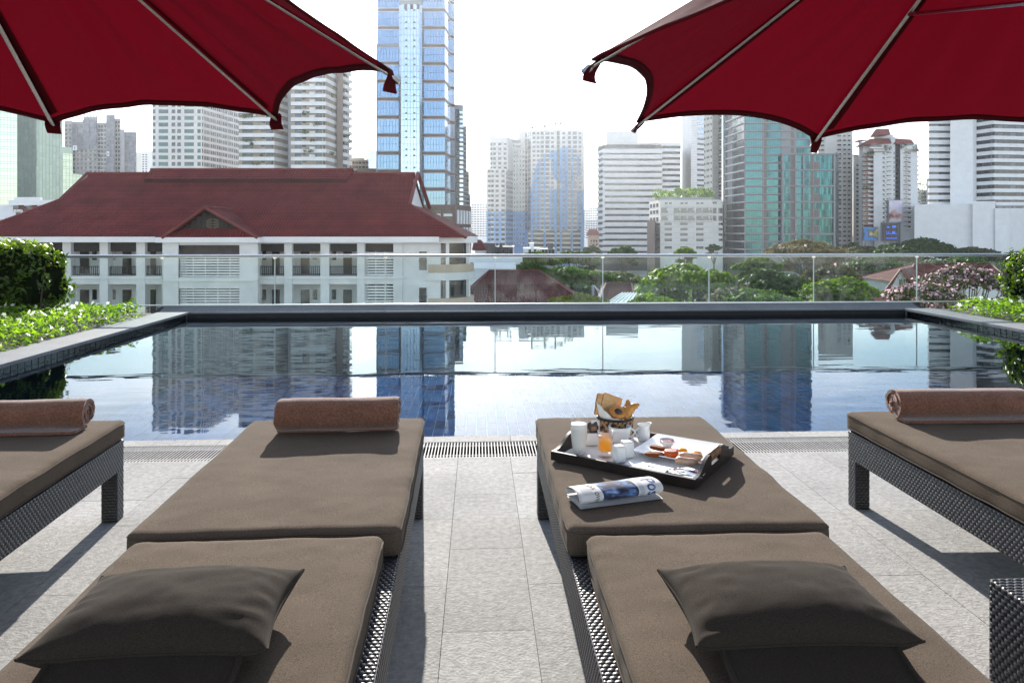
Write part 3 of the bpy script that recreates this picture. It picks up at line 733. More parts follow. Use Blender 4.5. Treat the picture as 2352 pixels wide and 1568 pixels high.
for a in (.006, TLn - .006):
    g = G(); n = 44; b0, b1 = .013, TDp - .013
    def top(b):
        s = abs(b - TDp / 2) / (TDp / 2); w = min(1, max(0, (.86 - s) / .52)); return .033 + .040 * (w * w * (3 - 2 * w))
    for i in range(n):
        ba, bb = b0 + (b1 - b0) * i / n, b0 + (b1 - b0) * (i + 1) / n; mid = (ba + bb) / 2
        spans = [(0, 0, top(ba), top(bb))]
        hs = abs(mid - TDp / 2)
        if hs < .047:
            e = .0085 * math.sqrt(max(0, 1 - (max(0, hs - .036) / .0115) ** 2)); c = .041
            spans = [(0, 0, c - e, c - e), (c + e, c + e, top(ba), top(bb))]
        for (l0, l1, h0, h1) in spans:
            v = [T(aa, q, CTY + z) for aa in (a - .006, a + .006) for (q, z) in ((ba, l0), (bb, l1), (bb, h1), (ba, h0))]
            g.add(v, [(0, 1, 2, 3), (7, 6, 5, 4), (3, 2, 6, 7), (0, 4, 5, 1), (0, 3, 7, 4), (1, 5, 6, 2)])
    o = g.build('handle_end', m_wood, tray)
    g = G()
    for i in range(22):
        b = TDp / 2 - .052 + .104 * i / 21; zc = CTY + (.0495 + top(b)) / 2; hh = (top(b) - .0495) / 2 + .0022
        g.tube([T(a + .0085 * math.cos(t), b, zc + hh * math.sin(t)) for t in [2 * math.pi * k / 12 for k in range(13)]], .0022, 5, cap=False)
    g.build('handle_binding', m_bind, o, True)
P = []
for i in range(31):
    row = []
    for j in range(25):
        a, b = .016 + (TLn - .032) * i / 30, .016 + (TDp - .032) * j / 24; row.append(T(a, b, CTY + .0122 + .0012 * nz3((a * 14, b * 14, 2)) + .010 * max(0, abs(b - TDp / 2) / (TDp / 2) - .93) / .07 * .5))
    P.append(row)
cl = G().grid(P).build('tray_cloth', m_linen, None, True); tag(cl, 'white linen cloth lining the black breakfast tray', 'cloth')
ZT = CTY + .0142

def rot(obj, ang): obj.rotation_euler.z = ang; return obj
# milk
r = root('milk_glass', (.380, 2.653, ZT), 'tall tapered glass of milk on the tray, leftmost of the drinks', 'glass')
c = (.380, 2.653, ZT)
G().lathe([(.0235, 0), (.0265, .004), (.0292, .045), (.0325, .09), (.0325, .135), (.0312, .135), (.0311, .09), (.0280, .045), (.0250, .010), (.001, .009)], c, 40).build('tumbler', m_gl, r, True)
mm = mat('milk', (.83, .81, .76), .35, spec=.4); mm.node_tree.nodes['Principled BSDF'].inputs['Subsurface Weight'].default_value = .4; mm.node_tree.nodes['Principled BSDF'].inputs['Subsurface Radius'].default_value = (.02, .018, .014)
G().lathe([(.001, .0105), (.0246, .0105), (.0277, .045), (.0308, .09), (.0309, .112), (.029, .1128), (.001, .1125)], c, 40).build('milk', mm, r, True)
# juice
r = root('juice_glass', (.474, 2.618, ZT), 'short tumbler of orange juice with a thick clear base', 'glass'); c = (.474, 2.618, ZT)
G().lathe([(.0265, 0), (.0285, .002), (.0300, .094), (.0290, .095), (.0277, .024), (.020, .0185), (.001, .018)], c, 40).build('tumbler', m_gl, r, True)
mj = mat('orange_juice', (.75, .43, .0), .3, var=.06, vscale=60)
nt = mj.node_tree; nd = nt.nodes; tl = nd.new('ShaderNodeBsdfTranslucent'); tl.inputs[0].default_value = (1.0, .60, .0, 1); mx = nd.new('ShaderNodeMixShader'); mx.inputs[0].default_value = .6
lk(nt, nd['Principled BSDF'].outputs[0], mx.inputs[1]); lk(nt, tl.outputs[0], mx.inputs[2]); lk(nt, mx.outputs[0], nd['Material Output'].inputs[0])
G().lathe([(.001, .0195), (.0195, .020), (.0272, .025), (.0283, .077), (.0268, .0785), (.001, .078)], c, 40).build('juice', mj, r, True)
# sachet bowl and sachets
sq = rbox((.445, 2.765, ZT + .0285), (.068, .068, .057), .012, 8, 8, 6, lambda p: Vector((p.x * (1 + .12 * (p.z / .0285)), p.y * (1 + .12 * (p.z / .0285)), p.z if not (p.z > .02 and max(abs(p.x), abs(p.y)) < .026) else -.018)))
g = G(); g.add(*sq); ob = g.build('sachet_bowl', m_porc, None, True); tag(ob, 'square white porcelain bowl of sugar sachets behind the juice', 'bowl')
m_brownp = mat('brown_sachet_paper', (.045, .022, .016), .4, var=.3, vscale=90); m_whitep = mat('white_sachet_paper', (.72, .71, .69), .5, var=.04, vscale=60); m_tanp = mat('tan_sachet_paper', (.30, .14, .06), .45, var=.4, vscale=80)
for i, (dx, dy, mt_, lab) in enumerate(((-.016, -.006, m_brownp, 'dark brown sugar sachet, front one in the white bowl'), (-.004, .004, m_tanp, 'tan printed sugar sachet in the middle of the white bowl'), (.010, .008, m_brownp, 'dark brown sugar sachet, middle back in the white bowl'), (.018, .016, m_whitep, 'white sugar sachet at the back of the white bowl'))):
    M = Matrix.Rotation(R(-12 + 7 * i), 3, 'Y') @ Matrix.Rotation(R(30), 3, 'Z') @ Matrix.Rotation(R(-14), 3, 'X')
    V, F = rbox((0, 0, 0), (.044, .005, .064), .002, 6, 2, 8, lambda p: Vector((p.x, p.y * (1 - .7 * (abs(p.z) / .032) ** 6) + .001 * nz3(p, 90), p.z)))
    g = G(); g.add([M @ Vector(v) + Vector((.445 + dx, 2.765 + dy, ZT + .048 + .003 * i)) for v in V], F)
    o = g.build('sugar_sachet', mt_, None, True); tag(o, lab, 'sachet', 'sugar sachets in the white bowl')
    pv = G().add([M @ Vector((x, -.0034, z)) + Vector((.445 + dx, 2.765 + dy, ZT + .048 + .003 * i)) for x, z in ((-.014, -.004), (.014, -.004), (.014, .012), (-.014, .012))], [(0, 1, 2, 3)]); pv.build('printed_label', m_tanp if mt_ is m_brownp else m_brownp, o)
# cup
c = (.560, 2.775, ZT); r = root('coffee_cup', c, 'wide white porcelain cup in the middle of the tray', 'cup')
G().lathe([(.024, 0), (.026, .004), (.032, .012), (.040, .030), (.0435, .050), (.0445, .068), (.0425, .069), (.0412, .050), (.037, .028), (.026, .012), (.001, .010)], c, 48).build('cup_body', m_porc, r, True)
G().tube([Vector(c) + Vector((.040 + .022 * math.sin(math.pi * t), .018 * 0 + .010, .058 - .040 * t)) for t in [k / 12 for k in range(13)]], .0042, 8).build('handle', m_porc, r, True)
# milk jug
c = Vector((.662, 2.808, ZT)); r = root('milk_jug', c, 'small white porcelain milk jug with a spout beside the plate', 'jug')
P = []
for (rad, z) in ((.020, 0), (.0235, .002), (.0265, .016), (.0255, .034), (.0225, .050), (.0232, .060), (.0245, .064), (.0228, .0635), (.0208, .050), (.0235, .034), (.0240, .016), (.016, .006)):
    row = []
    for k in range(37):
        a = 2 * math.pi * k / 36; sp = max(0, math.cos(a - .35)) ** 8 * max(0, (z - .040) / .024); row.append(c + Vector(((rad + .013 * sp) * math.cos(a), (rad + .013 * sp) * math.sin(a), z + .005 * sp)))
    P.append(row)
G().grid(P).build('jug_body', m_porc, r, True)
G().tube([c + Vector((-.021 - .014 * math.sin(math.pi * t), -.012, .054 - .038 * t)) for t in [k / 10 for k in range(11)]], .0034, 8).build('handle', m_porc, r, True)
# salt and pepper
for (x, y, nm, lab, holes) in ((.512, 2.552, 'salt_shaker', 'square white porcelain shaker nearest the tray front edge', 5), (.553, 2.602, 'pepper_shaker', 'square white porcelain shaker just behind its twin, by the cup', 3)):
    V, F = rbox((x, y, ZT + .030), (.040, .040, .060), .006, 8, 8, 10); co, si = math.cos(R(18)), math.sin(R(18))
    V = [((p[0] - x) * co - (p[1] - y) * si + x, (p[0] - x) * si + (p[1] - y) * co + y, p[2]) for p in V]
    g = G(); g.add(V, F); o = g.build(nm, m_porc, None, True); tag(o, lab, 'shaker', 'pair of porcelain shakers')
    g = G()
    for k in range(holes): a = 2 * math.pi * k / holes; g.lathe([(.0011, 0), (.0011, .0004)], (x + .007 * math.cos(a), y + .007 * math.sin(a), ZT + .0599), 8)
    g.build('pour_holes', m_dark, o)
# plate
PA = TANG + R(1.0); pe = Vector((math.cos(PA), math.sin(PA))); pn = Vector((-pe.y, pe.x)); pc = Vector((.757, 2.643)); PZ = CTY + .013
def Pp(a, b, z=0): q = pc + pe * a + pn * b; return Vector((q.x, q.y, PZ + z))
P = []; N = 24
for i in range(N + 1):
    row = []
    for j in range(N + 1):
        a, b = (i / N - .5), (j / N - .5); e = max(abs(a), abs(b)) * 2; z = .010 + .012 * max(0, (e - .62) / .38) ** 1.3
        row.append(Pp(a * .262, b * .262, z))
    P.append(row)
g = G(); g.grid(P, flip=True); g.grid([[Vector((p.x, p.y, p.z - .0045)) for p in row] for row in P])
rim = [P[0][j] for j in range(N)] + [P[i][N] for i in range(N)] + [P[N][N - j] for j in range(N)] + [P[N - i][0] for i in range(N)] + [P[0][0]]
g.tube([p - Vector((0, 0, .0022)) for p in rim], .0024, 6); plate_o = g.build('dinner_plate', m_porc, None, True)
G().box(Pp(0, 0, .005), (.15, .15, .009), PA).build('foot', m_porc, plate_o)
tag(autosmooth(plate_o, 50), 'large square white plate of cooked breakfast on the tray', 'plate')
FZ = .0115
def lump(name, m, c, size, ang, label, cat, seed, group=None, amp=.10, fr=60, nu=22, nv=14, sup=2.6):
    V = []; F = []
    for i in range(nv + 1):
        ph = -math.pi / 2 + math.pi * i / nv
        for k in range(nu):
            th = 2 * math.pi * k / nu; f = lambda x: math.copysign(abs(x) ** (2 / sup), x)
            d = Vector((f(math.cos(ph)) * f(math.cos(th)) * size[0] / 2, f(math.cos(ph)) * f(math.sin(th)) * size[1] / 2, f(math.sin(ph)) * size[2] / 2))
            d *= 1 + amp * nz3(d * fr + Vector((seed, 0, 0))) + amp * .5 * nz3(d * fr * 3 + Vector((seed, 0, 0)))
            co, si = math.cos(ang), math.sin(ang); V.append(Vector(c) + Vector((d.x * co - d.y * si, d.x * si + d.y * co, d.z)))
    for i in range(nv):
        for k in range(nu): F.append((i * nu + k, i * nu + (k + 1) % nu, (i + 1) * nu + (k + 1) % nu, (i + 1) * nu + k))
    o = mk(name, V, F, m, None, True); return tag(o, label, cat, group)
m_hash = mat('fried_crumb', (.115, .025, .003), .7, spec=.2, col2=(.29, .085, .010), vscale=260, bump=1.0, bscale=420, bdist=.003, detail=6)
h1 = onz(1504, 1044, PZ + .018); h2 = onz(1510, 1031, PZ + .03)
lump('hash_brown', m_hash, (h1.x, h1.y, PZ + FZ + .008), (.072, .036, .017), TANG + R(20), 'golden hash brown lying nearest the front of the plate', 'hash brown', 3, 'hash browns', .07, 120)
lump('hash_brown', m_hash, (h2.x + .004, h2.y + .004, PZ + FZ + .022), (.066, .034, .017), TANG - R(5), 'golden hash brown propped on the other one', 'hash brown', 9, 'hash browns', .07, 120)
tm = onz(1542, 1051, PZ + .012)
m_tom = mat('tomato_skin', (.50, .075, .002), .3, spec=.35, var=.2, vscale=60); m_tomf = mat('grilled_tomato_flesh', (.50, .09, .02), .4, col2=(.14, .02, .008), vscale=130, bump=.6, bscale=160, bdist=.003)
r = root('grilled_tomato', (tm.x, tm.y, PZ + FZ), 'halved orange-red grilled tomato in front of the eggs', 'tomato')
G().lathe([(.014, 0), (.021, .004), (.0258, .014), (.0262, .022), (.0245, .0275)], (tm.x, tm.y, PZ + FZ), 32).build('skin', m_tom, r, True)
G().lathe([(.0245, .0273), (.018, .0285), (.010, .0278), (.001, .0292)], (tm.x, tm.y, PZ + FZ), 32).build('cut_face', m_tomf, r, True)
m_white = mat('egg_white', (.80, .79, .75), .25, spec=.5, var=.03, vscale=60, bump=.4, bscale=90, bdist=.002); m_yolk = mat('egg_yolk', (.82, .33, .015), .2, spec=.55, var=.1, vscale=40)
for (px, py, lab) in ((1567, 1034, 'fried egg with orange yolk, left one behind the tomato'), (1600, 1041, 'fried egg with orange yolk, right one behind the sausages')):
    c = onz(px, py, PZ + .016); r = root('fried_egg', (c.x, c.y, PZ + FZ), lab, 'egg', 'fried eggs')
    g = G(); V = [c * 1]; P = []
    for i in range(7):
        t = i / 6; row = []
        for k in range(33):
            a = 2 * math.pi * k / 32; rr = .041 * t * (1 + .22 * nz3((math.cos(a) * 1.4 + px, math.sin(a) * 1.4, 0))); row.append((c.x + rr * math.cos(a), c.y + rr * math.sin(a), PZ + FZ + .0045 * (1 - t ** 3) + .0006 + .0015 * nz3((rr * 90, a, px))))
        P.append(row)
    g.grid(P); g.build('egg_white', m_white, r, True)
    G().lathe([(.0195, .003), (.0190, .007), (.015, .0115), (.008, .0138), (.001, .0144)], (c.x, c.y, PZ + FZ), 28).build('yolk', m_yolk, r, True)
m_saus = mat('pale_sausage', (.62, .47, .36), .35, spec=.5, col2=(.40, .19, .09), vscale=34, bump=.3, bscale=150, bdist=.001)
for (px, py, dz, lab) in ((1577, 1061, 0, 'pale browned sausage nearest the plate edge'), (1588, 1052, .003, 'pale sausage lying behind its twin below the right yolk')):
    c = onz(px, py, PZ + .02); ax = Vector((math.cos(TANG + R(14)), math.sin(TANG + R(14)), 0)); pts = [Vector((c.x, c.y, PZ + FZ + .0125 + dz)) + ax * (t * .040) + Vector((0, 0, .002 * (t * t))) for t in [-1 + k / 8 for k in range(17)]]
    rr = [.0125 * max(.12, (1 - abs(-1 + k / 8) ** 5)) ** .5 for k in range(17)]
    tag(G().tube(pts, rr, 16).build('sausage', m_saus, None, True), lab, 'sausage', 'sausages')
kc = onz(1533, 1020, PZ + .02); c = (kc.x, kc.y, PZ + FZ + .0008)
r = root('sauce_dish', c, 'round white dish of ketchup at the back of the plate', 'dish')
G().lathe([(.016, 0), (.018, .003), (.028, .012), (.0345, .024), (.0335, .0255), (.031, .0235), (.024, .013), (.001, .010)], c, 36).build('dish_body', m_porc, r, True)
m_ket = mat('ketchup', (.13, .004, .003), .25, spec=.3, var=.25, vscale=60, bump=.6, bscale=55, bdist=.006)
G().lathe([(.0285, .0195), (.020, .0205), (.012, .0222), (.006, .0208), (.001, .0215)], c, 36).build('ketchup', m_ket, r, True)
# napkin roll with cutlery
def N_(a, b, z): return T(.285 + a, .060 + b, ZT + z)
P = []
for i in range(21):
    u = i / 20; row = []
    for (y, z) in ((-.034, .0008), (-.036, .006), (-.034, .0125), (-.012, .0150), (.012, .0146), (.032, .0118), (.035, .006), (.033, .0008), (-.034, .0008)):
        row.append(N_(u * .150, y * (1 + .03 * nz3((u * 3, y * 40, 1))), z + .001 * nz3((u * 8, y * 50, 3))))
    P.append(row)
g = G(); g.grid(P)
g.add([P[0][k] for k in range(8)], [tuple(range(8))]); g.add([P[20][k] for k in range(8)], [tuple(range(7, -1, -1))])
g2 = [[N_(.125 + .07 * i / 8, -.030 + .062 * j / 6 - .01 * i / 8, .003 + .004 * math.sin(j / 6 * 3.14) + .001 * nz3((i, j, 1))) for j in range(7)] for i in range(9)]
g.grid(g2); g.grid([[p - Vector((0, 0, .002)) for p in row] for row in g2], flip=True)
nap = g.build('folded_napkin', m_linen, None); tag(autosmooth(nap, 50), 'folded white napkin wrapped round cutlery at the tray front', 'napkin')
def spoon(name, a0, b0, lab, kind, dz):
    g = G(); ang = {'spoon': -3, 'fork': 4, 'knife': 9}[kind]; co, si = math.cos(R(ang)), math.sin(R(ang))
    def S(a, b, z): return N_(a0 + a * co - b * si, b0 + a * si + b * co, z + dz)
    P = []
    ln = .20
    for i in range(33):
        t = i / 32; a = t * ln
        if kind == 'spoon': w = .0035 + .0035 * max(0, 1 - t / .25) if t < .68 else .0205 * math.sqrt(max(0, 1 - ((t - .84) / .162) ** 2)) + .0015
        elif kind == 'fork': w = .0035 + .003 * max(0, 1 - t / .25) if t < .62 else min(.0125, .0035 + (t - .62) * .12)
        else: w = .0045 if t < .5 else .0095 * (1 - max(0, t - .93) / .08)
        zc = .012 + (.010 * math.sin(math.pi * max(0, (t - .45)) / .55) if kind != 'knife' else 0) - .006 * t
        row = []
        for k in range(-4, 5):
            b = w * k / 4; dip = -.007 * (1 - (k / 4) ** 2) * max(0, 1 - ((t - .84) / .16) ** 2) if kind == 'spoon' and t > .68 else 0
            row.append(S(a, b, zc + dip))
        P.append(row)
    if kind == 'fork':
        g.grid(P[:27])
        for k in range(4):
            g.tube([S(ln * (26 + j) / 32 - .001, -.0105 + .007 * k, P[26 + j][4].z - ZT - dz + .0003) for j in range(7)], [.0016] * 6 + [.0007], 6)
    else: g.grid(P)
    g.grid([[p - Vector((0, 0, .0016)) for p in row] for row in (P if kind != 'fork' else P[:27])], flip=True)
    o = g.build(name, m_steel2, None, True); tag(o, lab, kind if kind != 'spoon' else 'spoon'); return o
spoon('table_spoon', .075, .000, 'shiny steel spoon sticking out of the folded napkin', 'spoon', .006)
spoon('table_fork', .070, .016, 'steel fork sticking out of the folded napkin', 'fork', .004)
spoon('table_knife', .070, -.020, 'steel knife beside the spoon under the napkin flap', 'knife', .001)
ts = onz(1466, 1033, ZT + .004); g = G(); P = []
for i in range(21):
    t = i / 20; w = .003 if t < .66 else .012 * math.sqrt(max(0, 1 - ((t - .83) / .172) ** 2)) + .001; row = []
    for k in range(-3, 4): row.append((ts.x - .055 + t * .11 * .83 + w * k / 3 * .55, ts.y + .02 - t * .11 * .55 + w * k / 3 * .83, ZT + .004 + .004 * math.sin(t * 3) - (.003 * (1 - (k / 3) ** 2) if t > .7 else 0)))
    P.append(row)
g.grid(P); g.grid([[(p[0], p[1], p[2] - .0015) for p in row] for row in P], flip=True)
tag(g.build('tea_spoon', m_steel2, None, True), 'small steel teaspoon lying between the cup and the plate', 'spoon')

# bread basket ------------------------------------------------------------------------------------
bc = Vector((.560, 2.868, ZT)); r = root('bread_basket', bc, 'round woven basket with dark zigzag pattern behind the cup', 'basket')
m_b1 = mat('basket_tan', (.36, .19, .075), .55, island=.25); m_b2 = mat('basket_black', (.018, .012, .009), .5, island=.3)
g = G(); NR, NCc = 12, 72; HB, RB0, RB1 = .082, .066, .0745
for j in range(NR):
    for i in range(NCc):
        zig = (i % 12); tri = abs(zig - 6); dark = (j in (0, NR - 1)) or ((j + tri) % 6 in (0, 1, 2) if 2 <= j <= NR - 3 else (i + j) % 3 == 0)
        rows = []
        for tz in (-.5, -.2, .2, .5):
            row = []
            for ta in (-.62, -.2, .2, .62):
                a = 2 * math.pi * (i + .5 + ta + .5 * (j % 2)) / NCc; z = HB * (j + .5 + tz * 1.05 + ta * .35) / NR; rr = RB0 + (RB1 - RB0) * z / HB + .0016 * (1 - (2 * tz) ** 2) * (1 - (ta / .62) ** 2)
                row.append(bc + Vector((rr * math.cos(a), rr * math.sin(a), max(0, min(HB, z)))))
            rows.append(row)
        g.grid(rows, 1 if dark else 0, flip=True)
wv = stuff(g.build('woven_side', [m_b1, m_b2], r, True))
G().lathe([(.001, .001), (RB0 - .002, .001), (RB1 - .003, HB), (RB1 - .005, HB), (RB0 - .006, .004), (.001, .004)], bc, 40).build('inner_wall', m_b2, r, True)
G().tube([bc + Vector(((RB1 - .001) * math.cos(t), (RB1 - .001) * math.sin(t), HB)) for t in [2 * math.pi * k / 48 for k in range(49)]], .0032, 8, cap=False).build('rim', m_b2, r, True)
P = []                                                    # crumpled napkin: rises on the left, folds over the rim
for i in range(49):
    a = 2 * math.pi * i / 48; row = []
    up = max(0, math.cos(a - math.pi * 1.02)) ** 2 + .35 * max(0, math.cos(a - math.pi * .55)) ** 3
    for j in range(11):
        t = j / 10; rr = (.072 - .004 * t) * (1 - .25 * (1 - t)) + .012 * up * math.sin(t * 2); z = .055 + t * (.030 + .058 * up) + .004 * math.sin(a * 9 + t * 3) * t + .006 * nz3((math.cos(a) * 3, math.sin(a) * 3, t * 2))
        row.append(bc + Vector((rr * math.cos(a) * (1 + .06 * math.sin(a * 11 + 2 * t) * t), rr * math.sin(a) * (1 + .06 * math.sin(a * 7) * t), z)))
    P.append(row)
g = G(); g.grid(P); g.add([bc + Vector((.052 * math.cos(2 * math.pi * k / 24), .052 * math.sin(2 * math.pi * k / 24), .060)) for k in range(24)], [tuple(range(24))])
tag(g.build('basket_napkin', m_linen, None, True), 'crumpled white napkin lining the bread basket', 'napkin')
m_crust = mat('bread_crust', (.30, .125, .035), .6, var=.3, vscale=60, bump=.4, bscale=200, bdist=.002); m_crumb = mat('toasted_crumb', (.74, .50, .25), .8, col2=(.55, .29, .11), vscale=45, bump=.5, bscale=300, bdist=.001)
m_pastry = mat('pastry_crust', (.66, .34, .085), .42, spec=.4, col2=(.36, .13, .026), vscale=32, bump=.6, bscale=70, bdist=.004, detail=6); m_jam = mat('dark_berry_jam', (.012, .005, .012), .12, spec=.7, bump=.8, bscale=160, bdist=.004)
for i, (dx, dy, rz_, lab) in enumerate(((-.042, .018, 24, 'slice of toast standing at the back left of the bread basket'), (-.016, .020, 14, 'slice of toast standing in front of the other slice in the bread basket'))):
    V, F = rbox((0, 0, 0), (.090, .013, .088), .004, 12, 3, 12, lambda p: Vector((p.x * (1 - .05 * (p.z < 0)), p.y + .001 * nz3(p, 60), p.z + .004 * nz3(p, 20))))
    M = Matrix.Rotation(R(rz_), 3, 'Z') @ Matrix.Rotation(R(20), 3, 'Y') @ Matrix.Rotation(R(-10), 3, 'X')
    r2 = root('toast_slice', bc + Vector((dx, dy, .06)), lab, 'toast', 'slices of toast')
    g = G(); g.add([M @ Vector(v) + bc + Vector((dx, dy, .120)) for v in V], F)
    g.mi = [0 if abs((M.inverted() @ (sum((Vector(g.v[k]) for k in f), Vector()) / 4 - bc - Vector((dx, dy, .120)))).y) > .0045 else 1 for f in g.f]
    g.build('bread', [m_crumb, m_crust], r2, True)
# danish pastry with jam
dc = bc + Vector((.002, -.036, .106)); M = Matrix.Rotation(R(12), 3, 'Y') @ Matrix.Rotation(R(48), 3, 'X')
r2 = root('danish_pastry', bc + Vector((.01, -.03, .07)), 'round danish pastry with dark berry jam at the front of the basket', 'pastry')
def lat(prof, n=36, sq=1.0): return [[M @ Vector((rr * math.cos(2 * math.pi * k / n) * .98, rr * math.sin(2 * math.pi * k / n) * .84, z + .002 * nz3((rr * 80, k * .4, z * 90)))) + dc for k in range(n + 1)] for rr, z in prof]
G().grid(lat([(.001, -.016), (.026, -.015), (.036, -.004), (.034, .008), (.025, .015), (.017, .013), (.013, .009), (.001, .008)])).build('bun', m_pastry, r2, True)
G().grid(lat([(.0165, .010), (.013, .0145), (.006, .0165), (.001, .017)])).build('jam', m_jam, r2, True)
# croissant: bent in a narrow V, both tips up
g = G(); mid = bc + Vector((.030, -.014, .078))
for (tip, sd) in ((bc + Vector((.052, .000, .150)), 0), (bc + Vector((.096, -.012, .134)), 2)):
    P = []; ax = (tip - mid); sdv = ax.cross(Vector((0, 1, 0))).normalized(); up = sdv.cross(ax).normalized()
    for i in range(41):
        t = i / 40; seg = abs((t * 4.2 + sd * .3) % 1 - .5) * 2
        rr = (.0225 * (1 - t ** 1.7) + .0055) * (1 + .16 * (seg - .5)) * (.86 if t < .03 else 1) * (.55 if t > .985 else 1); c0 = mid + ax * t + sdv * (.010 * math.sin(math.pi * t) * (1 if sd else -1))
        P.append([c0 + (up * math.cos(q) + sdv * math.sin(q)) * rr for q in [2 * math.pi * k / 18 for k in range(19)]])
    g.grid(P); g.add(P[-1][:18], [tuple(range(18))]); g.add(P[0][:18], [tuple(range(17, -1, -1))])
tag(g.build('croissant', m_pastry, None, True), 'golden croissant with two raised tips on the right of the basket', 'croissant')

# newspaper ---------------------------------------------------------------------------------------
nA = Vector((.312, 2.158, 0)); nB = Vector((.588, 2.232, 0)); nd_ = (nB - nA); nl_ = nd_.length; nd_ = nd_.normalized(); npp = Vector((-nd_.y, nd_.x, 0))
m_ink = mat('newsprint_ink', (.03, .03, .035), .8, var=.1, vscale=90); m_blue = mat('masthead_blue', (.03, .07, .26), .75, var=.1, vscale=90)
def news_mat():
    m = mat('newsprint', (.66, .65, .63), .85, var=.03, vscale=50); nt = m.node_tree; n = nt.nodes
    uv = n.new('ShaderNodeTexCoord'); sp = n.new('ShaderNodeSeparateXYZ'); lk(nt, uv.outputs['UV'], sp.inputs[0])
    def rng(src, a, b):
        x = n.new('ShaderNodeMath'); x.operation = 'GREATER_THAN'; x.inputs[1].default_value = a; lk(nt, src, x.inputs[0])
        y = n.new('ShaderNodeMath'); y.operation = 'LESS_THAN'; y.inputs[1].default_value = b; lk(nt, src, y.inputs[0])
        z = n.new('ShaderNodeMath'); z.operation = 'MULTIPLY'; lk(nt, x.outputs[0], z.inputs[0]); lk(nt, y.outputs[0], z.inputs[1]); return z.outputs[0]
    pic = rng(sp.outputs[0], .27, .70)
    no = n.new('ShaderNodeTexNoise'); no.inputs['Scale'].default_value = 5.5; no.inputs['Detail'].default_value = 5; lk(nt, uv.outputs['UV'], no.inputs['Vector'])
    rp = n.new('ShaderNodeValToRGB'); e = rp.color_ramp.elements; e[0].position = .30; e[0].color = (.012, .010, .02, 1); e[1].position = .75; e[1].color = (.55, .62, .72, 1)
    q = e.new(.48); q.color = (.035, .035, .07, 1); q = e.new(.58); q.color = (.10, .20, .42, 1); lk(nt, no.outputs['Fac'], rp.inputs[0])
    base = n['Principled BSDF'].inputs['Base Color'].links[0].from_socket
    mx = n.new('ShaderNodeMixRGB'); lk(nt, pic, mx.inputs[0]); lk(nt, base, mx.inputs[1]); lk(nt, rp.outputs[0], mx.inputs[2])
    grey = rng(sp.outputs[0], .715, .775); m2 = n.new('ShaderNodeMixRGB'); m2.inputs[2].default_value = (.45, .47, .5, 1); lk(nt, grey, m2.inputs[0]); lk(nt, mx.outputs[0], m2.inputs[1])
    lk(nt, m2.outputs[0], n['Principled BSDF'].inputs['Base Color']); return m
m_news = news_mat(); m_type = mat('grey_small_type', (.34, .34, .34), .85, col2=(.62, .61, .60), vscale=700, detail=1)
sec = []                                                 # folded roll seen from its end: y backwards, z up
for k in range(40):
    t = k / 39; ang = math.pi * (1.16 - 1.30 * t); sec.append((.054 + .052 * math.cos(ang) * (1 if math.cos(ang) < 0 else 1.0), .021 + .022 * math.sin(ang)))
# runs from the front lip over the top to the back
def nsurf(s, t, off=0.0):
    k = max(0, min(38.999, t * 39)); i = int(k); f = k - i; y = sec[i][0] * (1 - f) + sec[i + 1][0] * f; z = sec[i][1] * (1 - f) + sec[i + 1][1] * f
    ty, tz = sec[i + 1][0] - sec[i][0], sec[i + 1][1] - sec[i][1]; L = math.hypot(ty, tz) or 1
    z += .004 * s + .0025 * nz3((s * 3, t * 2, 5)); y2 = y - tz / L * off; z2 = z + ty / L * off
    return nA + nd_ * (s * nl_ + .006 * math.sin(t * 6)) + npp * y2 + Vector((0, 0, CT + .001 + z2))
npr = root('newspaper', nA + nd_ * nl_ / 2 + Vector((0, 0, CT)), 'rolled newspaper with a blue masthead lying in front of the tray', 'newspaper')
P = [[nsurf(i / 24, j / 40) for j in range(41)] for i in range(25)]
g = G(); g.grid(P, flip=True); o = g.build('front_page', m_news, npr, True)
uvl = o.data.uv_layers.new(name='UVMap')
for poly in o.data.polygons:
    for li in poly.loop_indices:
        vi = o.data.loops[li].vertex_index; uvl.data[li].uv = ((vi // 41) / 24, (vi % 41) / 40)
m_page = mat('newsprint_inner', (.60, .59, .575), .9, var=.08, vscale=160)
for q, (sc, dz) in enumerate(((.93, .0), (.84, .0005), (.72, .001))):             # inner leaves of the roll
    P = [[nA + nd_ * (i / 12 * nl_ * .985 + .004 * q) + npp * (.054 + (sec[j][0] - .054) * sc) + Vector((0, 0, CT + .0015 + .021 + (sec[j][1] - .021) * sc + dz)) for j in range(0, 40, 3)] for i in range(13)]
    G().grid(P, flip=True).build('inner_leaf', m_page, npr, True)
for q in range(4):                                                                # flat leaves folded under
    P = [[nA + nd_ * (i / 10 * nl_ * (1.0 - .01 * q)) + npp * (-.004 + .014 * (q % 2) * .4 + .105 * j / 6) + Vector((0, 0, CT + .0012 + .0022 * q + .0015 * math.sin(j * .9 + q))) for j in range(7)] for i in range(11)]
    G().grid(P, flip=True).build('under_leaf', m_page, npr, True)
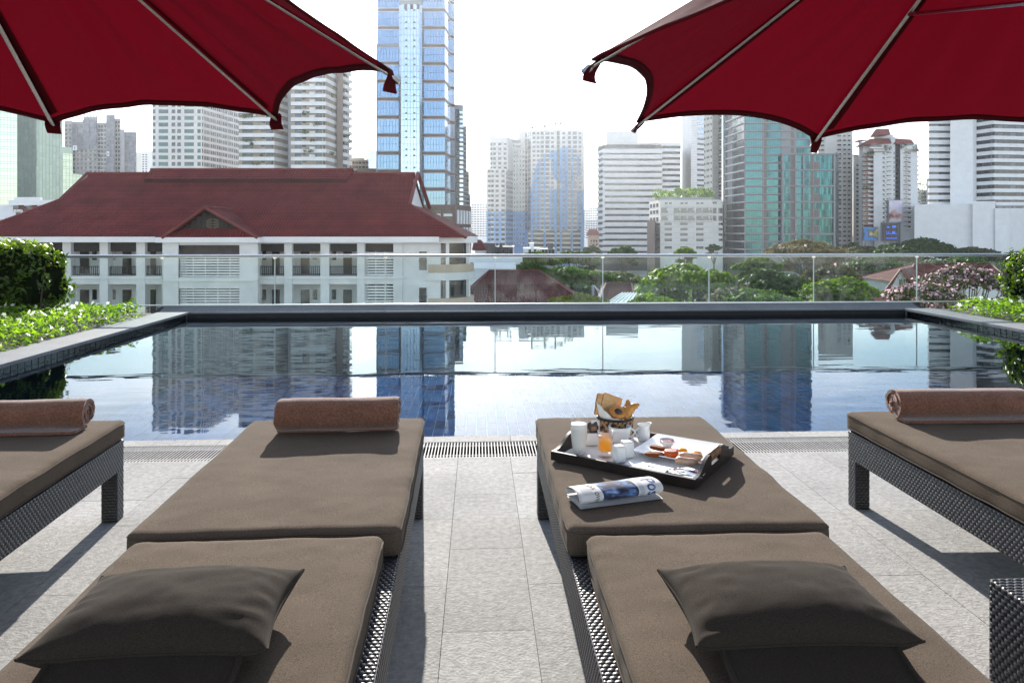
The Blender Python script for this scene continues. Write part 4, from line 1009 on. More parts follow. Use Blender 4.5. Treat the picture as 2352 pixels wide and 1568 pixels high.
def printed(text, s0, t0, size, m, name, bold=0.0):
    cu = bpy.data.curves.new('t', 'FONT'); cu.body = text; cu.size = 1.0; cu.offset = bold; cu.resolution_u = 3
    ob = bpy.data.objects.new('t', cu); COL.objects.link(ob); bpy.context.view_layer.update()
    me = ob.evaluated_get(bpy.context.evaluated_depsgraph_get()).to_mesh(); arc = .155
    V = []; F = []
    bm = bmesh.new(); bm.from_mesh(me); bmesh.ops.subdivide_edges(bm, edges=[e for e in bm.edges if e.calc_length() > .25], cuts=3)
    for v in bm.verts: V.append(nsurf(s0 + v.co.y * size / nl_, t0 - v.co.x * size / arc, .0006))
    bm.verts.index_update()
    for f in bm.faces: F.append(tuple(v.index for v in f.verts))
    bm.free(); ob.to_mesh_clear(); bpy.data.objects.remove(ob); bpy.data.curves.remove(cu)
    if V: mk(name, V, F, m, npr)
printed('k Post', .815, .83, .058, m_blue, 'masthead_print', .012)
printed('ps over', .175, .56, .030, m_ink, 'headline_print')
for q in range(6):                                        # unreadable columns of small type
    P = [[nsurf(.150 - .020 * q + .006 * i, .26 + .30 * j / 10 + .02 * (q % 2), .0006) for j in range(11)] for i in range(2)]
    G().grid(P, flip=True).build('text_line', m_type, npr)
# ================================================================== the city
GZ = -22.0
structure(mk('ground', [(-1500, 9, GZ), (1500, 9, GZ), (2600, 3600, GZ), (-2600, 3600, GZ)], [(0, 1, 2, 3)], mat('city_ground', (.32, .32, .30), .9, var=.4, vscale=.05)))
c_white = mat('white_render', (.72, .73, .75), .8, var=.06, vscale=.25)
c_white2 = mat('white_parapet', (.78, .79, .81), .75, var=.05, vscale=.4)
c_beige = mat('beige_brick', (.36, .31, .26), .85, var=.1, vscale=.5)
c_cream = mat('cream_render', (.66, .65, .62), .8, var=.06, vscale=.3)
c_brown = mat('brown_tile', (.19, .135, .115), .7, var=.1, vscale=.6)
c_grey = mat('grey_concrete', (.33, .34, .37), .8, var=.12, vscale=.3)
c_net = mat('scaffold_net', (.20, .215, .26), .9, var=.28, vscale=.35, island=.15)
c_dkwin = mat('dark_window', (.018, .020, .026), .12, spec=.8, rand=.4)
c_win = mat('grey_blue_window', (.055, .065, .085), .10, spec=.9, rand=.5)
c_teal = mat('teal_window', (.012, .085, .085), .08, spec=.9, rand=.45)
def mirror(name, c, rough, wob, sc, rnd=.12):
    """tinted curtain-wall glass, each pane bowed a little so that reflections break up"""
    m = mat(name, c, rough, metal=.85, bump=wob, bscale=sc, bdist=.12, rand=rnd); return m
c_tealg = mirror('teal_curtain_glass', (.024, .088, .100), .06, .45, .28, .55)
c_blueg = mirror('blue_curtain_glass', (.24, .34, .48), .07, .10, .12, .08)
c_paleg = mirror('pale_curtain_glass', (.52, .60, .72), .12, .12, .2, .05)
c_greeng = mirror('green_curtain_glass', (.42, .52, .42), .10, .25, .16, .07)
c_greend = mirror('dark_green_curtain_glass', (.22, .30, .27), .07, .35, .14, .1)
c_mull = mat('mullion_grey', (.30, .32, .36), .5, var=.05, vscale=1)
c_frame = mat('grey_frame', (.25, .26, .29), .6, var=.06, vscale=.6)
c_band = mat('brown_spandrel', (.17, .125, .12), .5, var=.05, vscale=1)
c_bandw = mat('pale_trim', (.62, .60, .58), .6)
c_red = mat('red_roof_far', (.26, .06, .045), .8, var=.12, vscale=.6)
c_bush = leaf_mat('balcony_plant', (.03, .06, .015), (.08, .13, .03), .25)

class Face:
    def __init__(s, b, P1, P2):
        s.b = b; s.o = Vector(P1); v = Vector(P2) - s.o; s.L = v.length; s.e = v.normalized(); s.n = Vector((s.e.y, -s.e.x)); s.rz = math.atan2(s.e.y, s.e.x)
    def s_at(s, px):
        r = ray(px); det = s.e.x * (-r[1]) - s.e.y * (-r[0])
        return ((-s.o.x) * (-r[1]) - (-s.o.y) * (-r[0])) / det
    def d_at(s, t): p = s.o + s.e * t; return p.x * sn + p.y * cs
    def box(s, name, s0, s1, z0, z1, o0, o1, m):
        p = s.o + s.e * ((s0 + s1) / 2) + s.n * ((o0 + o1) / 2)
        s.b.p.append((name, (p.x, p.y, (z0 + z1) / 2), (abs(s1 - s0), abs(o1 - o0), abs(z1 - z0)), s.rz, m))
    def pb(s, name, x0, x1, z0, z1, o0, o1, m): s.box(name, s.s_at(x0), s.s_at(x1), z0, z1, o0, o1, m)
class Bld:
    def __init__(s, name, label, px, d, cat='building', group=None):
        g = gp(px, d); s.d = d; s.r = root(name, (g[0], g[1], GZ), label, cat, group); s.p = []
    def z(s, py): return zz(py, s.d)
    def face(s, x1, d1, x2, d2): return Face(s, gp(x1, d1), gp(x2, d2))
    def body(s, pts, depth, ytop, m, name='wall', z0=GZ, dref=None):
        f = [gp(*q) for q in pts]; bk = [gp(q[0], q[1] + depth) for q in pts[::-1]]
        return G().prism(f + bk, z0, zz(ytop, dref or s.d), 0).build(name, m, s.r)
    def done(s):
        by = {}
        for q in s.p: by.setdefault(q[0], []).append(q)
        for nm, L in by.items():
            L.sort(key=lambda q: -q[2][0] * q[2][2])
            for (n_, c, sz, rz, m) in L[:300]: piece(n_, c, sz, m, s.r, rz)
            if len(L) > 300:
                mats = []; g = G()
                for (n_, c, sz, rz, m) in L[300:]:
                    if m not in mats: mats.append(m)
                    g.box(c, sz, rz, mats.index(m))
                stuff(g.build('further_' + nm + 's', mats, s.r))
        return s
def bush(c, rad, n, parent, name='plant', m=None, size=.25):
    p = np.random.normal(size=(n, 3)); p /= np.linalg.norm(p, axis=1)[:, None]; p *= np.random.uniform(.3, 1, n)[:, None] ** .5
    v, f = leaves(np.array(c) + p * np.array(rad), p, size, .5, .7); return mk(name, v, f, m or c_bush, parent)

# --- green glass tower, far left
b = Bld('glass_tower', 'green mirror-glass office tower at the far left edge', 0, 330)
pa, pb_ = -60, 39.5
b.body([(pa, 322), (39.5, 330), (143.5, 352)], 30, 120, c_greend)
b.body([(143.5, 352.2), (167, 357)], 26, 323.6, c_greend, 'step_wall'); b.body([(167, 357.2), (189, 362)], 24, 388, c_greend, 'step_wall')
for (x1, d1, x2, d2, yt, m, nc) in ((pa, 322, 39.5, 330, 130, c_greeng, 13), (39.5, 330, 143.5, 352, 130, c_greend, 13), (143.5, 352.2, 167, 357, 324, c_greeng, 3), (167, 357.2, 189, 362, 388.5, c_greeng, 3)):
    f = b.face(x1, d1, x2, d2); y = 505
    while y - 16.6 > yt:
        for i in range(nc):
            a, c = f.L * i / nc, f.L * (i + 1) / nc
            f.box('glass_pane', a + .07, c - .07, b.z(y) + .12, b.z(y - 11.5) - .12, 0, .12, m); f.box('spandrel_pane', a + .07, c - .07, b.z(y - 11.5) + .1, b.z(y - 16.6) - .1, 0, .12, m)
        y -= 16.6
b.done()
# --- half-built condominium wrapped in netting
b = Bld('unfinished_tower', 'grey-blue high-rise under construction wrapped in scaffold netting', 148, 470)
secs = [(148, 166, 277, c_grey), (166, 192, 278, c_net), (192, 224, 268, c_net), (224, 245, 281, c_grey), (245, 264, 264, c_net), (264, 276.5, 271, c_grey), (276.5, 286, 297, c_dkwin), (286, 313.5, 302, c_net)]
for i, (x1, x2, yt, m) in enumerate(secs):
    dd = 470 + (i % 2) * 2.5; f = b.face(x1, dd, x2, dd); b.body([(x1, dd), (x2, dd)], 20, yt, c_grey)
    y = 400
    while y - 9.6 > yt:
        z0, z1 = b.z(y), b.z(y - 9.6)
        if m is c_net and not (x1 == 166 and y > 347) and not (x1 == 192 and y > 345):
            nn = 2
            for k in range(nn):
                if random.random() < .95: f.box('net_panel', f.L * k / nn + .1, f.L * (k + 1) / nn - .1, z0 + .05, z1 - .05, .25, .55 + random.uniform(0, .7), c_net)
        elif m is not c_dkwin:
            nn = 3 if x2 - x1 > 18 else 2
            for k in range(nn): f.box('window_opening', f.L * (k + .25) / nn, f.L * (k + .75) / nn, z0 + .7, z1 - .5, .02, .12, c_dkwin)
            f.box('slab_edge', 0, f.L, z0 - .15, z0 + .2, .0, .9, c_white if x1 in (224,) else c_grey)
        y -= 9.6
f = b.face(166, 470, 264, 470)
f.pb('sign_panel', 171, 180, b.z(346), b.z(335), 1.4, 1.6, c_white2); f.pb('sign_panel', 248, 254, b.z(359), b.z(349), 1.4, 1.6, c_white2)
m_sb = mat('sign_blue', (.05, .14, .5), .5); m_sy = mat('sign_yellow', (.7, .6, .05), .5)
f.pb('sign_mark', 173.5, 176, b.z(343), b.z(340.8), 1.6, 1.68, m_sb); f.pb('sign_mark', 174, 176, b.z(340.3), b.z(338), 1.6, 1.68, m_sb); f.pb('sign_mark', 176.3, 178.3, b.z(340.3), b.z(338), 1.6, 1.68, m_sy); f.pb('sign_mark', 249.5, 252.5, b.z(356), b.z(352), 1.6, 1.68, m_sb)
for k in range(5): f.pb('parapet_frame', 192 + k * 7, 193 + k * 7, b.z(275), b.z(263), -1, 0, c_white)
f.pb('parapet_frame', 192, 221, b.z(264), b.z(262.5), -1, 0, c_white)
b.done()
# --- small pale block beyond
b = Bld('pale_block', 'small cream and white apartment block left of the green-windowed tower', 313, 640)
b.body([(311, 640), (324, 640)], 20, 350, c_cream); b.body([(324, 640), (351, 640)], 20, 347.5, c_white)
f = b.face(324, 640, 351, 640)
for j in range(8):
    for x in (327, 334): f.pb('window', x, x + 4, b.z(395 - j * 5.4), b.z(392 - j * 5.4), 0, .15, c_win)
b.done()
# --- low white and maroon building in front of the glass tower
b = Bld('low_white_building', 'low white building with maroon strip and awnings at the left edge', 24, 150)
b.body([(-40, 150), (24, 150), (139, 150)], 14, 470, c_white, dref=150)
f = b.face(24, 149.9, 139, 149.9); m_mar = mat('maroon_strip', (.13, .035, .04), .7); m_awn = mat('blue_awning', (.35, .5, .7), .7)
f.pb('parapet', 24, 139, b.z(470), b.z(460), 0, .6, c_white2); f.pb('parapet', 33, 93, b.z(461), b.z(453), -.6, .1, c_white2)
f.pb('maroon_strip', 31, 120, b.z(486), b.z(471), .02, .12, m_mar)
for x in (33, 63, 93): f.pb('window', x, x + 11, b.z(480), b.z(473), .12, .2, c_dkwin); f.pb('awning', x - .5, x + 12, b.z(473.5), b.z(471.5), .12, 1.0, m_awn)
for x in (38, 46): f.pb('air_conditioner', x, x + 6, b.z(486), b.z(481.5), .12, .9, c_white2)
f.pb('pilaster', 51, 54, b.z(500), b.z(482), .0, .5, c_white2); f.pb('window', 37, 50, b.z(500), b.z(488), .0, .1, c_dkwin); f.pb('ledge', -30, 34, b.z(504), b.z(499), 0, 3, c_white2)
b.done()

# --- white tower with green windows
b = Bld('white_tower', 'white apartment tower with rows of dark green windows, left of the balcony condominium', 350, 330)
b.body([(350, 330), (463.5, 330), (549, 361)], 26, 92, c_white)
def zx(v): return 344.5 + .2002 * v
ff = b.face(350, 330, 463.5, 330); fs = b.face(463.5, 330, 549, 361)
for j in range(-11, 10):
    zb, zt = b.z(260.7 + 15.07 * j), b.z(260.7 + 15.07 * j - 8.8)
    for (a, c, m) in ((32, 62, c_teal), (100, 208, c_teal), (250, 290, c_dkwin), (315, 355, c_dkwin), (395, 503, c_teal), (545, 582, c_teal)):
        ff.pb('window', zx(a), zx(c), zb, zt, .0, .10, m)
        if m is c_dkwin: ff.pb('balcony_rail', zx(a), zx(c), zb, zb + .9, .10, .22, c_win)
    ff.pb('sill_band', 350, 463.3, zb - .75, zb - .45, .0, .22, c_white2)
    fs.box('sill_band', .1, fs.L, zb - .75, zb - .45, .0, .22, c_white2)
    n = 19
    for i in range(n):
        a = fs.L * (i + .12) / n; w = fs.L / n * (.72 if i % 3 else .5); fs.box('window', a, a + w, zb, zt, .0, .10, c_win if i % 3 else c_dkwin)
b.done()

# --- balcony condominium
b = Bld('balcony_condominium', 'beige condominium with white balcony parapets and plants, behind the big red roof', 548, 282)
D = 282
b.body([(548, D + 1.3), (630, D + 1.3), (661, D + 12), (668, D + 12), (668.1, D + 1.3), (749, D + 1.3), (773, D + 12), (787, D + 12), (803, D + 20)], 24, 100, c_beige)
b.body([(661.5, D + 6), (668, D + 6)], 8, 96, c_grey, 'stair_column'); b.body([(773, D + 9), (787.5, D + 9.5)], 10, 94, c_brown, 'brown_pier')
fL = b.face(548, D, 630, D); fLs = b.face(630, D, 661, D + 10.7); fR = b.face(668, D, 749, D); fRs = b.face(749, D, 773, D + 10.7); fE = b.face(787, D + 11, 803, D + 18)
zx = lambda v: 344.5 + .2002 * v
for j in range(-7, 10):
    z1, z0 = b.z(233.7 + 18.1 * j), b.z(233.7 + 18.1 * j + 8.6)
    for f in (fL, fLs, fR, fRs): f.box('balcony_parapet', 0 if f in (fL, fR) else .15, f.L, z0, z1, -.3, 0, c_white2)
    for f in (fL, fR): f.box('balcony_slab', 0, f.L, z0 - .02, z0 + .25, -1.3, -.3, c_grey)
    fE.box('balcony_parapet', 0, fE.L, z0 - .3, z1 - .3, 0, 1.2, c_white2)
    za, zb = z1 + .05, z1 + 1.62
    for (a, c) in ((1045, 1165), (1260, 1308), (1318, 1396)): fL.pb('window', zx(a), zx(c), za if c - a > 50 else za + .9, zb, -1.3, -1.22, c_dkwin)
    for i in range(3): fLs.box('window', fLs.L * (.05 + i * .32), fLs.L * (.27 + i * .32), za, zb, -1.25, -1.1, c_dkwin)
    for (a, c) in ((1648, 1726), (1735, 1780), (1895, 1962)): fR.pb('window', zx(a), zx(c), za if c - a > 50 else za + .9, zb, -1.3, -1.22, c_win if c - a > 50 else c_dkwin)
    if random.random() < .7: fR.pb('air_conditioner', zx(1822), zx(1850), za + .1, za + .9, -1.2, -.7, c_white2); fR.pb('air_conditioner', zx(1854), zx(1882), za + .1, za + .9, -1.2, -.7, c_white2)
    if random.random() < .5: fL.pb('air_conditioner', zx(1175), zx(1200), za + .6, za + 1.3, -1.2, -.7, c_white2)
    for i in range(4): fRs.box('window', fRs.L * (.04 + i * .24), fRs.L * (.22 + i * .24), za, zb, -1.25, -1.1, c_dkwin)
    fE.box('window', fE.L * .1, fE.L * .6, za, zb, -.05, .1, c_dkwin)
    if random.random() < .85:
        f = random.choice((fL, fR, fRs)); t = f.L * random.uniform(.2, .9); p = f.o + f.e * t
        bush((p.x, p.y - .2, z1 + random.uniform(.2, .7)), (random.uniform(.6, 2.2), .4, random.uniform(.4, 1.1)), 70, b.r, 'balcony_plant', None, .28)
for (px, py, w) in ((565, 268, 3.2), (568, 322, 3.4), (578, 331, .8), (700, 303, 1.8), (708, 346, 2.6), (702, 258, 1.6), (762, 352, 1.2), (801, 326, 1.8), (799, 311, 1.2)):
    q = wp(px, py, D - .4 + (14 if px > 780 else 0)); bush(q, (w, .5, .8), 90, b.r, 'balcony_plant', None, .3)
b.done()
# --- low beige office and pale glass block between condominium and blue tower
b = Bld('beige_office', 'small stepped beige office block beside the balcony condominium', 800, 330)
b.body([(797, 330), (846, 330)], 14, 367, c_beige); b.body([(803, 331), (838, 331)], 12, 362, c_cream, 'roof_storey'); b.body([(820, 328), (864, 328)], 10, 388, c_brown, 'podium_wall')
f = b.face(797, 330, 846, 330)
for y in (374, 384, 394):
    for x in range(800, 842, 8): f.pb('window', x, x + 6.5, b.z(y + 2.6), b.z(y - 2.2), 0, .1, c_dkwin)
b.done()
b = Bld('pale_glass_block', 'pale blue glass block peeking out left of the blue tower', 840, 520)
b.body([(840, 520), (875, 520)], 20, 346, c_paleg)
f = b.face(840, 520, 875, 520)
for j in range(8):
    for i in range(5): f.pb('glass_pane', 840.3 + 7 * i, 846.7 + 7 * i, b.z(352 + 7 * j), b.z(347 + 7 * j), 0, .15, c_paleg)
b.done()

# --- tall blue glass tower
b = Bld('blue_tower', 'tall blue glass skyscraper with brown bands and pale central bay', 868, 320)
D = 320; tz = lambda v: .3514 * v; tx = lambda v: 849.8 + .3514 * v
b.body([(867, D), (1021.5, D), (1034, D + 14), (1044, D + 16)], 38, -100, c_mull)
b.body([(864.5, D - 1.2), (868, D - 1.2), (916, D - 1.2)], 20, 102, c_mull, 'left_bay'); b.body([(917, D - 3.4), (921, D - 4.4), (964, D - 4.4), (969.5, D - 3.4)], 10, 17, c_mull, 'central_bay')
fl = b.face(867, D - 1.2, 916, D - 1.2); fu = b.face(868, D, 917, D); fr_ = b.face(970, D, 1021.5, D); fc = b.face(921, D - 4.4, 964, D - 4.4); fc0 = b.face(917, D - 3.4, 921, D - 4.4); fc1 = b.face(964, D - 4.4, 969.5, D - 3.4); fsd = b.face(1021.5, D, 1034, D + 14); fs2 = b.face(1034, D + 14, 1044, D + 16)
per = 41.1
for j in range(-6, 12):
    yb = 183.4 + per * j                                   # top of a brown band
    zb1, zb0 = b.z(yb), b.z(yb + 9.2); zt = b.z(yb - per + 9.2)
    left = fl if yb > 105 else fu
    for (f, m, n) in ((left, c_blueg, 7), (fr_, c_blueg, 8), (fsd, c_paleg, 3), (fs2, c_paleg, 2)):
        o = .0
        f.box('spandrel_band', .05, f.L - .05, zb0 + .3, zb1 - .3, o, .15, c_band)
        f.box('trim_strip', 0, f.L, zb1 - .3, zb1, o, .2, c_bandw); f.box('trim_strip', 0, f.L, zb0, zb0 + .3, o, .2, c_bandw)
        for i in range(n): 
            for (q0, q1) in ((zb1, (zb1 + zt) / 2), ((zb1 + zt) / 2, zt)): f.box('glass_pane', f.L * i / n + .05, f.L * (i + 1) / n - .05, q0 + .05, q1 - .05, o, .1, m)
    if yb > 17:
        for k in range(3):
            q0, q1 = b.z(yb + per * k / 3), b.z(yb + per * (k + 1) / 3)
            for i in range(6): fc.box('bay_pane', fc.L * i / 6 + .06, fc.L * (i + 1) / 6 - .06, q1 + .06, q0 - .06, 0, .1, c_paleg)
            for f in (fc0, fc1): f.box('bay_pane', .05, f.L - .05, q1 + .06, q0 - .06, 0, .08, c_paleg)
            if k != 1:
                for i in (1.4, 4.0): fc.box('vent', fc.L * i / 6, fc.L * (i + .6) / 6, q1 + .1, q1 + .7, .1, .16, c_band)
for i in range(6): fc.box('crown_panel', fc.L * i / 6 + .1, fc.L * (i + 1) / 6 - .1, b.z(29), b.z(18), .1, .2, c_band if i % 2 else c_paleg)
b.done()
b = Bld('side_tower', 'slim stepped glass tower with a dark vertical strip behind the blue skyscraper', 1045, 345)
D = 345
b.body([(1043, D), (1064, D + 2)], 20, 240, c_mull); b.body([(1064, D + 2.1), (1071.5, D + 3)], 18, 288, c_mull, 'step_wall'); b.body([(1071.5, D + 3.1), (1077.5, D + 4)], 18, 392, c_mull, 'step_wall'); b.body([(1077.5, D + 4.1), (1081, D + 5)], 18, 445, c_mull, 'step_wall')
for (x1, d1, x2, d2, yt) in ((1043, D, 1064, D + 2, 241), (1064, D + 2.1, 1071.5, D + 3, 289), (1071.5, D + 3.1, 1077.5, D + 4, 393)):
    f = b.face(x1, d1, x2, d2); y = 545
    while y - 10.5 > yt:
        if x1 == 1043:
            f.pb('dark_pane', 1046.5, 1055, b.z(y) + .1, b.z(y - 10.5) - .1, 0, .15, c_dkwin); f.pb('glass_pane', 1055.4, 1063.8, b.z(y - 1), b.z(y - 7), 0, .12, c_paleg); f.pb('floor_edge', 1055, 1064, b.z(y), b.z(y - 1), 0, .8, c_white)
        else: f.box('glass_pane', .1, f.L - .1, b.z(y - 1), b.z(y - 7.5), 0, .12, c_win); f.box('floor_edge', 0, f.L, b.z(y), b.z(y - 1), 0, 1.0, c_white)
        y -= 10.5
b.done()
b = Bld('tower_podium', 'brown stone podium with white balconies and white columns below the blue skyscraper', 975, 300)
D = 300
b.body([(966, D), (1047, D), (1082, D + 22)], 16, 470, c_brown)
f = b.face(966, D, 1047, D); f2 = b.face(1047, D, 1082, D + 22)
for (x1, x2) in ((984, 1012), (1019, 1039)):
    for y in (497, 516, 535): f.pb('opening', x1, x2, b.z(y), b.z(y - 15), .0, .1, c_dkwin); f.pb('balcony_parapet', x1, x2, b.z(y), b.z(y - 6), .1, .6, c_white2)
for i in range(5):
    a = f2.L * (.06 + .19 * i)
    for (y0, y1) in ((514, 482), (545, 522)): f2.box('white_column', a, a + f2.L * .11, b.z(y0), b.z(y1), 0, .4, c_white2); f2.box('dark_pane', a + f2.L * .11, a + f2.L * .18, b.z(y0), b.z(y1), 0, .1, c_dkwin)
b.done()

# --- far white blocks on the gap
for (x1, x2, yt, d, lab, rows, cols) in ((1082, 1120, 466, 900, 'distant white slab block between the blue tower and the blue-white condominium', 14, 6), (1340, 1356, 480, 950, 'narrow distant white block just right of the blue-white condominium', 12, 3), (1350, 1377, 474, 1000, 'distant white stepped block left of the banded office building', 12, 5), (1345, 1378, 503, 700, 'wide low distant block below the far stepped one', 8, 6)):
    b = Bld('distant_block', lab, x1, d, group='distant white blocks between the towers'); b.body([(x1, d), (x2, d)], 25, yt, c_white); f = b.face(x1, d, x2, d)
    for j in range(rows):
        for i in range(cols): f.box('window', f.L * (i + .12) / cols, f.L * (i + .88) / cols, b.z(yt + 4 + 5.4 * j + 2.4), b.z(yt + 4 + 5.4 * j), 0, .2, c_win)
    b.done()
b = Bld('pink_house', 'pink house with red roof beside the distant blocks', 1352, 330)
b.body([(1350, 330), (1376, 330)], 10, 541, mat('pink_render', (.55, .38, .32), .8, var=.05, vscale=1)); f = b.face(1350, 330, 1376, 330)
for x in (1356, 1362, 1368): 
    for y in (556, 564): f.pb('window', x, x + 4, b.z(y), b.z(y - 5), 0, .1, c_dkwin)
P0, P1, P2, P3 = wp(1346, 540, 329), wp(1378, 540, 329), wp(1371, 526, 335), wp(1353, 526, 335); G().add([P0, P1, P2, P3, wp(1378, 540, 341), wp(1346, 540, 341)], [(0, 1, 2, 3), (1, 4, 2), (0, 3, 5), (3, 2, 4, 5)]).build('roof', c_red, b.r); b.done()

# --- blue and white condominium
def blue_paint():
    m = mat('blue_white_paint', (.70, .70, .70), .8, var=.03, vscale=.3); nt = m.node_tree; n = nt.nodes
    g = n.new('ShaderNodeNewGeometry'); sp = n.new('ShaderNodeSeparateXYZ'); lk(nt, g.outputs['Position'], sp.inputs[0])
    P = wp(1282, 435, 476)
    def M(op, a, b_):
        x = n.new('ShaderNodeMath'); x.operation = op
        for i, q in enumerate((a, b_)):
            if isinstance(q, (int, float)): x.inputs[i].default_value = q
            else: lk(nt, q, x.inputs[i])
        return x.outputs[0]
    low = M('LESS_THAN', sp.outputs[2], zz(437, 476))
    def ell(px, py, rx, rz):
        c = wp(px, py, 476); a = M('POWER', M('DIVIDE', M('SUBTRACT', sp.outputs[0], c.x), rx), 2); e = M('POWER', M('DIVIDE', M('SUBTRACT', sp.outputs[2], c.z), rz), 2); return M('LESS_THAN', M('ADD', a, e), 1.0)
    big = ell(1272, 440, 15, 28); hole = ell(1277, 398, 7, 11); s2 = ell(1300, 380, 10, 13)
    f = M('MAXIMUM', low, M('MAXIMUM', M('MULTIPLY', big, M('SUBTRACT', 1.0, hole)), s2))
    lft = M('LESS_THAN', sp.outputs[0], wp(1214, 435, 476).x); f = M('MULTIPLY', f, M('MAXIMUM', M('SUBTRACT', 1.0, lft), M('LESS_THAN', sp.outputs[2], zz(485, 476))))
    mx = n.new('ShaderNodeMixRGB'); mx.inputs[2].default_value = (.24, .44, .72, 1); lk(nt, f, mx.inputs[0]); lk(nt, n['Principled BSDF'].inputs['Base Color'].links[0].from_socket, mx.inputs[1]); lk(nt, mx.outputs[0], n['Principled BSDF'].inputs['Base Color']); return m
c_bp = blue_paint()
b = Bld('blue_white_condominium', 'white condominium with painted blue waves and sail canopies on its roof', 1118, 476)
D = 476; bx = lambda v: 1091 + .21236 * v; by = lambda v: 252.7 + .21236 * v
b.body([(bx(125), D), (bx(335), D), (bx(410), D + 16)], 24, by(635), c_bp); b.body([(bx(158), D + 1), (bx(355), D + 1), (bx(410), D + 14)], 20, by(290), c_bp, 'upper_wall', zz(by(640), D))
b.body([(bx(400), D + 16), (bx(540), D + 16)], 12, by(275), c_bp, 'link_wall'); b.body([(bx(540), D + 14), (bx(605), D + 2), (bx(1182), D + 2)], 22, by(205), c_bp, 'right_wall')
b.body([(bx(470), D + 17), (bx(580), D + 17)], 8, by(140), c_white, 'plant_room', zz(by(280), D)); b.body([(bx(178), D + 4), (bx(225), D + 4)], 6, by(255), c_white, 'plant_room', zz(by(292), D))
fR = b.face(bx(605), D + 2, bx(1182), D + 2); fC = b.face(bx(540), D + 14, bx(605), D + 2); fL = b.face(bx(125), D, bx(335), D); fU = b.face(bx(158), D + 1, bx(355), D + 1); fS = b.face(bx(335), D, bx(410), D + 16); fM = b.face(bx(410), D + 16, bx(540), D + 16)
for j in range(22):
    y1, y0 = 232 + 48.7 * j, 265 + 48.7 * j
    for (a, c, k) in ((623, 653, 0), (668, 697, 0), (710, 742, 1), (762, 805, 1), (822, 853, 0), (945, 975, 0), (1005, 1038, 1), (1058, 1102, 1), (1120, 1150, 0)):
        fR.pb('window', bx(a), bx(c), b.z(by(y0 + (8 if k else -4))), b.z(by(y1 + (0 if k else 5))), 0, .12, c_win)
        if k: fR.pb('balcony_parapet', bx(a - 3), bx(c + 3), b.z(by(y0 + 14)), b.z(by(y0 + 2)), .12, .7, c_white2)
    fR.pb('stairwell_window', bx(886), bx(914), b.z(by(y0 + 6)), b.z(by(y1 - 5)), 0, .15, c_dkwin)
    fC.box('window', fC.L * .08, fC.L * .36, b.z(by(y0 + 6)), b.z(by(y1)), 0, .12, c_dkwin); fC.box('window', fC.L * .5, fC.L * .95, b.z(by(y0 + 6)), b.z(by(y1)), 0, .12, c_win)
for j in range(16):
    y1, y0 = 652 + 52.5 * j, 678 + 52.5 * j
    for (a, c) in ((140, 170), (174, 203), (222, 256), (286, 322)): fL.pb('window', bx(a), bx(c), b.z(by(y0)), b.z(by(y1)), 0, .12, c_dkwin if a > 170 else c_win)
    for (a, c) in ((170, 206), (284, 324)): fL.pb('balcony_parapet', bx(a), bx(c), b.z(by(y0 + 12)), b.z(by(y0 + 2)), .1, .9, c_white2)
for j in range(6):
    y1 = 355 + 52 * j
    for (a, c) in ((168, 190), (196, 226), (250, 285), (310, 343)): fU.pb('window', bx(a), bx(c), b.z(by(y1 + 28)), b.z(by(y1)), 0, .12, c_win)
    fU.pb('balcony_parapet', bx(165), bx(347), b.z(by(y1 + 42)), b.z(by(y1 + 30)), .1, .9, c_white2)
for j in range(22):
    y1 = 360 + 51 * j
    for i in range(6): fS.box('window', fS.L * (i + .2) / 6, fS.L * (i + .7) / 6, b.z(by(y1 + 26)), b.z(by(y1)), 0, .12, c_win)
    if j > 0:
        for (a, c) in ((420, 434), (450, 460), (486, 497), (514, 532)): fM.pb('window', bx(a), bx(c), b.z(by(y1 + 24)), b.z(by(y1 + (4 if a > 440 else 10))), 0, .12, c_dkwin)
    else: 
        for y in (295, 350): fM.pb('window', bx(412), bx(494), b.z(by(y + 28)), b.z(by(y)), 0, .12, c_win)
for j in range(5):
    y1 = 1298 + 50 * j
    for (a, c) in ((575, 602), (624, 742), (766, 860), (884, 918), (938, 1036), (1060, 1140)):
        fR.pb('car_park_opening', bx(a), bx(c), b.z(by(y1 + 36)), b.z(by(y1)), 0, .1, c_dkwin); fR.pb('car_park_parapet', bx(a), bx(c), b.z(by(y1 + 48)), b.z(by(y1 + 30)), .1, .5, c_cream)
    if j == 0:
        for q in range(14): fR.pb('parked_car_roof', bx(630 + 36 * q), bx(650 + 36 * q), b.z(by(y1 + 36)), b.z(by(y1 + 26)), .1, .3, c_win)
# roof sail canopies
def sail(x0, x1, ys, d, posts, th=1.2):
    P = []
    for i in range(13):
        t = i / 12; px = x0 + (x1 - x0) * t; k = t * (len(ys) - 1); q = int(min(k, len(ys) - 2)); py = ys[q] + (ys[q + 1] - ys[q]) * (k - q); P.append([wp(px, py, d), wp(px, py, d + 9), wp(px, py, d + 9) - Vector((0, 0, th)), wp(px, py, d) - Vector((0, 0, th)), wp(px, py, d)])
    o = G().grid(P).build('sail_canopy', c_white2, b.r)
    for (px, y0, y1) in posts: p = wp(px, y0, d + 2); G().tube([wp(px, y1, d + 2), p], .7, 6).build('post', c_white, o)
sail(bx(205), bx(388), [by(196), by(210), by(216), by(214), by(200)], D + 4, [(bx(v), by(205), by(288)) for v in (238, 272, 355, 385)])
sail(bx(590), bx(872), [by(88), by(96), by(104), by(92), by(118)], D + 6, [(bx(v), by(98), by(204)) for v in (614, 755, 870)], .8)
for (v, w) in ((905, 150), (930, 140), (660, 195), (1010, 192), (760, 180)): q = wp(bx(v), by(w), D + 5); bush(q, (4 if w > 180 else 3.2, 1.5, 1.2), 60, b.r, 'roof_plant', None, .6)
b.done()

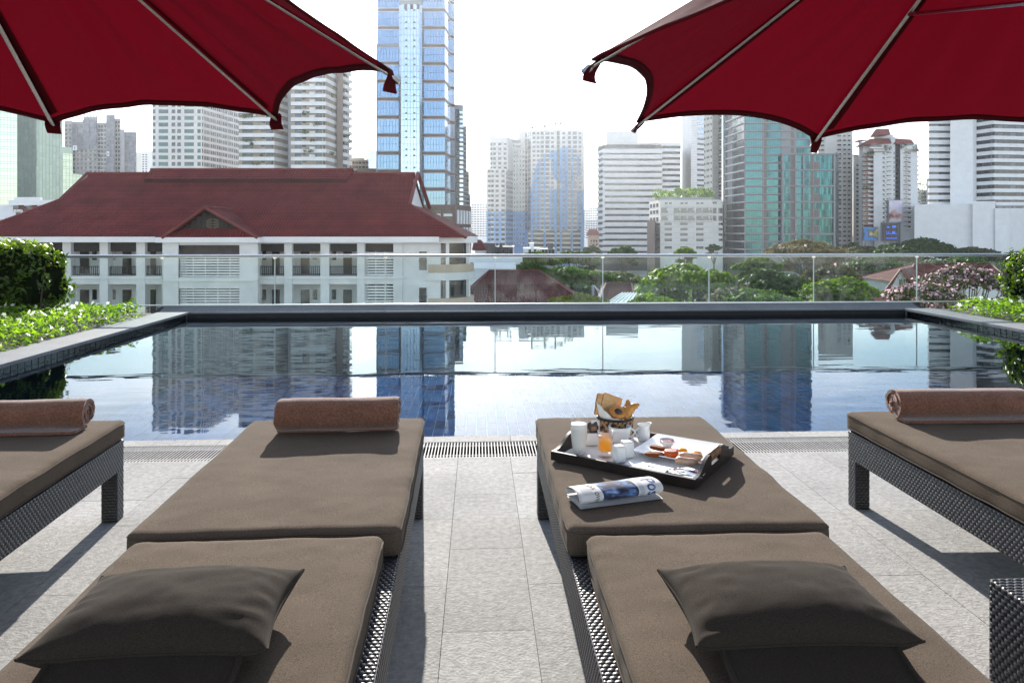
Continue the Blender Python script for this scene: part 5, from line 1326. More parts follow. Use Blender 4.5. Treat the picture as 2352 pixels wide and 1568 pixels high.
# --- white banded office
b = Bld('banded_office', 'white office building with continuous dark ribbon windows and a blank roof block', 1373, 420)
D = 420; ox = lambda v: 1355.1 + .19038 * v; oy = lambda v: 287.1 + .19038 * v
b.body([(ox(98), D + 14), (ox(160), D + 1.4), (ox(860), D + 1.4), (ox(861), D + 5.2), (ox(1092), D + 5.6)], 26, oy(235), c_dkwin, 'core'); b.body([(ox(193), D + 2), (ox(583), D + 2)], 14, oy(70), c_white2, 'roof_block', zz(oy(345), D)); b.body([(ox(95), D + 18), (ox(175), D + 15)], 14, oy(215), c_white2, 'side_parapet', zz(oy(262), D))
f = b.face(ox(155), D, ox(872), D); f2 = b.face(ox(860), D + 3.6, ox(1099), D + 3.9); f3 = b.face(ox(90), D + 14, ox(155), D)
f.box('white_band', 0, f.L, b.z(oy(340)), b.z(oy(288)), -1.2, 0, c_white2); f2.box('white_band', 0, f2.L, b.z(oy(243)), b.z(oy(203)), -2, 0, c_white2); b.body([(ox(585), D + 4), (ox(1099), D + 4)], 18, oy(203), c_white2, 'roof_parapet', zz(oy(243), D))
for j in range(17):
    y1 = 358 + 74.2 * j; f.box('white_band', 0, f.L, b.z(oy(y1 + 42)), b.z(oy(y1)), -1.4, 0, c_white2); f.box('lower_lip', .2, f.L - .2, b.z(oy(y1 + 50)), b.z(oy(y1 + 42)), -1.4, -.35, c_white)
    for i in range(9): f.box('ribbon_window', f.L * i / 9 + .05, f.L * (i + 1) / 9 - .05, b.z(oy(y1 + 74)), b.z(oy(y1 + 50)), -1.4, -1.3, c_dkwin)
for j in range(18):
    y1 = 275 + 68.6 * j; f2.box('white_band', 0, f2.L, b.z(oy(y1 + 38)), b.z(oy(y1)), -1.4, 0, c_white2)
    for i in range(5): f2.box('ribbon_window', f2.L * i / 5 + .05, f2.L * (i + 1) / 5 - .05, b.z(oy(y1 + 68)), b.z(oy(y1 + 39)), -1.4, -1.2, c_dkwin)
    y1 = 293 + 70 * j; f3.box('white_band', 0, f3.L, b.z(oy(y1 + 34)), b.z(oy(y1)), -1.2, .3, c_white2)
q = wp(ox(75), oy(240), D + 14); bush(q, (2.8, 1.5, 5), 70, b.r, 'roof_tree', None, .6)
b.done()

# --- hotel with roof garden
b = Bld('hotel_block', 'white mid-rise block with recessed balconies and a planted roof garden', 1495, 300)
D = 300
b.body([(ox(715), D + 20), (ox(848), D), (ox(1478), D), (ox(1600), D + 3)], 26, oy(898), c_cream)
b.body([(ox(690), D - 4), (ox(782), D - 4)], 18, oy(1150), c_brown, 'brown_annex'); fa = b.face(ox(690), D - 4, ox(782), D - 4)
for k in range(11): fa.box('cladding_band', 0, fa.L, b.z(oy(1160 + 38 * k + 20)), b.z(oy(1160 + 38 * k)), 0, .12, c_band)
f = b.face(ox(848), D, ox(1478), D); f2 = b.face(ox(1478), D, ox(1600), D + 3); f0 = b.face(ox(715), D + 20, ox(848), D)
f.box('roof_parapet', 0, f.L, b.z(oy(903)), b.z(oy(872)), -.3, 0, c_grey); f0.box('roof_parapet', 0, f0.L, b.z(oy(903)), b.z(oy(872)), -.3, 0, c_grey)
for (y0, y1) in ((1065, 1000), (1155, 1095)):
    for (a, c) in ((860, 938), (1010, 1088), (1095, 1175), (1185, 1260), (1280, 1355), (1362, 1440), (1452, 1476)):
        f.pb('balcony_opening', ox(a), ox(c), b.z(oy(y0)), b.z(oy(y1)), 0, .08, c_win); f.pb('glass_door', ox(a + 26), ox(c - 18), b.z(oy(y0)), b.z(oy(y1 + 12)), .08, .16, c_teal); f.pb('railing', ox(a), ox(c), b.z(oy(y0)), b.z(oy(y0 - 24)), .2, .28, c_win)
        f.pb('frame', ox(a - 4), ox(c + 4), b.z(oy(y0 + 6)), b.z(oy(y0)), 0, .5, c_white2); f.pb('air_conditioner', ox(c - 14), ox(c - 4), b.z(oy(y1 + 26)), b.z(oy(y1 + 10)), .1, .5, c_white2)
    for (a, c) in ((1485, 1525), (1550, 1596)): f2.pb('balcony_opening', ox(a), ox(c), b.z(oy(y0)), b.z(oy(y1)), 0, .08, c_win)
for y in (1180, 1243, 1308, 1373, 1465):
    for (a, c) in ((900, 988), (1090, 1177), (1280, 1368)): f.pb('car_park_vent', ox(a), ox(c), b.z(oy(y + 27)), b.z(oy(y)), 0, .1, c_dkwin); f.pb('vent_louvre', ox(a), ox(c), b.z(oy(y + 16)), b.z(oy(y + 10)), .1, .2, c_grey)
    f2.pb('car_park_vent', ox(1553), ox(1596), b.z(oy(y + 27)), b.z(oy(y)), 0, .1, c_dkwin)
    for i in range(3): f0.box('window', f0.L * (.68 + .1 * i), f0.L * (.74 + .1 * i), b.z(oy(y + 27)), b.z(oy(y)), 0, .1, c_win)
for a in (903, 921, 953, 971, 1093, 1111, 1143, 1161, 1283, 1301, 1335, 1353): f.pb('window', ox(a), ox(a + 15), b.z(oy(955)), b.z(oy(935)), 0, .1, c_win)
f2.pb('window', ox(1480), ox(1530), b.z(oy(948)), b.z(oy(927)), 0, .1, c_dkwin)
for y in (940, 1020, 1110):
    for i in range(3): f0.box('window', f0.L * (.1 + .28 * i), f0.L * (.26 + .28 * i), b.z(oy(y + 44)), b.z(oy(y)), 0, .1, c_win)
for y in (985, 1080, 1168, 1232, 1298, 1362, 1440): f.box('joint_line', 0, f.L, b.z(oy(y + 1.2)), b.z(oy(y - 1.2)), 0, .05, c_grey)
for x in (998, 1272): f.pb('joint_line', ox(x), ox(x + 4), GZ, b.z(oy(904)), 0, .07, c_white2)
m_palm = leaf_mat('roof_palm', (.07, .14, .03), (.17, .27, .06), .35)
for (a, y, rx, rzv) in ((820, 838, 9, 8), (905, 840, 8, 6.5), (1020, 835, 9.5, 6), (1070, 800, 6, 5), (1115, 815, 7, 6), (1200, 820, 11, 8), (1250, 805, 6, 6), (1360, 845, 9, 6), (1405, 830, 7, 7), (1455, 830, 5, 7), (1345, 785, 6, 5)):
    q = wp(ox(a), oy(y), D + 3 + random.uniform(0, 6)); bush(q, (rx * .3, 1.8, rzv * .32), 130, b.r, 'roof_garden_tree', m_palm, .55)
for i in range(16): q = wp(ox(860 + 40 * i), oy(880), D + .8); bush(q, (1.1, .5, .5), 22, b.r, 'planter_shrub', m_palm, .35)
b.done()
# --- tall pale towers behind the hotel
b = Bld('pale_tower', 'tall pale tower with blue window strips, partly hidden by the right parasol', 1587, 440)
b.body([(1566, 455), (ox(1218), 440), (ox(1410), 444)], 25, 190, c_white); f = b.face(ox(1218), 440, ox(1410), 444); f0 = b.face(1566, 455, ox(1218), 440)
for j in range(-4, 14):
    y1 = 27 + 62.5 * j; f.pb('window', ox(1292), ox(1398), b.z(oy(y1 + 25)), b.z(oy(y1)), 0, .15, c_blueg)
    for k in (0, 31): f.box('joint_line', 0, f.L, b.z(oy(y1 + k + 44)), b.z(oy(y1 + k + 42)), 0, .06, c_grey)
b.done()
b = Bld('pale_slab', 'white slab tower with small paired windows beside the teal glass tower', 1617, 335)
b.body([(ox(1375), 335), (ox(1476), 332), (ox(1640), 338)], 22, 215, c_cream); f = b.face(ox(1375), 335, ox(1476), 332); f1 = b.face(ox(1476), 332, ox(1640), 338)
for j in range(-3, 12):
    y1 = 68 + 77 * j
    for (a, k) in ((1380, 10), (1408, 6), (1427, 3), (1456, 0)): f.pb('window', ox(a), ox(a + 13), b.z(oy(y1 + k + 26)), b.z(oy(y1 + k)), 0, .12, c_win)
    for k in (0, 38): f1.pb('balcony_opening', ox(1552), ox(1592), b.z(oy(y1 - 2 + k + 28)), b.z(oy(y1 - 2 + k)), 0, .12, c_win)
    f1.box('joint_line', 0, f1.L, b.z(oy(y1 - 12)), b.z(oy(y1 - 15)), 0, .08, c_grey)
b.done()

# --- teal glass tower
b = Bld('teal_tower', 'teal glass apartment tower with grey grid frame, under the right parasol', 1655, 300)
D = 300; ex_ = lambda v: 1630.8 + .19778 * v; ey_ = lambda v: 275.6 + .19778 * v
b.body([(ex_(130), D + 26), (ex_(400), D), (ex_(826), D), (ex_(826.5), D - .2), (ex_(1180), D)], 30, 80, c_frame); b.body([(ex_(826), D - 1.5), (ex_(1447), D - 1.5), (ex_(1492), D + 8)], 30, ey_(392), c_frame, 'grid_wing')
f = b.face(ex_(400), D, ex_(826), D); fu = b.face(ex_(826.5), D, ex_(1180), D); fg = b.face(ex_(826), D - 1.5, ex_(1447), D - 1.5); fs = b.face(ex_(200), D + 19.3, ex_(400), D); fe = b.face(ex_(1447), D - 1.5, ex_(1492), D + 8)
def panes(f, a, c, y0, y1, n, m=c_tealg):
    for i in range(n):
        x0, x1 = ex_(a + (c - a) * i / n + 1.2), ex_(a + (c - a) * (i + 1) / n - 1.2); f.pb('glass_pane', x0, x1, b.z(ey_(y0)), b.z(ey_(y1 + (y0 - y1) * .0)), .0, .10, m)
rows = [53 + 91.5 * j for j in range(-11, 17)]
for j, y1 in enumerate(rows):
    y0 = y1 + 66
    panes(f, 413, 600, y0, y1, 7); panes(f, 655, 820, y0, y1, 6)
    f.box('floor_ledge', -.3, f.L, b.z(ey_(y1 - 12)), b.z(ey_(y1 - 20)), 0, .8, c_mull)
    f.pb('dark_panel', ex_(625), ex_(653), b.z(ey_(y0 + 10)), b.z(ey_(y1 - 10)), 0, .15, c_band)
    fs.box('floor_ledge', 0, fs.L + .3, b.z(ey_(y1 - 10)), b.z(ey_(y1 - 21)), 0, 1.1, c_white)
    for i in range(5): fs.box('balcony_glass', fs.L * i / 5 + .08, fs.L * (i + 1) / 5 - .08, b.z(ey_(y0 + 2)), b.z(ey_(y1)), 0, .12, c_win if i != 2 else c_tealg)
    if y1 < 392: 
        panes(fu, 848, 930, y0, y1, 3); panes(fu, 1000, 1160, y0, y1, 5); fu.pb('dark_panel', ex_(937), ex_(972), b.z(ey_(y0)), b.z(ey_(y1)), 0, .15, c_band); fu.box('floor_ledge', 0, fu.L, b.z(ey_(y1 - 12)), b.z(ey_(y1 - 20)), 0, .6, c_mull)
pairs = [(415 + 184 * j, 578 + 184 * j) for j in range(7)]
for (y1, y0) in pairs:
    ym = (y0 + y1) / 2; fg.box('frame_beam', 0, fg.L, b.z(ey_(y1 - 3)), b.z(ey_(y1 - 21)), 0, .9, c_frame)
    for (a, c, n) in ((850, 932, 3), (1001, 1068, 3), (1088, 1166, 3)): panes(fg, a, c, ym - 8, y1, n); panes(fg, a, c, y0, ym + 5, n)
    panes(fg, 1208, 1264, ym - 8, y1, 2); fg.pb('dark_panel', ex_(1208), ex_(1264), b.z(ey_(y0)), b.z(ey_(ym)), 0, .15, c_band); panes(fg, 1269, 1424, y0, ym + 1, 6); panes(fg, 1269, 1424, ym - 1, y1, 6)
    fg.pb('dark_panel', ex_(938), ex_(974), b.z(ey_(y0)), b.z(ey_(y1)), 0, .1, c_band); fg.pb('dark_panel', ex_(1171), ex_(1199), b.z(ey_(y0)), b.z(ey_(y1)), 0, .1, c_band)
    fe.box('corner_glass', .2, fe.L - .1, b.z(ey_(y0)), b.z(ey_(y1)), 0, .12, c_tealg); fe.box('balcony_glass', .5, fe.L + 5, b.z(ey_(y1 - 5)), b.z(ey_(y1 - 40)), .4, .5, c_win)
for x in (828, 978, 1069, 1427): fg.pb('frame_post', ex_(x), ex_(x + 19 if x != 1069 else x + 15), b.z(590), b.z(ey_(392)), 0, .9, c_frame)
fp = b.face(ex_(172), D + 21, ex_(202), D + 19); fp.box('metal_column', 0, fp.L * .55, GZ, b.z(90), 0, 1.6, c_paleg); fp.box('corner_glass', fp.L * .6, fp.L, GZ, b.z(90), 0, .5, c_win)
fw = b.face(ex_(130), D + 26, ex_(172), D + 22)
for y1 in rows: fw.box('floor_ledge', 0, fw.L, b.z(ey_(y1 + 5)), b.z(ey_(y1 - 4)), 0, .9, c_white)
b.done()

# --- beige slabs behind
b = Bld('window_slab', 'cream slab tower with a grid of small dark windows right of the teal tower', 1905, 345)
b.body([(ex_(1255), 349), (ex_(1342), 345), (ex_(1658), 345)], 22, 250, c_cream); f = b.face(ex_(1392), 344.8, ex_(1658), 344.8); f0 = b.face(ex_(1255), 348.8, ex_(1342), 344.8)
for j in range(-2, 26):
    y1 = 178 + 52.8 * j
    for (a, c) in ((1478, 1522), (1546, 1578), (1600, 1630)): f.pb('window', ex_(a), ex_(c), b.z(ey_(y1 + 17)), b.z(ey_(y1)), 0, .15, c_dkwin); f.pb('sill', ex_(a - 2), ex_(c + 2), b.z(ey_(y1 + 22)), b.z(ey_(y1 + 18)), 0, .3, c_white2)
    for (a, c) in ((1268, 1276), (1288, 1320)): f0.pb('window', ex_(a), ex_(c), b.z(ey_(y1 + 17)), b.z(ey_(y1)), 0, .15, c_dkwin)
b.done()
b = Bld('narrow_slab', 'narrow white tower with one column of windows and a red cap', 1959, 335)
b.body([(ex_(1661), 335), (ex_(1745), 335)], 18, ey_(414), c_cream); b.body([(ex_(1660), 334.8), (ex_(1724), 334.8)], 10, ey_(402), c_red, 'red_cap', zz(ey_(414), 335)); f = b.face(ex_(1661), 335, ex_(1745), 335)
for j in range(20): f.pb('window', ex_(1700), ex_(1723), b.z(ey_(538 + 50.3 * j)), b.z(ey_(520 + 50.3 * j)), 0, .15, c_dkwin)
b.done()

# --- white tower with red canopies and roofs
b = Bld('red_roofed_tower', 'white apartment tower with red tiled roofs and red balcony canopies', 1975, 322)
D = 322; rx_ = lambda v: 1940.8 + .20505 * v; ry_ = lambda v: 264.1 + .20505 * v
b.body([(rx_(155), D + 6), (rx_(240), D + 6)], 16, ry_(288), c_white, 'side_slab'); b.body([(rx_(200), D + 3), (rx_(345), D + 2)], 16, ry_(335), c_white, 'balcony_core'); b.body([(rx_(320), D), (rx_(525), D)], 18, ry_(320), c_white, 'front_slab'); b.body([(rx_(515), D + 1), (rx_(562), D + 1)], 16, ry_(240), c_white, 'lift_tower'); b.body([(rx_(560), D + 8), (rx_(625), D + 8)], 10, ry_(262), c_grey, 'recess'); b.body([(rx_(620), D), (rx_(815), D)], 18, ry_(320), c_white, 'right_slab'); b.body([(rx_(325), D + 6), (rx_(540), D + 6)], 12, ry_(200), c_white, 'crown_block')
fA = b.face(rx_(195), D + 3, rx_(345), D + 2); fB = b.face(rx_(345), D, rx_(525), D); fC = b.face(rx_(560), D + 8, rx_(625), D + 8); fD = b.face(rx_(620), D, rx_(815), D); fE = b.face(rx_(515), D + 1, rx_(562), D + 1)
for j in range(17):
    y = 405 + 51.2 * j
    fA.box('balcony_opening', .5, fA.L - 1, b.z(ry_(y + 40)), b.z(ry_(y + 12)), 0, .1, c_dkwin); fA.box('balcony_parapet', 2, fA.L * .8, b.z(ry_(y + 50)), b.z(ry_(y + 30)), 1.0, 1.3, c_white2)
    if j: fA.box('red_canopy', -.3, fA.L, b.z(ry_(y + 12)), b.z(ry_(y + 3)), 0, 1.8, c_red)
    for (a, c) in ((422, 444), (462, 484)): fB.pb('window', rx_(a), rx_(c), b.z(ry_(y + 32)), b.z(ry_(y + 16)), 0, .12, c_dkwin)
    fB.pb('balcony_parapet', rx_(440), rx_(480), b.z(ry_(y + 42)), b.z(ry_(y + 30)), .1, .9, c_white2); fB.pb('ledge', rx_(486), rx_(511), b.z(ry_(y + 20)), b.z(ry_(y + 15)), .0, .8, c_band)
    fC.box('window', fC.L * .1, fC.L * .5, b.z(ry_(y + 40)), b.z(ry_(y + 25)), 0, .12, c_dkwin); fE.box('window', fE.L * .65, fE.L * .85, b.z(ry_(y + 40)), b.z(ry_(y + 5)), 0, .12, c_win)
    fD.pb('balcony_opening', rx_(706), rx_(735), b.z(ry_(y + 42)), b.z(ry_(y + 18)), 0, .12, c_dkwin); fD.pb('balcony_parapet', rx_(682), rx_(735), b.z(ry_(y + 50)), b.z(ry_(y + 38)), .1, 1.0, c_white2); fD.pb('ledge', rx_(656), rx_(700), b.z(ry_(y + 22)), b.z(ry_(y + 17)), 0, .9, c_band)
    if j > 0: fD.pb('red_canopy', rx_(812), rx_(856), b.z(ry_(y + 8)), b.z(ry_(y + 1)), -6, -1, c_red); fD.pb('side_balcony', rx_(814), rx_(846), b.z(ry_(y + 18)), b.z(ry_(y + 8)), -5.5, -1.5, c_white2)
def roof4(pts, name='roof', back=9):
    a = [wp(rx_(x), ry_(y), D - .8 if k in (0, 3) else D + 4) for k, (x, y) in enumerate(pts)]; q = [p + Vector((0, back * (1.0 if k in (0, 3) else .2), 0)) for k, p in enumerate(a)]
    G().add(a + q, [(0, 3, 2, 1), (0, 1, 5, 4), (3, 7, 6, 2), (1, 2, 6, 5), (4, 5, 6, 7), (0, 4, 7, 3)]).build(name, c_red, b.r)
roof4([(218, 338), (298, 265), (490, 262), (527, 320)]); roof4([(565, 320), (565, 262), (742, 275), (778, 320)]); roof4([(398, 222), (368, 155), (490, 155), (512, 220)]); roof4([(282, 416), (330, 390), (490, 390), (500, 408)], 'lower_canopy_roof', 3); roof4([(680, 408), (680, 388), (825, 388), (842, 404)], 'lower_canopy_roof', 3); roof4([(160, 292), (165, 278), (236, 278), (242, 290)], 'slab_cap', 6)
b.body([(rx_(290), D - .5), (rx_(410), D - .5)], 3, ry_(325), c_dkwin, 'terrace_glazing', zz(ry_(360), D)); b.body([(rx_(680), D - .5), (rx_(765), D - .5)], 3, ry_(322), c_win, 'terrace_glazing', zz(ry_(345), D)); b.body([(rx_(275), D - 1), (rx_(430), D - 1)], 3, ry_(362), c_white2, 'terrace_parapet', zz(ry_(378), D)); b.body([(rx_(640), D - 1), (rx_(790), D - 1)], 3, ry_(346), c_white2, 'terrace_parapet', zz(ry_(384), D))
for (v, w) in ((290, 432), (800, 375), (660, 345), (470, 370), (245, 810)): q = wp(rx_(v), ry_(w), D - 1.2); bush(q, (2.2, .8, 1.4), 60, b.r, 'terrace_plant', None, .4)
b.done()
b = Bld('stepped_far_block', 'pale stepped building with a planted roof behind the red-canopied tower', 2110, 520)
b.body([(rx_(815), 520), (rx_(912), 520)], 15, ry_(840), c_white); b.body([(rx_(912), 515), (rx_(950), 515)], 15, ry_(720), c_grey, 'side_wall'); f = b.face(rx_(815), 520, rx_(912), 520)
for j in range(6): f.box('window', f.L * .4, f.L * .95, b.z(ry_(890 + 40 * j)), b.z(ry_(870 + 40 * j)), 0, .15, c_win)
bush(wp(rx_(875), ry_(812), 522), (9, 3, 4), 120, b.r, 'roof_plant', None, .8); bush(wp(rx_(862), ry_(930), 516), (3, 2, 16), 140, b.r, 'climbing_plant', None, .8); b.done()

# --- white office with rounded corners, and its blank podium
b = Bld('white_office_tower', 'white office tower with dark ribbon windows and a blank white core, at the right edge', 2135, 335)
D = 335
b.body([(rx_(962), D + 1), (rx_(1180), D + 1), (rx_(1180.5), D + 1), (rx_(1440), D + 1), (rx_(1475), D + 3), (2470, D + 1)], 40, 170, c_dkwin, 'core'); b.body([(rx_(1178), D - 3.5), (rx_(1430), D - 3.5), (rx_(1474), D + 1)], 14, 160, c_white2, 'blank_core')
f = b.face(rx_(945), D, rx_(1178), D)
for j in range(-7, 13):
    y1 = 140 + 77 * j - 0 * j; f.box('white_band', 0, f.L, b.z(ry_(y1 + 36)), b.z(ry_(y1 - 14)), -1.4, 0, c_white2)
    for i in range(3): f.box('ribbon_window', f.L * i / 3 + .4, f.L * (i + 1) / 3 - .05, b.z(ry_(y1 + 62)), b.z(ry_(y1 + 36)), -1.2, -1.1, c_dkwin)
f1 = b.face(rx_(1474), D + 1, rx_(1660), D - 6); f2 = b.face(rx_(1660), D - 6, 2480, D + 1)
for j in range(-5, 11):
    y1 = 168 + 83 * j
    for ff in (f1, f2):
        ff.box('white_band', -.3, ff.L + .3, b.z(ry_(y1 + 40)), b.z(ry_(y1)), -2, 0, c_white2); n = 5 if ff is f1 else 14
        for i in range(n): ff.box('ribbon_window', ff.L * i / n + .08, ff.L * (i + 1) / n - .08, b.z(ry_(y1 + 82)), b.z(ry_(y1 + 40)), -1.4, -1.2, c_dkwin if random.random() < .75 else c_win)
b.body([(rx_(1474), D + 2.8), (rx_(1660), D - 4.3), (2480, D + 2.8)], 20, 172, c_dkwin, 'window_core')
b.done()
b = Bld('blank_podium', 'blank white windowless podium in front of the white office tower', 2100, 300)
D = 300
b.body([(rx_(778), D + 6), (rx_(1680), D)], 30, ry_(995), c_white2); b.body([(rx_(1430), D - .1), (rx_(1682), D - .1)], 25, ry_(966), c_white2, 'upper_wall'); b.body([(rx_(1682), D + 4), (2480, D + 4)], 25, ry_(972), c_white2, 'upper_wall'); b.body([(rx_(1680), D - 1), (rx_(1842), D - 1)], 20, ry_(1046), c_white2, 'front_wall'); b.body([(rx_(1842), D - 1), (2480, D + 12)], 20, ry_(1046), c_white, 'front_wall')
f = b.face(rx_(1680), D + 3.9, 2480, D + 3.9); f.box('roof_slot', 0, f.L, b.z(ry_(1040)), b.z(ry_(1016)), 0, .1, c_grey); f.box('roof_lip', 0, f.L, b.z(ry_(1012)), b.z(ry_(990)), 0, 1.2, c_white2)
for a in (1688, 1765, 1862, 1920): f.pb('vent', rx_(a), rx_(a + (20 if a < 1900 else 60)), b.z(ry_(1040)), b.z(ry_(1026)), .1, .2, c_dkwin)
fj = b.face(rx_(778), D + 6, rx_(1680), D)
for y in (1110, 1215, 1320, 1420): fj.box('panel_joint', 0, fj.L, b.z(ry_(y + .8)), b.z(ry_(y - .8)), 0, .03, c_white)
b.done()
b = Bld('beige_low_block', 'low beige block with dark strip windows behind the billboards', 2065, 330)
b.body([(rx_(640), 330), (rx_(790), 330)], 14, ry_(1125), c_cream); f = b.face(rx_(640), 330, rx_(790), 330)
for (y1, y0) in ((1200, 1240), (1270, 1310), (1350, 1385)):
    for i in range(4): f.box('window', f.L * (i + .1) / 4, f.L * (i + .9) / 4, b.z(ry_(y0)), b.z(ry_(y1)), 0, .1, c_dkwin)
    f.box('ledge', 0, f.L, b.z(ry_(y0 + 20)), b.z(ry_(y0 + 4)), 0, .6, c_beige)
b.done()
# --- billboards
def print_mat(name, stops, scale, rot=0, emit=0.0, seed=0.0):
    m = mat(name, (.5, .5, .5), .5); nt = m.node_tree; n = nt.nodes; g = n.new('ShaderNodeNewGeometry'); mp = n.new('ShaderNodeMapping'); mp.inputs['Rotation'].default_value = (0, rot, 0); mp.inputs['Location'].default_value = (seed, 0, 0); lk(nt, g.outputs['Position'], mp.inputs[0])
    no = n.new('ShaderNodeTexNoise'); no.inputs['Scale'].default_value = scale; no.inputs['Detail'].default_value = 2; lk(nt, mp.outputs[0], no.inputs['Vector']); rp = n.new('ShaderNodeValToRGB'); rp.color_ramp.interpolation = 'EASE'
    e = rp.color_ramp.elements; e[0].position, e[0].color = stops[0][0], (*stops[0][1], 1); e[1].position, e[1].color = stops[-1][0], (*stops[-1][1], 1)
    for (p, c) in stops[1:-1]: q = e.new(p); q.color = (*c, 1)
    lk(nt, no.outputs['Fac'], rp.inputs[0]); b_ = n['Principled BSDF']; lk(nt, rp.outputs[0], b_.inputs['Base Color'])
    if emit: lk(nt, rp.outputs[0], b_.inputs['Emission Color']); b_.inputs['Emission Strength'].default_value = emit
    return m
def billboard(x0, y0, x1, y1, d, m, label, frame, legs=True):
    c = wp((x0 + x1) / 2, y0, d); r = root('billboard', (c.x, c.y, GZ), label, 'billboard'); a, q = wp(x0, y0, d), wp(x1, y1, d); w = q.x - a.x; h = q.z - a.z
    piece('screen', ((a.x + q.x) / 2, a.y - .05, (a.z + q.z) / 2), (w, .3, h), m, r); piece('frame', ((a.x + q.x) / 2, a.y + .55, (a.z + q.z) / 2), (w + .6, .8, h + .6), frame, r)
    for t in (.2, .8): piece('post', (a.x + w * t, a.y + .7, (GZ + a.z) / 2), (.6, .6, a.z - GZ), frame, r)
    return r, a, q
m_bpink = print_mat('pale_portrait_print', [(.3, (.42, .36, .62)), (.45, (.75, .66, .80)), (.56, (.80, .76, .84)), (.66, (.72, .40, .34)), (.75, (.25, .10, .12))], .16, .4, .0, 3)
m_bblue = print_mat('blue_travel_print', [(.3, (.03, .14, .42)), (.5, (.04, .22, .60)), (.58, (.10, .10, .06)), (.64, (.42, .36, .12)), (.75, (.5, .6, .7))], .22, .8, .0, 11)
billboard(rx_(492), ry_(1198), rx_(645), ry_(958), 320, m_bpink, 'pale pink and lavender billboard with blurred figures above the dark screen', c_frame)
billboard(rx_(210), ry_(1402), rx_(372), ry_(1260), 312, m_bblue, 'blue billboard with a dark green and yellow picture', c_frame)
c_scr = mat('dark_led_screen', (.012, .014, .022), .35)
r, a, q = billboard(rx_(420), ry_(1412), rx_(592), ry_(1210), 310, c_scr, 'dark digital billboard with small blue lit marks', c_frame)
m_led = mat('blue_led', (.02, .08, .5), .4); m_led.node_tree.nodes['Principled BSDF'].inputs['Emission Color'].default_value = (.02, .10, .8, 1); m_led.node_tree.nodes['Principled BSDF'].inputs['Emission Strength'].default_value = .6
for (v0, v1, w0, w1) in ((468, 500, 1262, 1250), (530, 568, 1262, 1240), (466, 472, 1322, 1305), (486, 492, 1322, 1305), (530, 562, 1325, 1305), (462, 585, 1332, 1326), (462, 585, 1385, 1378)):
    A, Q = wp(rx_(v0), ry_(w0), 309.7), wp(rx_(v1), ry_(w1), 309.7); piece('lit_mark', ((A.x + Q.x) / 2, A.y, (A.z + Q.z) / 2), (Q.x - A.x, .1, Q.z - A.z), m_led, r)
# ================================================================== red-roofed school building across the lane
def cam(r, d, z): return Vector((sn * d + cs * r, cs * d - sn * r, z))
def rr_(px, d): return (px - 1176.0) / FPX * d
def roof_mat(name, base, base2):
    m = mat(name, base, .72, col2=base2, vscale=.55, detail=8, spec=.3, island=.14); nt = m.node_tree; n = nt.nodes; b = n['Principled BSDF']
    g = n.new('ShaderNodeNewGeometry'); sp = n.new('ShaderNodeSeparateXYZ'); lk(nt, g.outputs['Position'], sp.inputs[0])
    a = n.new('ShaderNodeMath'); a.operation = 'MULTIPLY'; a.inputs[1].default_value = 2 * math.pi / .23; lk(nt, sp.outputs[0], a.inputs[0]); s = n.new('ShaderNodeMath'); s.operation = 'SINE'; lk(nt, a.outputs[0], s.inputs[0])
    bp = n.new('ShaderNodeBump'); bp.inputs['Distance'].default_value = .05; bp.inputs['Strength'].default_value = .5; lk(nt, s.outputs[0], bp.inputs['Height']); lk(nt, bp.outputs[0], b.inputs['Normal']); return m
m_rt = roof_mat('red_roof_tile', (.100, .011, .013), (.180, .028, .028)); m_rt2 = roof_mat('brown_roof_tile', (.10, .026, .026), (.17, .048, .044))
m_ridge = mat('ridge_cap', (.17, .032, .028), .7, var=.2, vscale=2)
m_wall = mat('white_stucco', (.66, .67, .68), .85, var=.07, vscale=.9, bump=.1, bscale=8); m_wall2 = mat('white_cornice', (.74, .75, .76), .8, var=.05, vscale=.8)
m_fret = mat('brown_fretwork', (.13, .10, .075), .8); m_tan = mat('tan_parapet', (.50, .40, .31), .8, var=.08, vscale=1); m_door = mat('brown_door', (.060, .032, .026), .6, var=.2, vscale=3); m_rail = mat('black_iron', (.035, .035, .04), .6); m_gril = mat('dark_grille', (.07, .06, .058), .8, var=.2, vscale=2); m_gb = mat('gable_boards', (.035, .028, .028), .8, var=.2, vscale=4)
D = 55.0; b = Bld('school_building', 'long white building with big red tiled roof and arcaded balconies across the lane', 450, D)
ZE, ZR, DE, DR = zz(545, 54.0), zz(400, 63.5), 54.0, 63.5
def vy(y): return (ZE * 0 + (CH - ZE) + (HOR - y) * DE / FPX) / ((ZR - ZE) - (HOR - y) * (DR - DE) / FPX)
def interp(tab, v):
    for (a, c) in zip(tab[:-1], tab[1:]):
        if a[0] <= v <= c[0]: return a[1] + (c[1] - a[1]) * (v - a[0]) / (c[0] - a[0] + 1e-9)
    return tab[0][1] if v < tab[0][0] else tab[-1][1]
def edge_tab(pts): 
    t = []
    for (x, y) in pts: v = vy(y); d = DE + v * (DR - DE); t.append((v, rr_(x, d)))
    return sorted(t)
Lt = edge_tab([(-95, 546), (138, 458), (207, 400.5)]); Rt = edge_tab([(1070, 546), (941, 469), (953, 400.5)])
def courses(n, v0, v1, Lt, Rt, lift, mirror=False, name='roof_tiles'):
    g = G()
    for i in range(n):
        a, c = v0 + (v1 - v0) * i / n, v0 + (v1 - v0) * (i + 1) / n
        P = []
        for (v, off) in ((a, .0), (a, .075 + lift), (c, .008 + lift)):
            d = DE + v * (DR - DE); z = ZE + v * (ZR - ZE) + off; dd = 2 * DR - d if mirror else d; P.append([cam(interp(Lt, v), dd, z), cam(interp(Rt, v), dd, z)])
        g.grid(P, flip=not mirror)
    return g.build(name, m_rt, b.r)
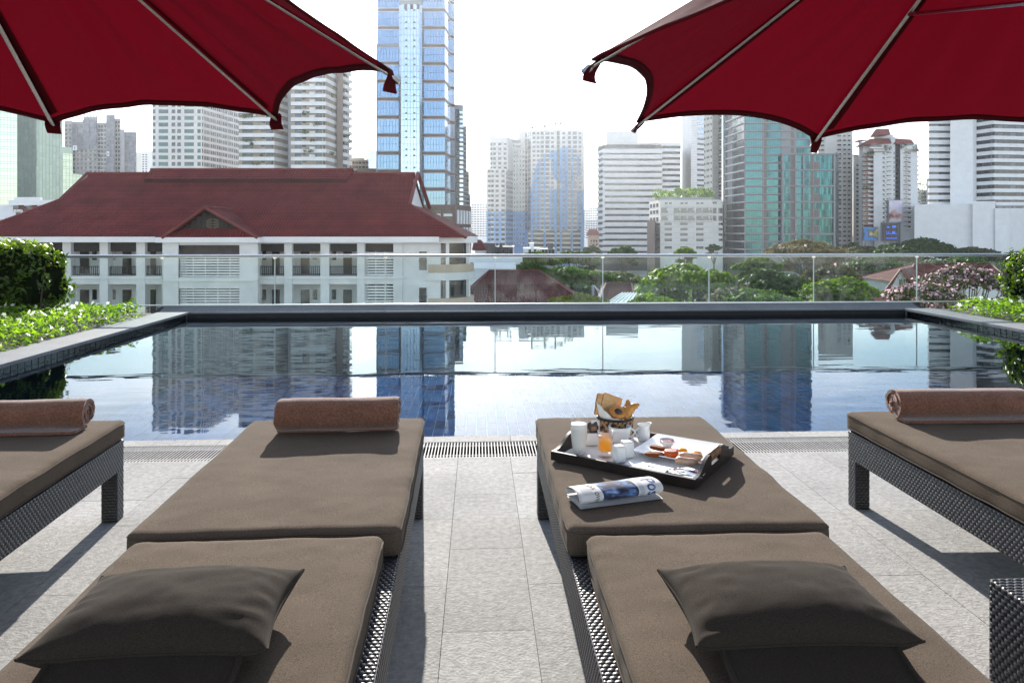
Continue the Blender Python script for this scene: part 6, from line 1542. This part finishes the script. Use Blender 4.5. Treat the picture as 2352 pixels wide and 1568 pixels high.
stuff(courses(46, vy(546), 1.0, Lt, Rt, 0)); stuff(courses(20, vy(546), 1.0, Lt, Rt, 0, True, 'roof_tiles_rear'))
for (tab, nm) in ((Rt, 1), (Lt, -1)):
    v0 = tab[0][0]; vk = tab[1][0]
    A = [cam(tab[0][1], DE + v0 * (DR - DE), ZE + v0 * (ZR - ZE)), cam(tab[1][1], DE + vk * (DR - DE), ZE + vk * (ZR - ZE))]; Bk = [cam(tab[0][1], 2 * DR - DE - v0 * (DR - DE), A[0].z), cam(tab[1][1], 2 * DR - DE - vk * (DR - DE), A[1].z)]
    g = G(); n = 18
    for i in range(n):
        t0, t1 = i / n, (i + 1) / n; g.grid([[A[0].lerp(A[1], t0), Bk[0].lerp(Bk[1], t0)], [A[0].lerp(A[1], t0) + Vector((0, 0, .06)), Bk[0].lerp(Bk[1], t0) + Vector((0, 0, .06))], [A[0].lerp(A[1], t1), Bk[0].lerp(Bk[1], t1)]], flip=nm < 0)
    stuff(g.build('hip_tiles', m_rt, b.r))
    ap = cam(tab[2][1] - nm * .15, DR, ZR - .25); G().add([A[1] - Vector((nm * .15, 0, 0)), Bk[1] - Vector((nm * .15, 0, 0)), ap], [(0, 1, 2) if nm > 0 else (2, 1, 0)]).build('gable_wall', m_wall2, b.r)
    q0, q1, q2 = cam(tab[2][1] + nm * .25, DR, ZR + .1), A[1], Bk[1] + Vector((nm * .5, 0, 0))
    G().tube([q1, q0], .16, 4).tube([q0, q2], .2, 4).build('barge_board', m_ridge, b.r); G().tube([A[0], A[1]], .11, 6).build('hip_cap', m_ridge, b.r)
G().tube([cam(Lt[2][1], DR, ZR + .06), cam(Rt[2][1], DR, ZR + .06)], .13, 8).build('ridge_cap', m_ridge, b.r)
# raised vent along the ridge
vb = vy(421); Lv = [(vb, rr_(330, DE + vb * 9.5)), (1.0, rr_(346, DR))]; Rv = [(vb, rr_(797, DE + vb * 9.5)), (1.0, rr_(812, DR))]
stuff(courses(5, vb, 1.0, Lv, Rv, .36, False, 'vent_roof_tiles')); stuff(courses(5, vb, 1.0, Lv, Rv, .36, True, 'vent_roof_tiles'))
G().tube([cam(Lv[1][1], DR, ZR + .42), cam(Rv[1][1], DR, ZR + .42)], .12, 8).build('vent_ridge_cap', m_ridge, b.r)
d0 = DE + vb * 9.5; G().add([cam(Lv[0][1], d0, ZE + vb * (ZR - ZE) + q) for q in (.02, .36)] + [cam(Rv[0][1], d0, ZE + vb * (ZR - ZE) + q) for q in (.02, .36)], [(0, 2, 3, 1)]).build('vent_fascia', m_gb, b.r)
# gabled dormer over the projecting bay
gd = 52.9; gF = cam(rr_(470, gd), gd, zz(477, gd)); gl, gr_ = cam(rr_(372, gd), gd, zz(546, gd)), cam(rr_(592, gd), gd, zz(546, gd)); vR = (gF.z - ZE) / (ZR - ZE); bk = DE + vR * 9.5 + .4
gB = cam(rr_(470, gd), bk, gF.z); glB = cam(rr_(372, gd), DE + .6, gl.z); grB = cam(rr_(592, gd), DE + .6, gr_.z)
g = G()
for (e0, e1, fl) in ((gl, glB, True), (gr_, grB, False)):
    n = 22
    for i in range(n):
        t0, t1 = i / n, (i + 1) / n; g.grid([[e0.lerp(gF, t0), e1.lerp(gB, t0)], [e0.lerp(gF, t0) + Vector((0, 0, .05)), e1.lerp(gB, t0) + Vector((0, 0, .05))], [e0.lerp(gF, t1), e1.lerp(gB, t1)]], flip=fl)
stuff(g.build('dormer_tiles', m_rt, b.r)); G().tube([gl, gF, gr_], .13, 6).build('dormer_barge', m_ridge, b.r); G().tube([gF + Vector((0, 0, .06)), gB + Vector((0, 0, .06))], .12, 6).build('dormer_ridge_cap', m_ridge, b.r)
wi = [cam(rr_(385, gd), gd + .8, gl.z - .1), cam(rr_(582, gd), gd + .8, gl.z - .1), cam(rr_(471, gd), gd + .8, gF.z - .2)]; dm = G().add(wi, [(0, 1, 2)]).build('dormer_gable', m_gb, b.r)
for i in range(14): 
    x = 395 + 13 * i; h = max(.1, (1 - abs(x - 470) / 92)) * (gF.z - gl.z); p = cam(rr_(x, gd), gd + .74, gl.z + h / 2 - .1); piece('board', p, (.36, .05, h), m_gb, dm, -YAW)
for q in range(4):
    for s in (-1, 1): p = cam(rr_(480 + s * 8, gd), gd + .66, zz(505 + 5.5 * q, gd)); G().box(p, (.42, .05, .11), 0, 0, Matrix.Rotation(-YAW, 3, 'Z') @ Matrix.Rotation(s * R(20 - 14 * q), 3, 'Y')).build('vent_fret', m_fret, dm)
g = G()
for i in range(6): 
    y0, y1 = 545 - 3.4 * i, 545 - 3.4 * (i + 1); dA, dB = gd + .12 * i, gd + .12 * (i + 1); g.grid([[cam(rr_(376 + 6 * i, gd), dA, zz(y0, gd)), cam(rr_(589 - 6 * i, gd), dA, zz(y0, gd))], [cam(rr_(376 + 6 * i, gd), dA, zz(y0, gd) + .05), cam(rr_(589 - 6 * i, gd), dA, zz(y0, gd) + .05)], [cam(rr_(382 + 6 * i, gd), dB, zz(y1, gd)), cam(rr_(583 - 6 * i, gd), dB, zz(y1, gd))]], flip=True)
stuff(g.build('skirt_tiles', m_rt, b.r))
# walls: solid lower storeys, open balcony storeys with piers, slabs and back wall
f = b.face(-130, D, 1012, D); fb = b.face(-130, D + 2.2, 1012, D + 2.2); fy = b.face(373, 53.4, 592, 53.4)
Z = lambda y: zz(y, D)
f.pb('cornice', -130, 372, Z(556), Z(543.5), -.3, 1.1, m_wall2); f.pb('cornice', 593, 1012, Z(556), Z(543.5), -.3, 1.1, m_wall2); f.pb('cornice_moulding', 593, 1012, Z(559), Z(556), -.3, .6, m_wall2); fy.box('cornice', -.3, fy.L + .3, zz(557, 53.4), zz(545, 53.4), -.5, .5, m_wall2)
piers = [(-130, -60), (-20, 0), (62, 82), (146, 165), (231, 250), (315, 335), (590, 597), (654, 672), (737, 757), (821, 838), (904, 925)]
floors = [(633.5, 652.5), (728, 748), (823, 843)]
for (y1, y0) in floors:
    f.pb('slab_band', -130, 373, Z(y0), Z(y1), -2.2, .06, m_wall); f.pb('slab_band', 592, 930, Z(y0), Z(y1), -2.2, .06, m_wall); f.pb('string_course', -130, 373, Z(y1 + 6), Z(y1 + 2), .06, .22, m_wall2); f.pb('string_course', 592, 930, Z(y1 + 6), Z(y1 + 2), .06, .22, m_wall2)
for (x0, x1) in piers: f.pb('pier', x0, x1, GZ, Z(554), -.5, .14, m_wall)
fb.pb('back_wall', -130, 1012, GZ, Z(550), -.3, 0, m_wall)
opens = [(0, 62), (82, 146), (165, 231), (250, 315), (335, 373), (597, 654), (672, 737), (757, 821)]
random.seed(21)
for k, (x0, x1) in enumerate(opens):
    f.pb('transom_grille', x0, x1, Z(578), Z(557), -.36, -.28, m_gril)
    for q in range(int((x1 - x0) / 3.0)): f.pb('grille_bar', x0 + q * 3, x0 + q * 3 + 1, Z(578), Z(557), -.28, -.24, m_rail)
    for (yf, yt) in ((633.5, 578), (728, 655)):
        w = x1 - x0; dx = x0 + w * (.50 if k % 2 else .30); fb.pb('door', dx, dx + w * .30, Z(yf), Z(yf - 58), 0, .08, m_door); fb.pb('door_panel', dx + w * .04, dx + w * .26, Z(yf - 20), Z(yf - 54), .08, .11, m_gril); fb.pb('door_frame', dx - 1.4, dx + w * .30 + 1.4, Z(yf - 58), Z(yf - 60), 0, .14, m_wall2)
        if w > 50: fb.pb('window', x0 + w * (.08 if k % 2 else .72), x0 + w * (.08 if k % 2 else .72) + 10, Z(yf - 34), Z(yf - 58), 0, .06, c_dkwin)
        f.pb('balustrade_rail', x0, x1, Z(yf - 20.6), Z(yf - 22.2), -.2, -.08, m_rail); f.pb('balustrade_rail', x0, x1, Z(yf - 3), Z(yf - 4.4), -.18, -.10, m_rail)
        nb = int(w / 4.4)
        for q in range(nb + 1): xx = x0 + w * q / nb; f.pb('baluster', xx - .55, xx + .55, Z(yf - .5), Z(yf - 21), -.17, -.11, m_rail)
# bay with louvres, louvred opening right of it, plain end with two windows
G().prism([gp(373, 53.4), gp(410, 53.4), gp(410, 55.5), gp(373, 55.5)], GZ, zz(557, 53.4)).build('bay_wall', m_wall, b.r); G().prism([gp(550, 53.4), gp(592, 53.4), gp(592, 55.5), gp(550, 55.5)], GZ, zz(557, 53.4)).build('bay_wall', m_wall, b.r)
Zb = lambda y: zz(y, 53.4); fy.pb('bay_spandrel', 410, 550, Zb(663), Zb(637), -.5, -.05, m_wall); fy.pb('bay_spandrel', 410, 550, GZ, Zb(701), -.5, -.05, m_wall); fy.pb('string_course', 373, 592, Zb(645), Zb(641), -.02, .14, m_wall2); fy.pb('dark_recess', 410, 550, GZ, Zb(557), -1.6, -1.4, c_dkwin); fy.pb('transom_grille', 410, 550, Zb(588), Zb(563), -.6, -.5, m_gril); fy.pb('bay_lintel', 410, 550, Zb(563), Zb(556), -.5, -.05, m_wall)
for (ya, yb_) in ((588, 637), (664, 701)):
    n = 8 if ya < 600 else 6
    for i in range(n): y = ya + (yb_ - ya) * (i + .5) / n; fy.pb('louvre', 410, 550, Zb(y + 2.0), Zb(y - 1.7), -.42, -.22, m_wall2)
    for x in (437, 465, 494, 522): fy.pb('louvre_post', x, x + 1.8, Zb(yb_), Zb(ya), -.46, -.42, m_wall2)
f.pb('dark_recess', 838, 904, GZ, Z(557), -1.6, -1.4, c_dkwin); f.pb('transom_grille', 838, 904, Z(578), Z(557), -.4, -.3, m_gril)
for (ya, yb_) in ((578, 634), (655, 702)):
    n = 9 if ya < 600 else 7
    for i in range(n): y = ya + (yb_ - ya) * (i + .5) / n; f.pb('louvre', 838, 904, Z(y + 2.0), Z(y - 1.6), -.42, -.22, m_wall2)
    for x in (860, 881): f.pb('louvre_post', x, x + 1.6, Z(yb_), Z(ya), -.46, -.42, m_wall2)
f.pb('end_wall', 925, 1012, GZ, Z(557), -3, .02, m_wall)
for (y1, y0) in ((577, 620), (660, 702)): f.pb('window', 963, 980, Z(y0), Z(y1), .02, .06, c_dkwin); f.pb('window_frame', 962, 981, Z((y0 + y1) / 2 + 1), Z((y0 + y1) / 2 - 1), .06, .1, m_door); f.pb('window_hood', 961, 982, Z(y1), Z(y1 - 2), .02, .25, m_wall2)
# rounded corner balconies
cc_ = cam(rr_(1012, 57.6), 57.6, 0); cx, cy = cc_.x, cc_.y
def drum(name, y0, y1, rad, m): G().lathe([(rad, zz(y0, 55.4)), (rad, zz(y1, 55.4))], (cx, cy, 0), 48).build(name, m, b.r)
drum('corner_cornice', 558, 543.5, 3.0, m_wall2)
for (o1, t1, t0, s0) in ((558, 607, 626, 643), (643, 684, 701, 720), (720, 780, 797, 815)):
    drum('corner_glazing', t1 + 1, o1, 2.35, c_dkwin); drum('corner_parapet', t0, t1, 2.72, m_tan); drum('corner_slab', s0, t0, 2.84, m_wall)
for a in (-75, -25): piece('corner_post', (cx + 2.5 * math.cos(R(a)), cy + 2.5 * math.sin(R(a)), (GZ + zz(558, 55.4)) / 2), (.26, .26, zz(558, 55.4) - GZ), m_wall2, b.r, R(a))
G().prism([gp(-130, D + 2.5), gp(1012, D + 2.5), gp(1012, D + 18), gp(-130, D + 18)], GZ, ZE - .1).build('rear_wall', m_wall, b.r)
b.done()

# ================================================================== low houses among the trees
def house(name, label, x0, x1, d, depth, yev, yrd, xr0, xr1, wallm, roofm, base=GZ, hang=.5):
    b = Bld(name, label, (x0 + x1) / 2, d, 'house'); ze, zr = zz(yev, d), zz(yrd, d + depth / 2)
    a = [cam(rr_(x0, d) , d, ze), cam(rr_(x1, d), d, ze), cam(rr_(x1, d), d + depth, ze), cam(rr_(x0, d), d + depth, ze)]; r0, r1 = cam(rr_(xr0, d + depth / 2), d + depth / 2, zr), cam(rr_(xr1, d + depth / 2), d + depth / 2, zr)
    g = G(); n = 26
    def strips(e0, e1, t0, t1, fl):
        for i in range(n):
            u, v = i / n, (i + 1) / n; g.grid([[e0.lerp(t0, u), e1.lerp(t1, u)], [e0.lerp(t0, u) + Vector((0, 0, .05)), e1.lerp(t1, u) + Vector((0, 0, .05))], [e0.lerp(t0, v), e1.lerp(t1, v)]], flip=fl)
    strips(a[0], a[1], r0, r1, True); strips(a[2], a[3], r1, r0, True); strips(a[1], a[2], r1, r1, True); strips(a[3], a[0], r0, r0, True)
    stuff(g.build('roof_tiles', roofm, b.r))
    for (p, q) in ((a[0], r0), (a[1], r1), (r0, r1), (a[2], r1), (a[3], r0)): G().tube([p + Vector((0, 0, .04)), q + Vector((0, 0, .04))], .1, 6).build('ridge_cap', m_ridge, b.r)
    G().prism([tuple(cam(rr_(x0, d) + hang, d + hang, 0))[:2], tuple(cam(rr_(x1, d) - hang, d + hang, 0))[:2], tuple(cam(rr_(x1, d) - hang, d + depth - hang, 0))[:2], tuple(cam(rr_(x0, d) + hang, d + depth - hang, 0))[:2]], base, ze - .05).build('wall', wallm, b.r)
    return b
house('tiled_house', 'wide brown-red hip roof seen through the glass right of the school building', 1030, 1372, 64, 16, 716, 622, 1124, 1238, m_wall, m_rt2)
house('tiled_house', 'small red roof beside the green glass lean-to, between the trees', 1378, 1462, 82, 9, 690, 651, 1392, 1450, m_wall, m_rt2)
house('tiled_house', 'low dark red roof far behind the wide brown-red roof at its left', 1085, 1118, 150, 12, 575, 552, 1090, 1104, m_wall, m_rt2)
bb = house('gabled_house', 'house with red tiled roofs and a white gable window among pink blossom', 2085, 2330, 84, 12, 652, 606, 2100, 2275, m_wall, m_rt)
# its front gable wing
d = 80; a0, a1, ap = wp(2030, 672, d), wp(2112, 672, d), wp(2068, 619, d); rb = ap + Vector((5.2, 6, 0)); e0, e1 = a0 + Vector((5.2, 6, 0)), a1 + Vector((5.2, 6, 0)); g = G()
for (p, q, fl) in ((a0, e0, True), (a1, e1, False)):
    for i in range(16): u, v = i / 16, (i + 1) / 16; g.grid([[p.lerp(ap, u), q.lerp(rb, u)], [p.lerp(ap, u) + Vector((0, 0, .05)), q.lerp(rb, u) + Vector((0, 0, .05))], [p.lerp(ap, v), q.lerp(rb, v)]], flip=fl)
stuff(g.build('wing_tiles', m_rt, bb.r)); G().tube([a0, ap, a1], .13, 6).build('wing_barge', m_ridge, bb.r)
G().add([wp(2040, 672, d + .5), wp(2104, 672, d + .5), wp(2068, 623, d + .5), wp(2104, 740, d + .5), wp(2040, 740, d + .5)], [(0, 1, 2), (4, 3, 1, 0)]).build('gable_wall', m_wall2, bb.r)
for x in (2066, 2076): 
    A, Q = wp(x, 656, d + .4), wp(x + 7, 642, d + .4); w_ = piece('window', ((A.x + Q.x) / 2, A.y, (A.z + Q.z) / 2), (Q.x - A.x, .08, Q.z - A.z), c_dkwin, bb.r)
    piece('glazing_bar', ((A.x + Q.x) / 2, A.y - .06, (A.z + Q.z) / 2), (.05, .04, Q.z - A.z), m_wall2, bb.r)
for i in range(18): p0, p1 = wp(2040 + 3.6 * i, 672, d + .46), None; h = max(.05, 1 - abs(2040 + 3.6 * i - 2068) / 34) * (zz(623, d) - zz(672, d)); piece('board', (p0.x, p0.y, p0.z + h / 2), (.025, .03, h), m_wall, bb.r)
l0, l1, l2, l3 = wp(1965, 696, 74), wp(2120, 705, 74), wp(2110, 662, 80), wp(2036, 664, 80); g = G()
for i in range(14): u, v = i / 14, (i + 1) / 14; g.grid([[l0.lerp(l3, u), l1.lerp(l2, u)], [l0.lerp(l3, u) + Vector((0, 0, .05)), l1.lerp(l2, u) + Vector((0, 0, .05))], [l0.lerp(l3, v), l1.lerp(l2, v)]], flip=True)
stuff(g.build('lean_to_tiles', m_rt, bb.r)); bb.done()
# green glass lean-to
r = root('glass_lean_to', (*gp(1425, 70), GZ), 'pale green glazed lean-to roof with white frame beside the small red roof', 'lean-to')
m_gg = mat('green_glazing', (.30, .45, .40), .2, spec=.6); q0, q1, q2, q3 = wp(1384, 701, 66), wp(1446, 699, 66), wp(1462, 672, 70), wp(1430, 672, 70)
for i in range(5):
    for j in range(2):
        def L(u, v): return q0.lerp(q1, u).lerp(q3.lerp(q2, u), v)
        P = [L(i / 5 + .01, j / 2 + .02), L((i + 1) / 5 - .01, j / 2 + .02), L((i + 1) / 5 - .01, (j + 1) / 2 - .02), L(i / 5 + .01, (j + 1) / 2 - .02)]; mk('roof_pane', P + [p - Vector((0, 0, .05)) for p in P], [(0, 1, 2, 3), (7, 6, 5, 4), (0, 4, 5, 1), (1, 5, 6, 2), (2, 6, 7, 3), (3, 7, 4, 0)], m_gg, r)
for i in range(6): G().tube([q0.lerp(q1, i / 5), q3.lerp(q2, i / 5)], .06, 6).build('glazing_bar', c_white2, r)
for p in (q0, q1, q2, q3): G().tube([p, Vector((p.x, p.y, GZ))], .07, 6).build('post', c_white2, r)
# flat white roof, sooty building, small white house
b = Bld('flat_white_roof', 'flat pale roof sheds just behind the school building corner', 1095, 90); b.body([(1080, 92), (1185, 92)], 18, 618, c_white2); b.body([(1080, 110), (1200, 110)], 16, 606, c_white, 'rear_shed'); f = b.face(1080, 92, 1185, 92); f.box('roof_edge', 0, f.L, b.z(622), b.z(617), 0, .3, c_white2); b.done()
m_soot = mat('sooty_concrete', (.035, .034, .036), .9, col2=(.16, .155, .15), vscale=.35, stretch=(1, 1, .3), detail=8)
b = Bld('sooty_building', 'old soot-stained concrete building in front of the blue-white condominium', 1112, 190); b.body([(1112, 190), (1178, 190)], 14, 567, m_soot); b.body([(1112, 189), (1137, 189)], 8, 558, m_soot, 'stair_head'); b.body([(1147, 189), (1154, 189)], 4, 558, m_soot, 'chimney'); f = b.face(1112, 190, 1178, 190)
for i in range(7): f.box('opening', f.L * (i + .2) / 7, f.L * (i + .7) / 7, b.z(580), b.z(574), 0, .1, c_dkwin)
b.body([(1178, 190), (1181, 190)], 14, 566, c_white, 'white_corner'); b.done()
b = Bld('small_white_house', 'small white house with roof terrace in front of the car park levels', 1202, 200); b.body([(1202, 200), (1240, 200)], 10, 570, c_white2); b.body([(1216, 201), (1226, 201)], 6, 558, c_white2, 'roof_room'); b.body([(1240, 200), (1274, 200)], 10, 572, c_grey, 'annex'); b.body([(1258, 201), (1270, 201)], 6, 558, m_soot, 'dark_roof_room'); f = b.face(1202, 200, 1274, 200)
for x in (1214, 1226, 1244, 1252, 1260, 1267): f.pb('window', x, x + 6, b.z(582), b.z(573), 0, .1, c_dkwin)
b.done()

# ================================================================== trees
m_bark = mat('bark', (.075, .060, .047), .9, var=.35, vscale=2, bump=.4, bscale=6); m_barkp = mat('pale_bark', (.20, .17, .14), .9, var=.25, vscale=3)
TK = {'dark': leaf_mat('leaf_dark', (.012, .038, .008), (.042, .095, .016), .3), 'rain': leaf_mat('leaf_rain_tree', (.022, .060, .008), (.080, .150, .020), .38), 'bronze': leaf_mat('leaf_bronze', (.075, .070, .022), (.155, .130, .045), .25), 'olive': leaf_mat('leaf_olive', (.035, .045, .014), (.085, .090, .028), .25),
      'bright': leaf_mat('leaf_bright', (.045, .098, .010), (.122, .200, .022), .40), 'yellow': leaf_mat('leaf_yellow_green', (.11, .14, .018), (.24, .25, .035), .35), 'grey': leaf_mat('leaf_grey_green', (.055, .075, .030), (.13, .15, .06), .3), 'pink': leaf_mat('pink_blossom', (.50, .29, .36), (.66, .46, .52), .35), 'gold': leaf_mat('gold_blossom', (.35, .28, .02), (.5, .4, .04), .35)}
def tree(px, ytop, hw, d, kind, label, clumps=16, n=3000, flat=.42, ls=.30, blossom=None, bn=0, bare=0, name='tree', zlow=None, seed=0):
    rs = np.random.RandomState(seed + int(px)); w = hw * d / FPX; c = gp(px, d + w * .5); zt = zz(ytop, d + w * .4); hgt = w * 2 * flat; zc = zt - hgt * .5
    r = root(name, (c[0], c[1], GZ), label, 'tree', 'trees beyond the railing')
    base = Vector((c[0], c[1], GZ)); fork = Vector((c[0], c[1], GZ + (zc - hgt * .5 - GZ) * .75)); g = G(); bk = m_barkp if bare else m_bark
    g.tube([base, base.lerp(fork, .5) + Vector((rs.uniform(-.3, .3), 0, 0)), fork], [.05 * w + .18, .045 * w + .12, .04 * w + .1], 8)
    cen = []; rad = []
    for i in range(clumps):
        a = 2 * math.pi * (i * .618) + rs.uniform(-.3, .3); q = math.sqrt((i + .5) / clumps); x, y = w * .84 * q * math.cos(a), w * .84 * q * math.sin(a)
        z = zc + hgt * .5 * (1 - .85 * q ** 2) * rs.uniform(.55, 1.0) - hgt * .12; s = w * rs.uniform(.22, .36)
        cen.append((c[0] + x, c[1] + y, z)); rad.append((s * 1.15, s * 1.15, s * rs.uniform(.42, .62) * (.6 + flat)))
        tip = Vector(cen[-1]); mid = fork.lerp(tip, .55) + Vector((0, 0, -.12 * w * q)); g.tube([fork, mid, tip], [.022 * w + .05, .014 * w + .03, .02], 5)
    for i in range(clumps // 2):                       # lower boughs
        a = rs.uniform(0, 2 * math.pi); q = rs.uniform(.45, .95); s = w * rs.uniform(.2, .3); cen.append((c[0] + w * .86 * q * math.cos(a), c[1] + w * .86 * q * math.sin(a), zc - hgt * rs.uniform(.25, .75))); rad.append((s * 1.1, s * 1.1, s * .6))
    if bare:
        for i in range(bare):
            q = cen[rs.randint(len(cen))]; e = Vector(q) + Vector((rs.normal() * .35 * w, rs.normal() * .3 * w, abs(rs.normal()) * .35 * w)); m2 = Vector(q).lerp(e, .5) + Vector((rs.normal() * .1, 0, rs.normal() * .2)); g.tube([q, m2, e], [.05, .03, .012], 4)
    g.build('trunk', bk, r)
    def sample(k, shell):
        idx = rs.randint(len(cen), size=k); p = rs.normal(size=(k, 3)); p /= np.linalg.norm(p, axis=1)[:, None]; p[:, 2] = np.where(p[:, 2] < -.25, -p[:, 2], p[:, 2]); u = rs.uniform(shell, 1.05, k)[:, None] ** .6
        C = np.array(cen)[idx]; S = np.array(rad)[idx]; return C + p * u * S, p * np.array([1, 1, 1.6])
    np.random.seed(seed + int(px) + 1)
    P, N = sample(int(n * 2.2), .2); v, f = leaves(P, N, ls * 1.2, .6, .5); mk('crown', v, f, TK[kind], r)
    if blossom: P, N = sample(bn, .7); v, f = leaves(P, N, ls * .85, .8, .8); mk('blossom', v, f, TK[blossom], r)
    return r
T_ = [
 (1850, 553, 86, 205, 'bronze', 'bronze-tinged broad rain tree rising above the rail below the teal tower', 26, 5200, .34, .55),
 (1975, 566, 66, 215, 'olive', 'olive rain tree above the rail below the blue billboard', 20, 3400, .34, .55),
 (2112, 552, 92, 195, 'dark', 'dark spreading tree above the rail before the blank white podium', 24, 5000, .34, .55),
 (2240, 571, 80, 190, 'olive', 'low dark olive crown above the rail near the right hedge', 20, 3600, .30, .5),
 (1573, 568, 27, 165, 'bright', 'small bright green feathery tree in front of the hotel block', 12, 900, .55, .40),
 (1432, 566, 34, 175, 'dark', 'dark small crown above the rail before the banded office', 12, 1400, .5, .45),
 (1228, 577, 52, 118, 'rain', 'green crown above the rail right of the sooty building', 16, 3000, .55, .36),
 (1318, 578, 66, 150, 'dark', 'dark wide crown below the car park levels', 18, 2800, .36, .42),
 (1358, 560, 22, 260, 'dark', 'dark tree in the gap beside the pink house', 10, 900, .9, .5),
 (1956, 556, 24, 300, 'dark', 'dark round tree at the foot of the narrow white slab', 10, 900, .7, .6),
 (1320, 610, 98, 92, 'rain', 'layered rain tree behind the wide brown-red roof', 26, 5600, .40, .30),
 (1212, 600, 46, 100, 'rain', 'mid green tree just left of the layered rain tree', 14, 2600, .5, .30),
 (1428, 622, 52, 100, 'grey', 'grey-green loose tree behind the small red roof', 14, 1900, .45, .30),
 (1515, 628, 34, 98, 'yellow', 'yellow-green tree with golden flowers in the middle', 12, 1300, .5, .28),
 (1583, 606, 112, 80, 'bright', 'large bright green tree in the middle of the view through the glass', 30, 6800, .44, .26),
 (1742, 590, 58, 125, 'rain', 'green round tree left of the bronze rain tree, lower down', 16, 2600, .5, .34),
 (1775, 622, 88, 88, 'dark', 'dark layered tree before the pale tiled roof', 24, 5000, .42, .28),
 (1690, 655, 62, 66, 'grey', 'grey twiggy tree right of the large bright tree', 14, 900, .5, .22),
 (1752, 668, 86, 58, 'rain', 'low mid green crown along the coping right of centre', 22, 4200, .34, .20),
 (1905, 606, 92, 98, 'olive', 'twiggy olive tree with bare branches under the bronze tree', 18, 1500, .50, .28),
 (1935, 640, 84, 72, 'bright', 'light green loose tree left of the gabled house', 20, 3000, .40, .22),
 (2010, 586, 106, 150, 'dark', 'big dark tree mass behind the gabled house, left part', 26, 5200, .42, .42),
 (2190, 588, 130, 140, 'dark', 'big dark tree mass behind the gabled house, right part', 26, 5200, .36, .42),
 (2218, 606, 104, 56, 'olive', 'tall pink flowering tree beside the right hedge', 26, 1500, .50, .15),
 (2120, 650, 84, 48, 'olive', 'low pink flowering tree before the gabled house', 22, 1400, .42, .14),
 (1330, 676, 72, 48, 'yellow', 'yellow-green shrub top at the coping before the wide roof', 16, 2200, .30, .15),
 (1500, 678, 56, 60, 'bright', 'low light green crown at the coping right of the glass lean-to', 14, 1600, .35, .18),
 (1640, 560, 20, 240, 'dark', 'small dark crown at the foot of the teal tower', 8, 600, .6, .5),
 (2330, 592, 60, 120, 'dark', 'dark crown half hidden behind the right hedge', 14, 2000, .5, .38)]
for i, t in enumerate(T_):
    px, yt, hw, d, kind, lab, cl, n, flat, ls = t; kw = {}
    if 'pink flowering' in lab: kw = dict(blossom='pink', bn=1300, bare=50, name='flowering_tree')
    elif 'golden' in lab: kw = dict(blossom='gold', bn=350, name='flowering_tree')
    elif 'twiggy' in lab: kw = dict(bare=110, blossom='pink', bn=110)
    elif 'rain tree' in lab: kw = dict(name='rain_tree')
    tree(px, yt, hw, d, kind, lab, cl, n, flat, ls, seed=i * 17, **kw)
np.random.seed(5); n = 24000; u = np.random.uniform(size=(n, 2)); dd = 90 + 140 * u[:, 0]; pxs = 1180 + 1300 * u[:, 1]
C = np.array([gp(a, q) for a, q in zip(pxs, dd)]); zt = np.array([zz(640, q) for q in dd]); z = GZ + (zt - GZ) * np.random.uniform(.1, 1, n) ** .7 * (.75 + .25 * np.array([nz3((c[0] * .08, c[1] * .08, 1)) for c in C]))
v, f = leaves(np.column_stack([C, z]), np.tile([0, -.3, 1.0], (n, 1)), .8, .6, .5); o = stuff(mk('undergrowth', v, f, TK['rain'])); o['label'] = 'dark undergrowth filling the ground below the trees'
# lamp post with hanging wire by the wide roof
r = root('lamp_post', (*gp(1362, 72), GZ), 'grey post with hanging wires left of the small red roof', 'post'); p = wp(1362, 655, 72); G().tube([(p.x, p.y, GZ), p], .14, 8).build('pole', c_grey, r)
for k in range(2): G().tube([p + Vector((.1, 0, 0)), p + Vector((.5 + .2 * k, 0, -.6)), p + Vector((.8 + .3 * k, 0, -2.2 - .3 * k))], .04, 5).build('wire', c_white2, r)

# ================================================================== the air
hz = bpy.data.materials.new('thin_haze'); hz.use_nodes = True; nt = hz.node_tree; nt.nodes.remove(nt.nodes['Principled BSDF']); pv = nt.nodes.new('ShaderNodeVolumePrincipled')
pv.inputs['Color'].default_value = (.90, .95, 1, 1); pv.inputs['Density'].default_value = .00014; pv.inputs['Anisotropy'].default_value = .72; lk(nt, pv.outputs[0], nt.nodes['Material Output'].inputs['Volume'])
stuff(G().box((0, 900, (GZ - 1 + 140) / 2), (4200, 1900, 140 - (GZ - 1))).build('haze', hz))
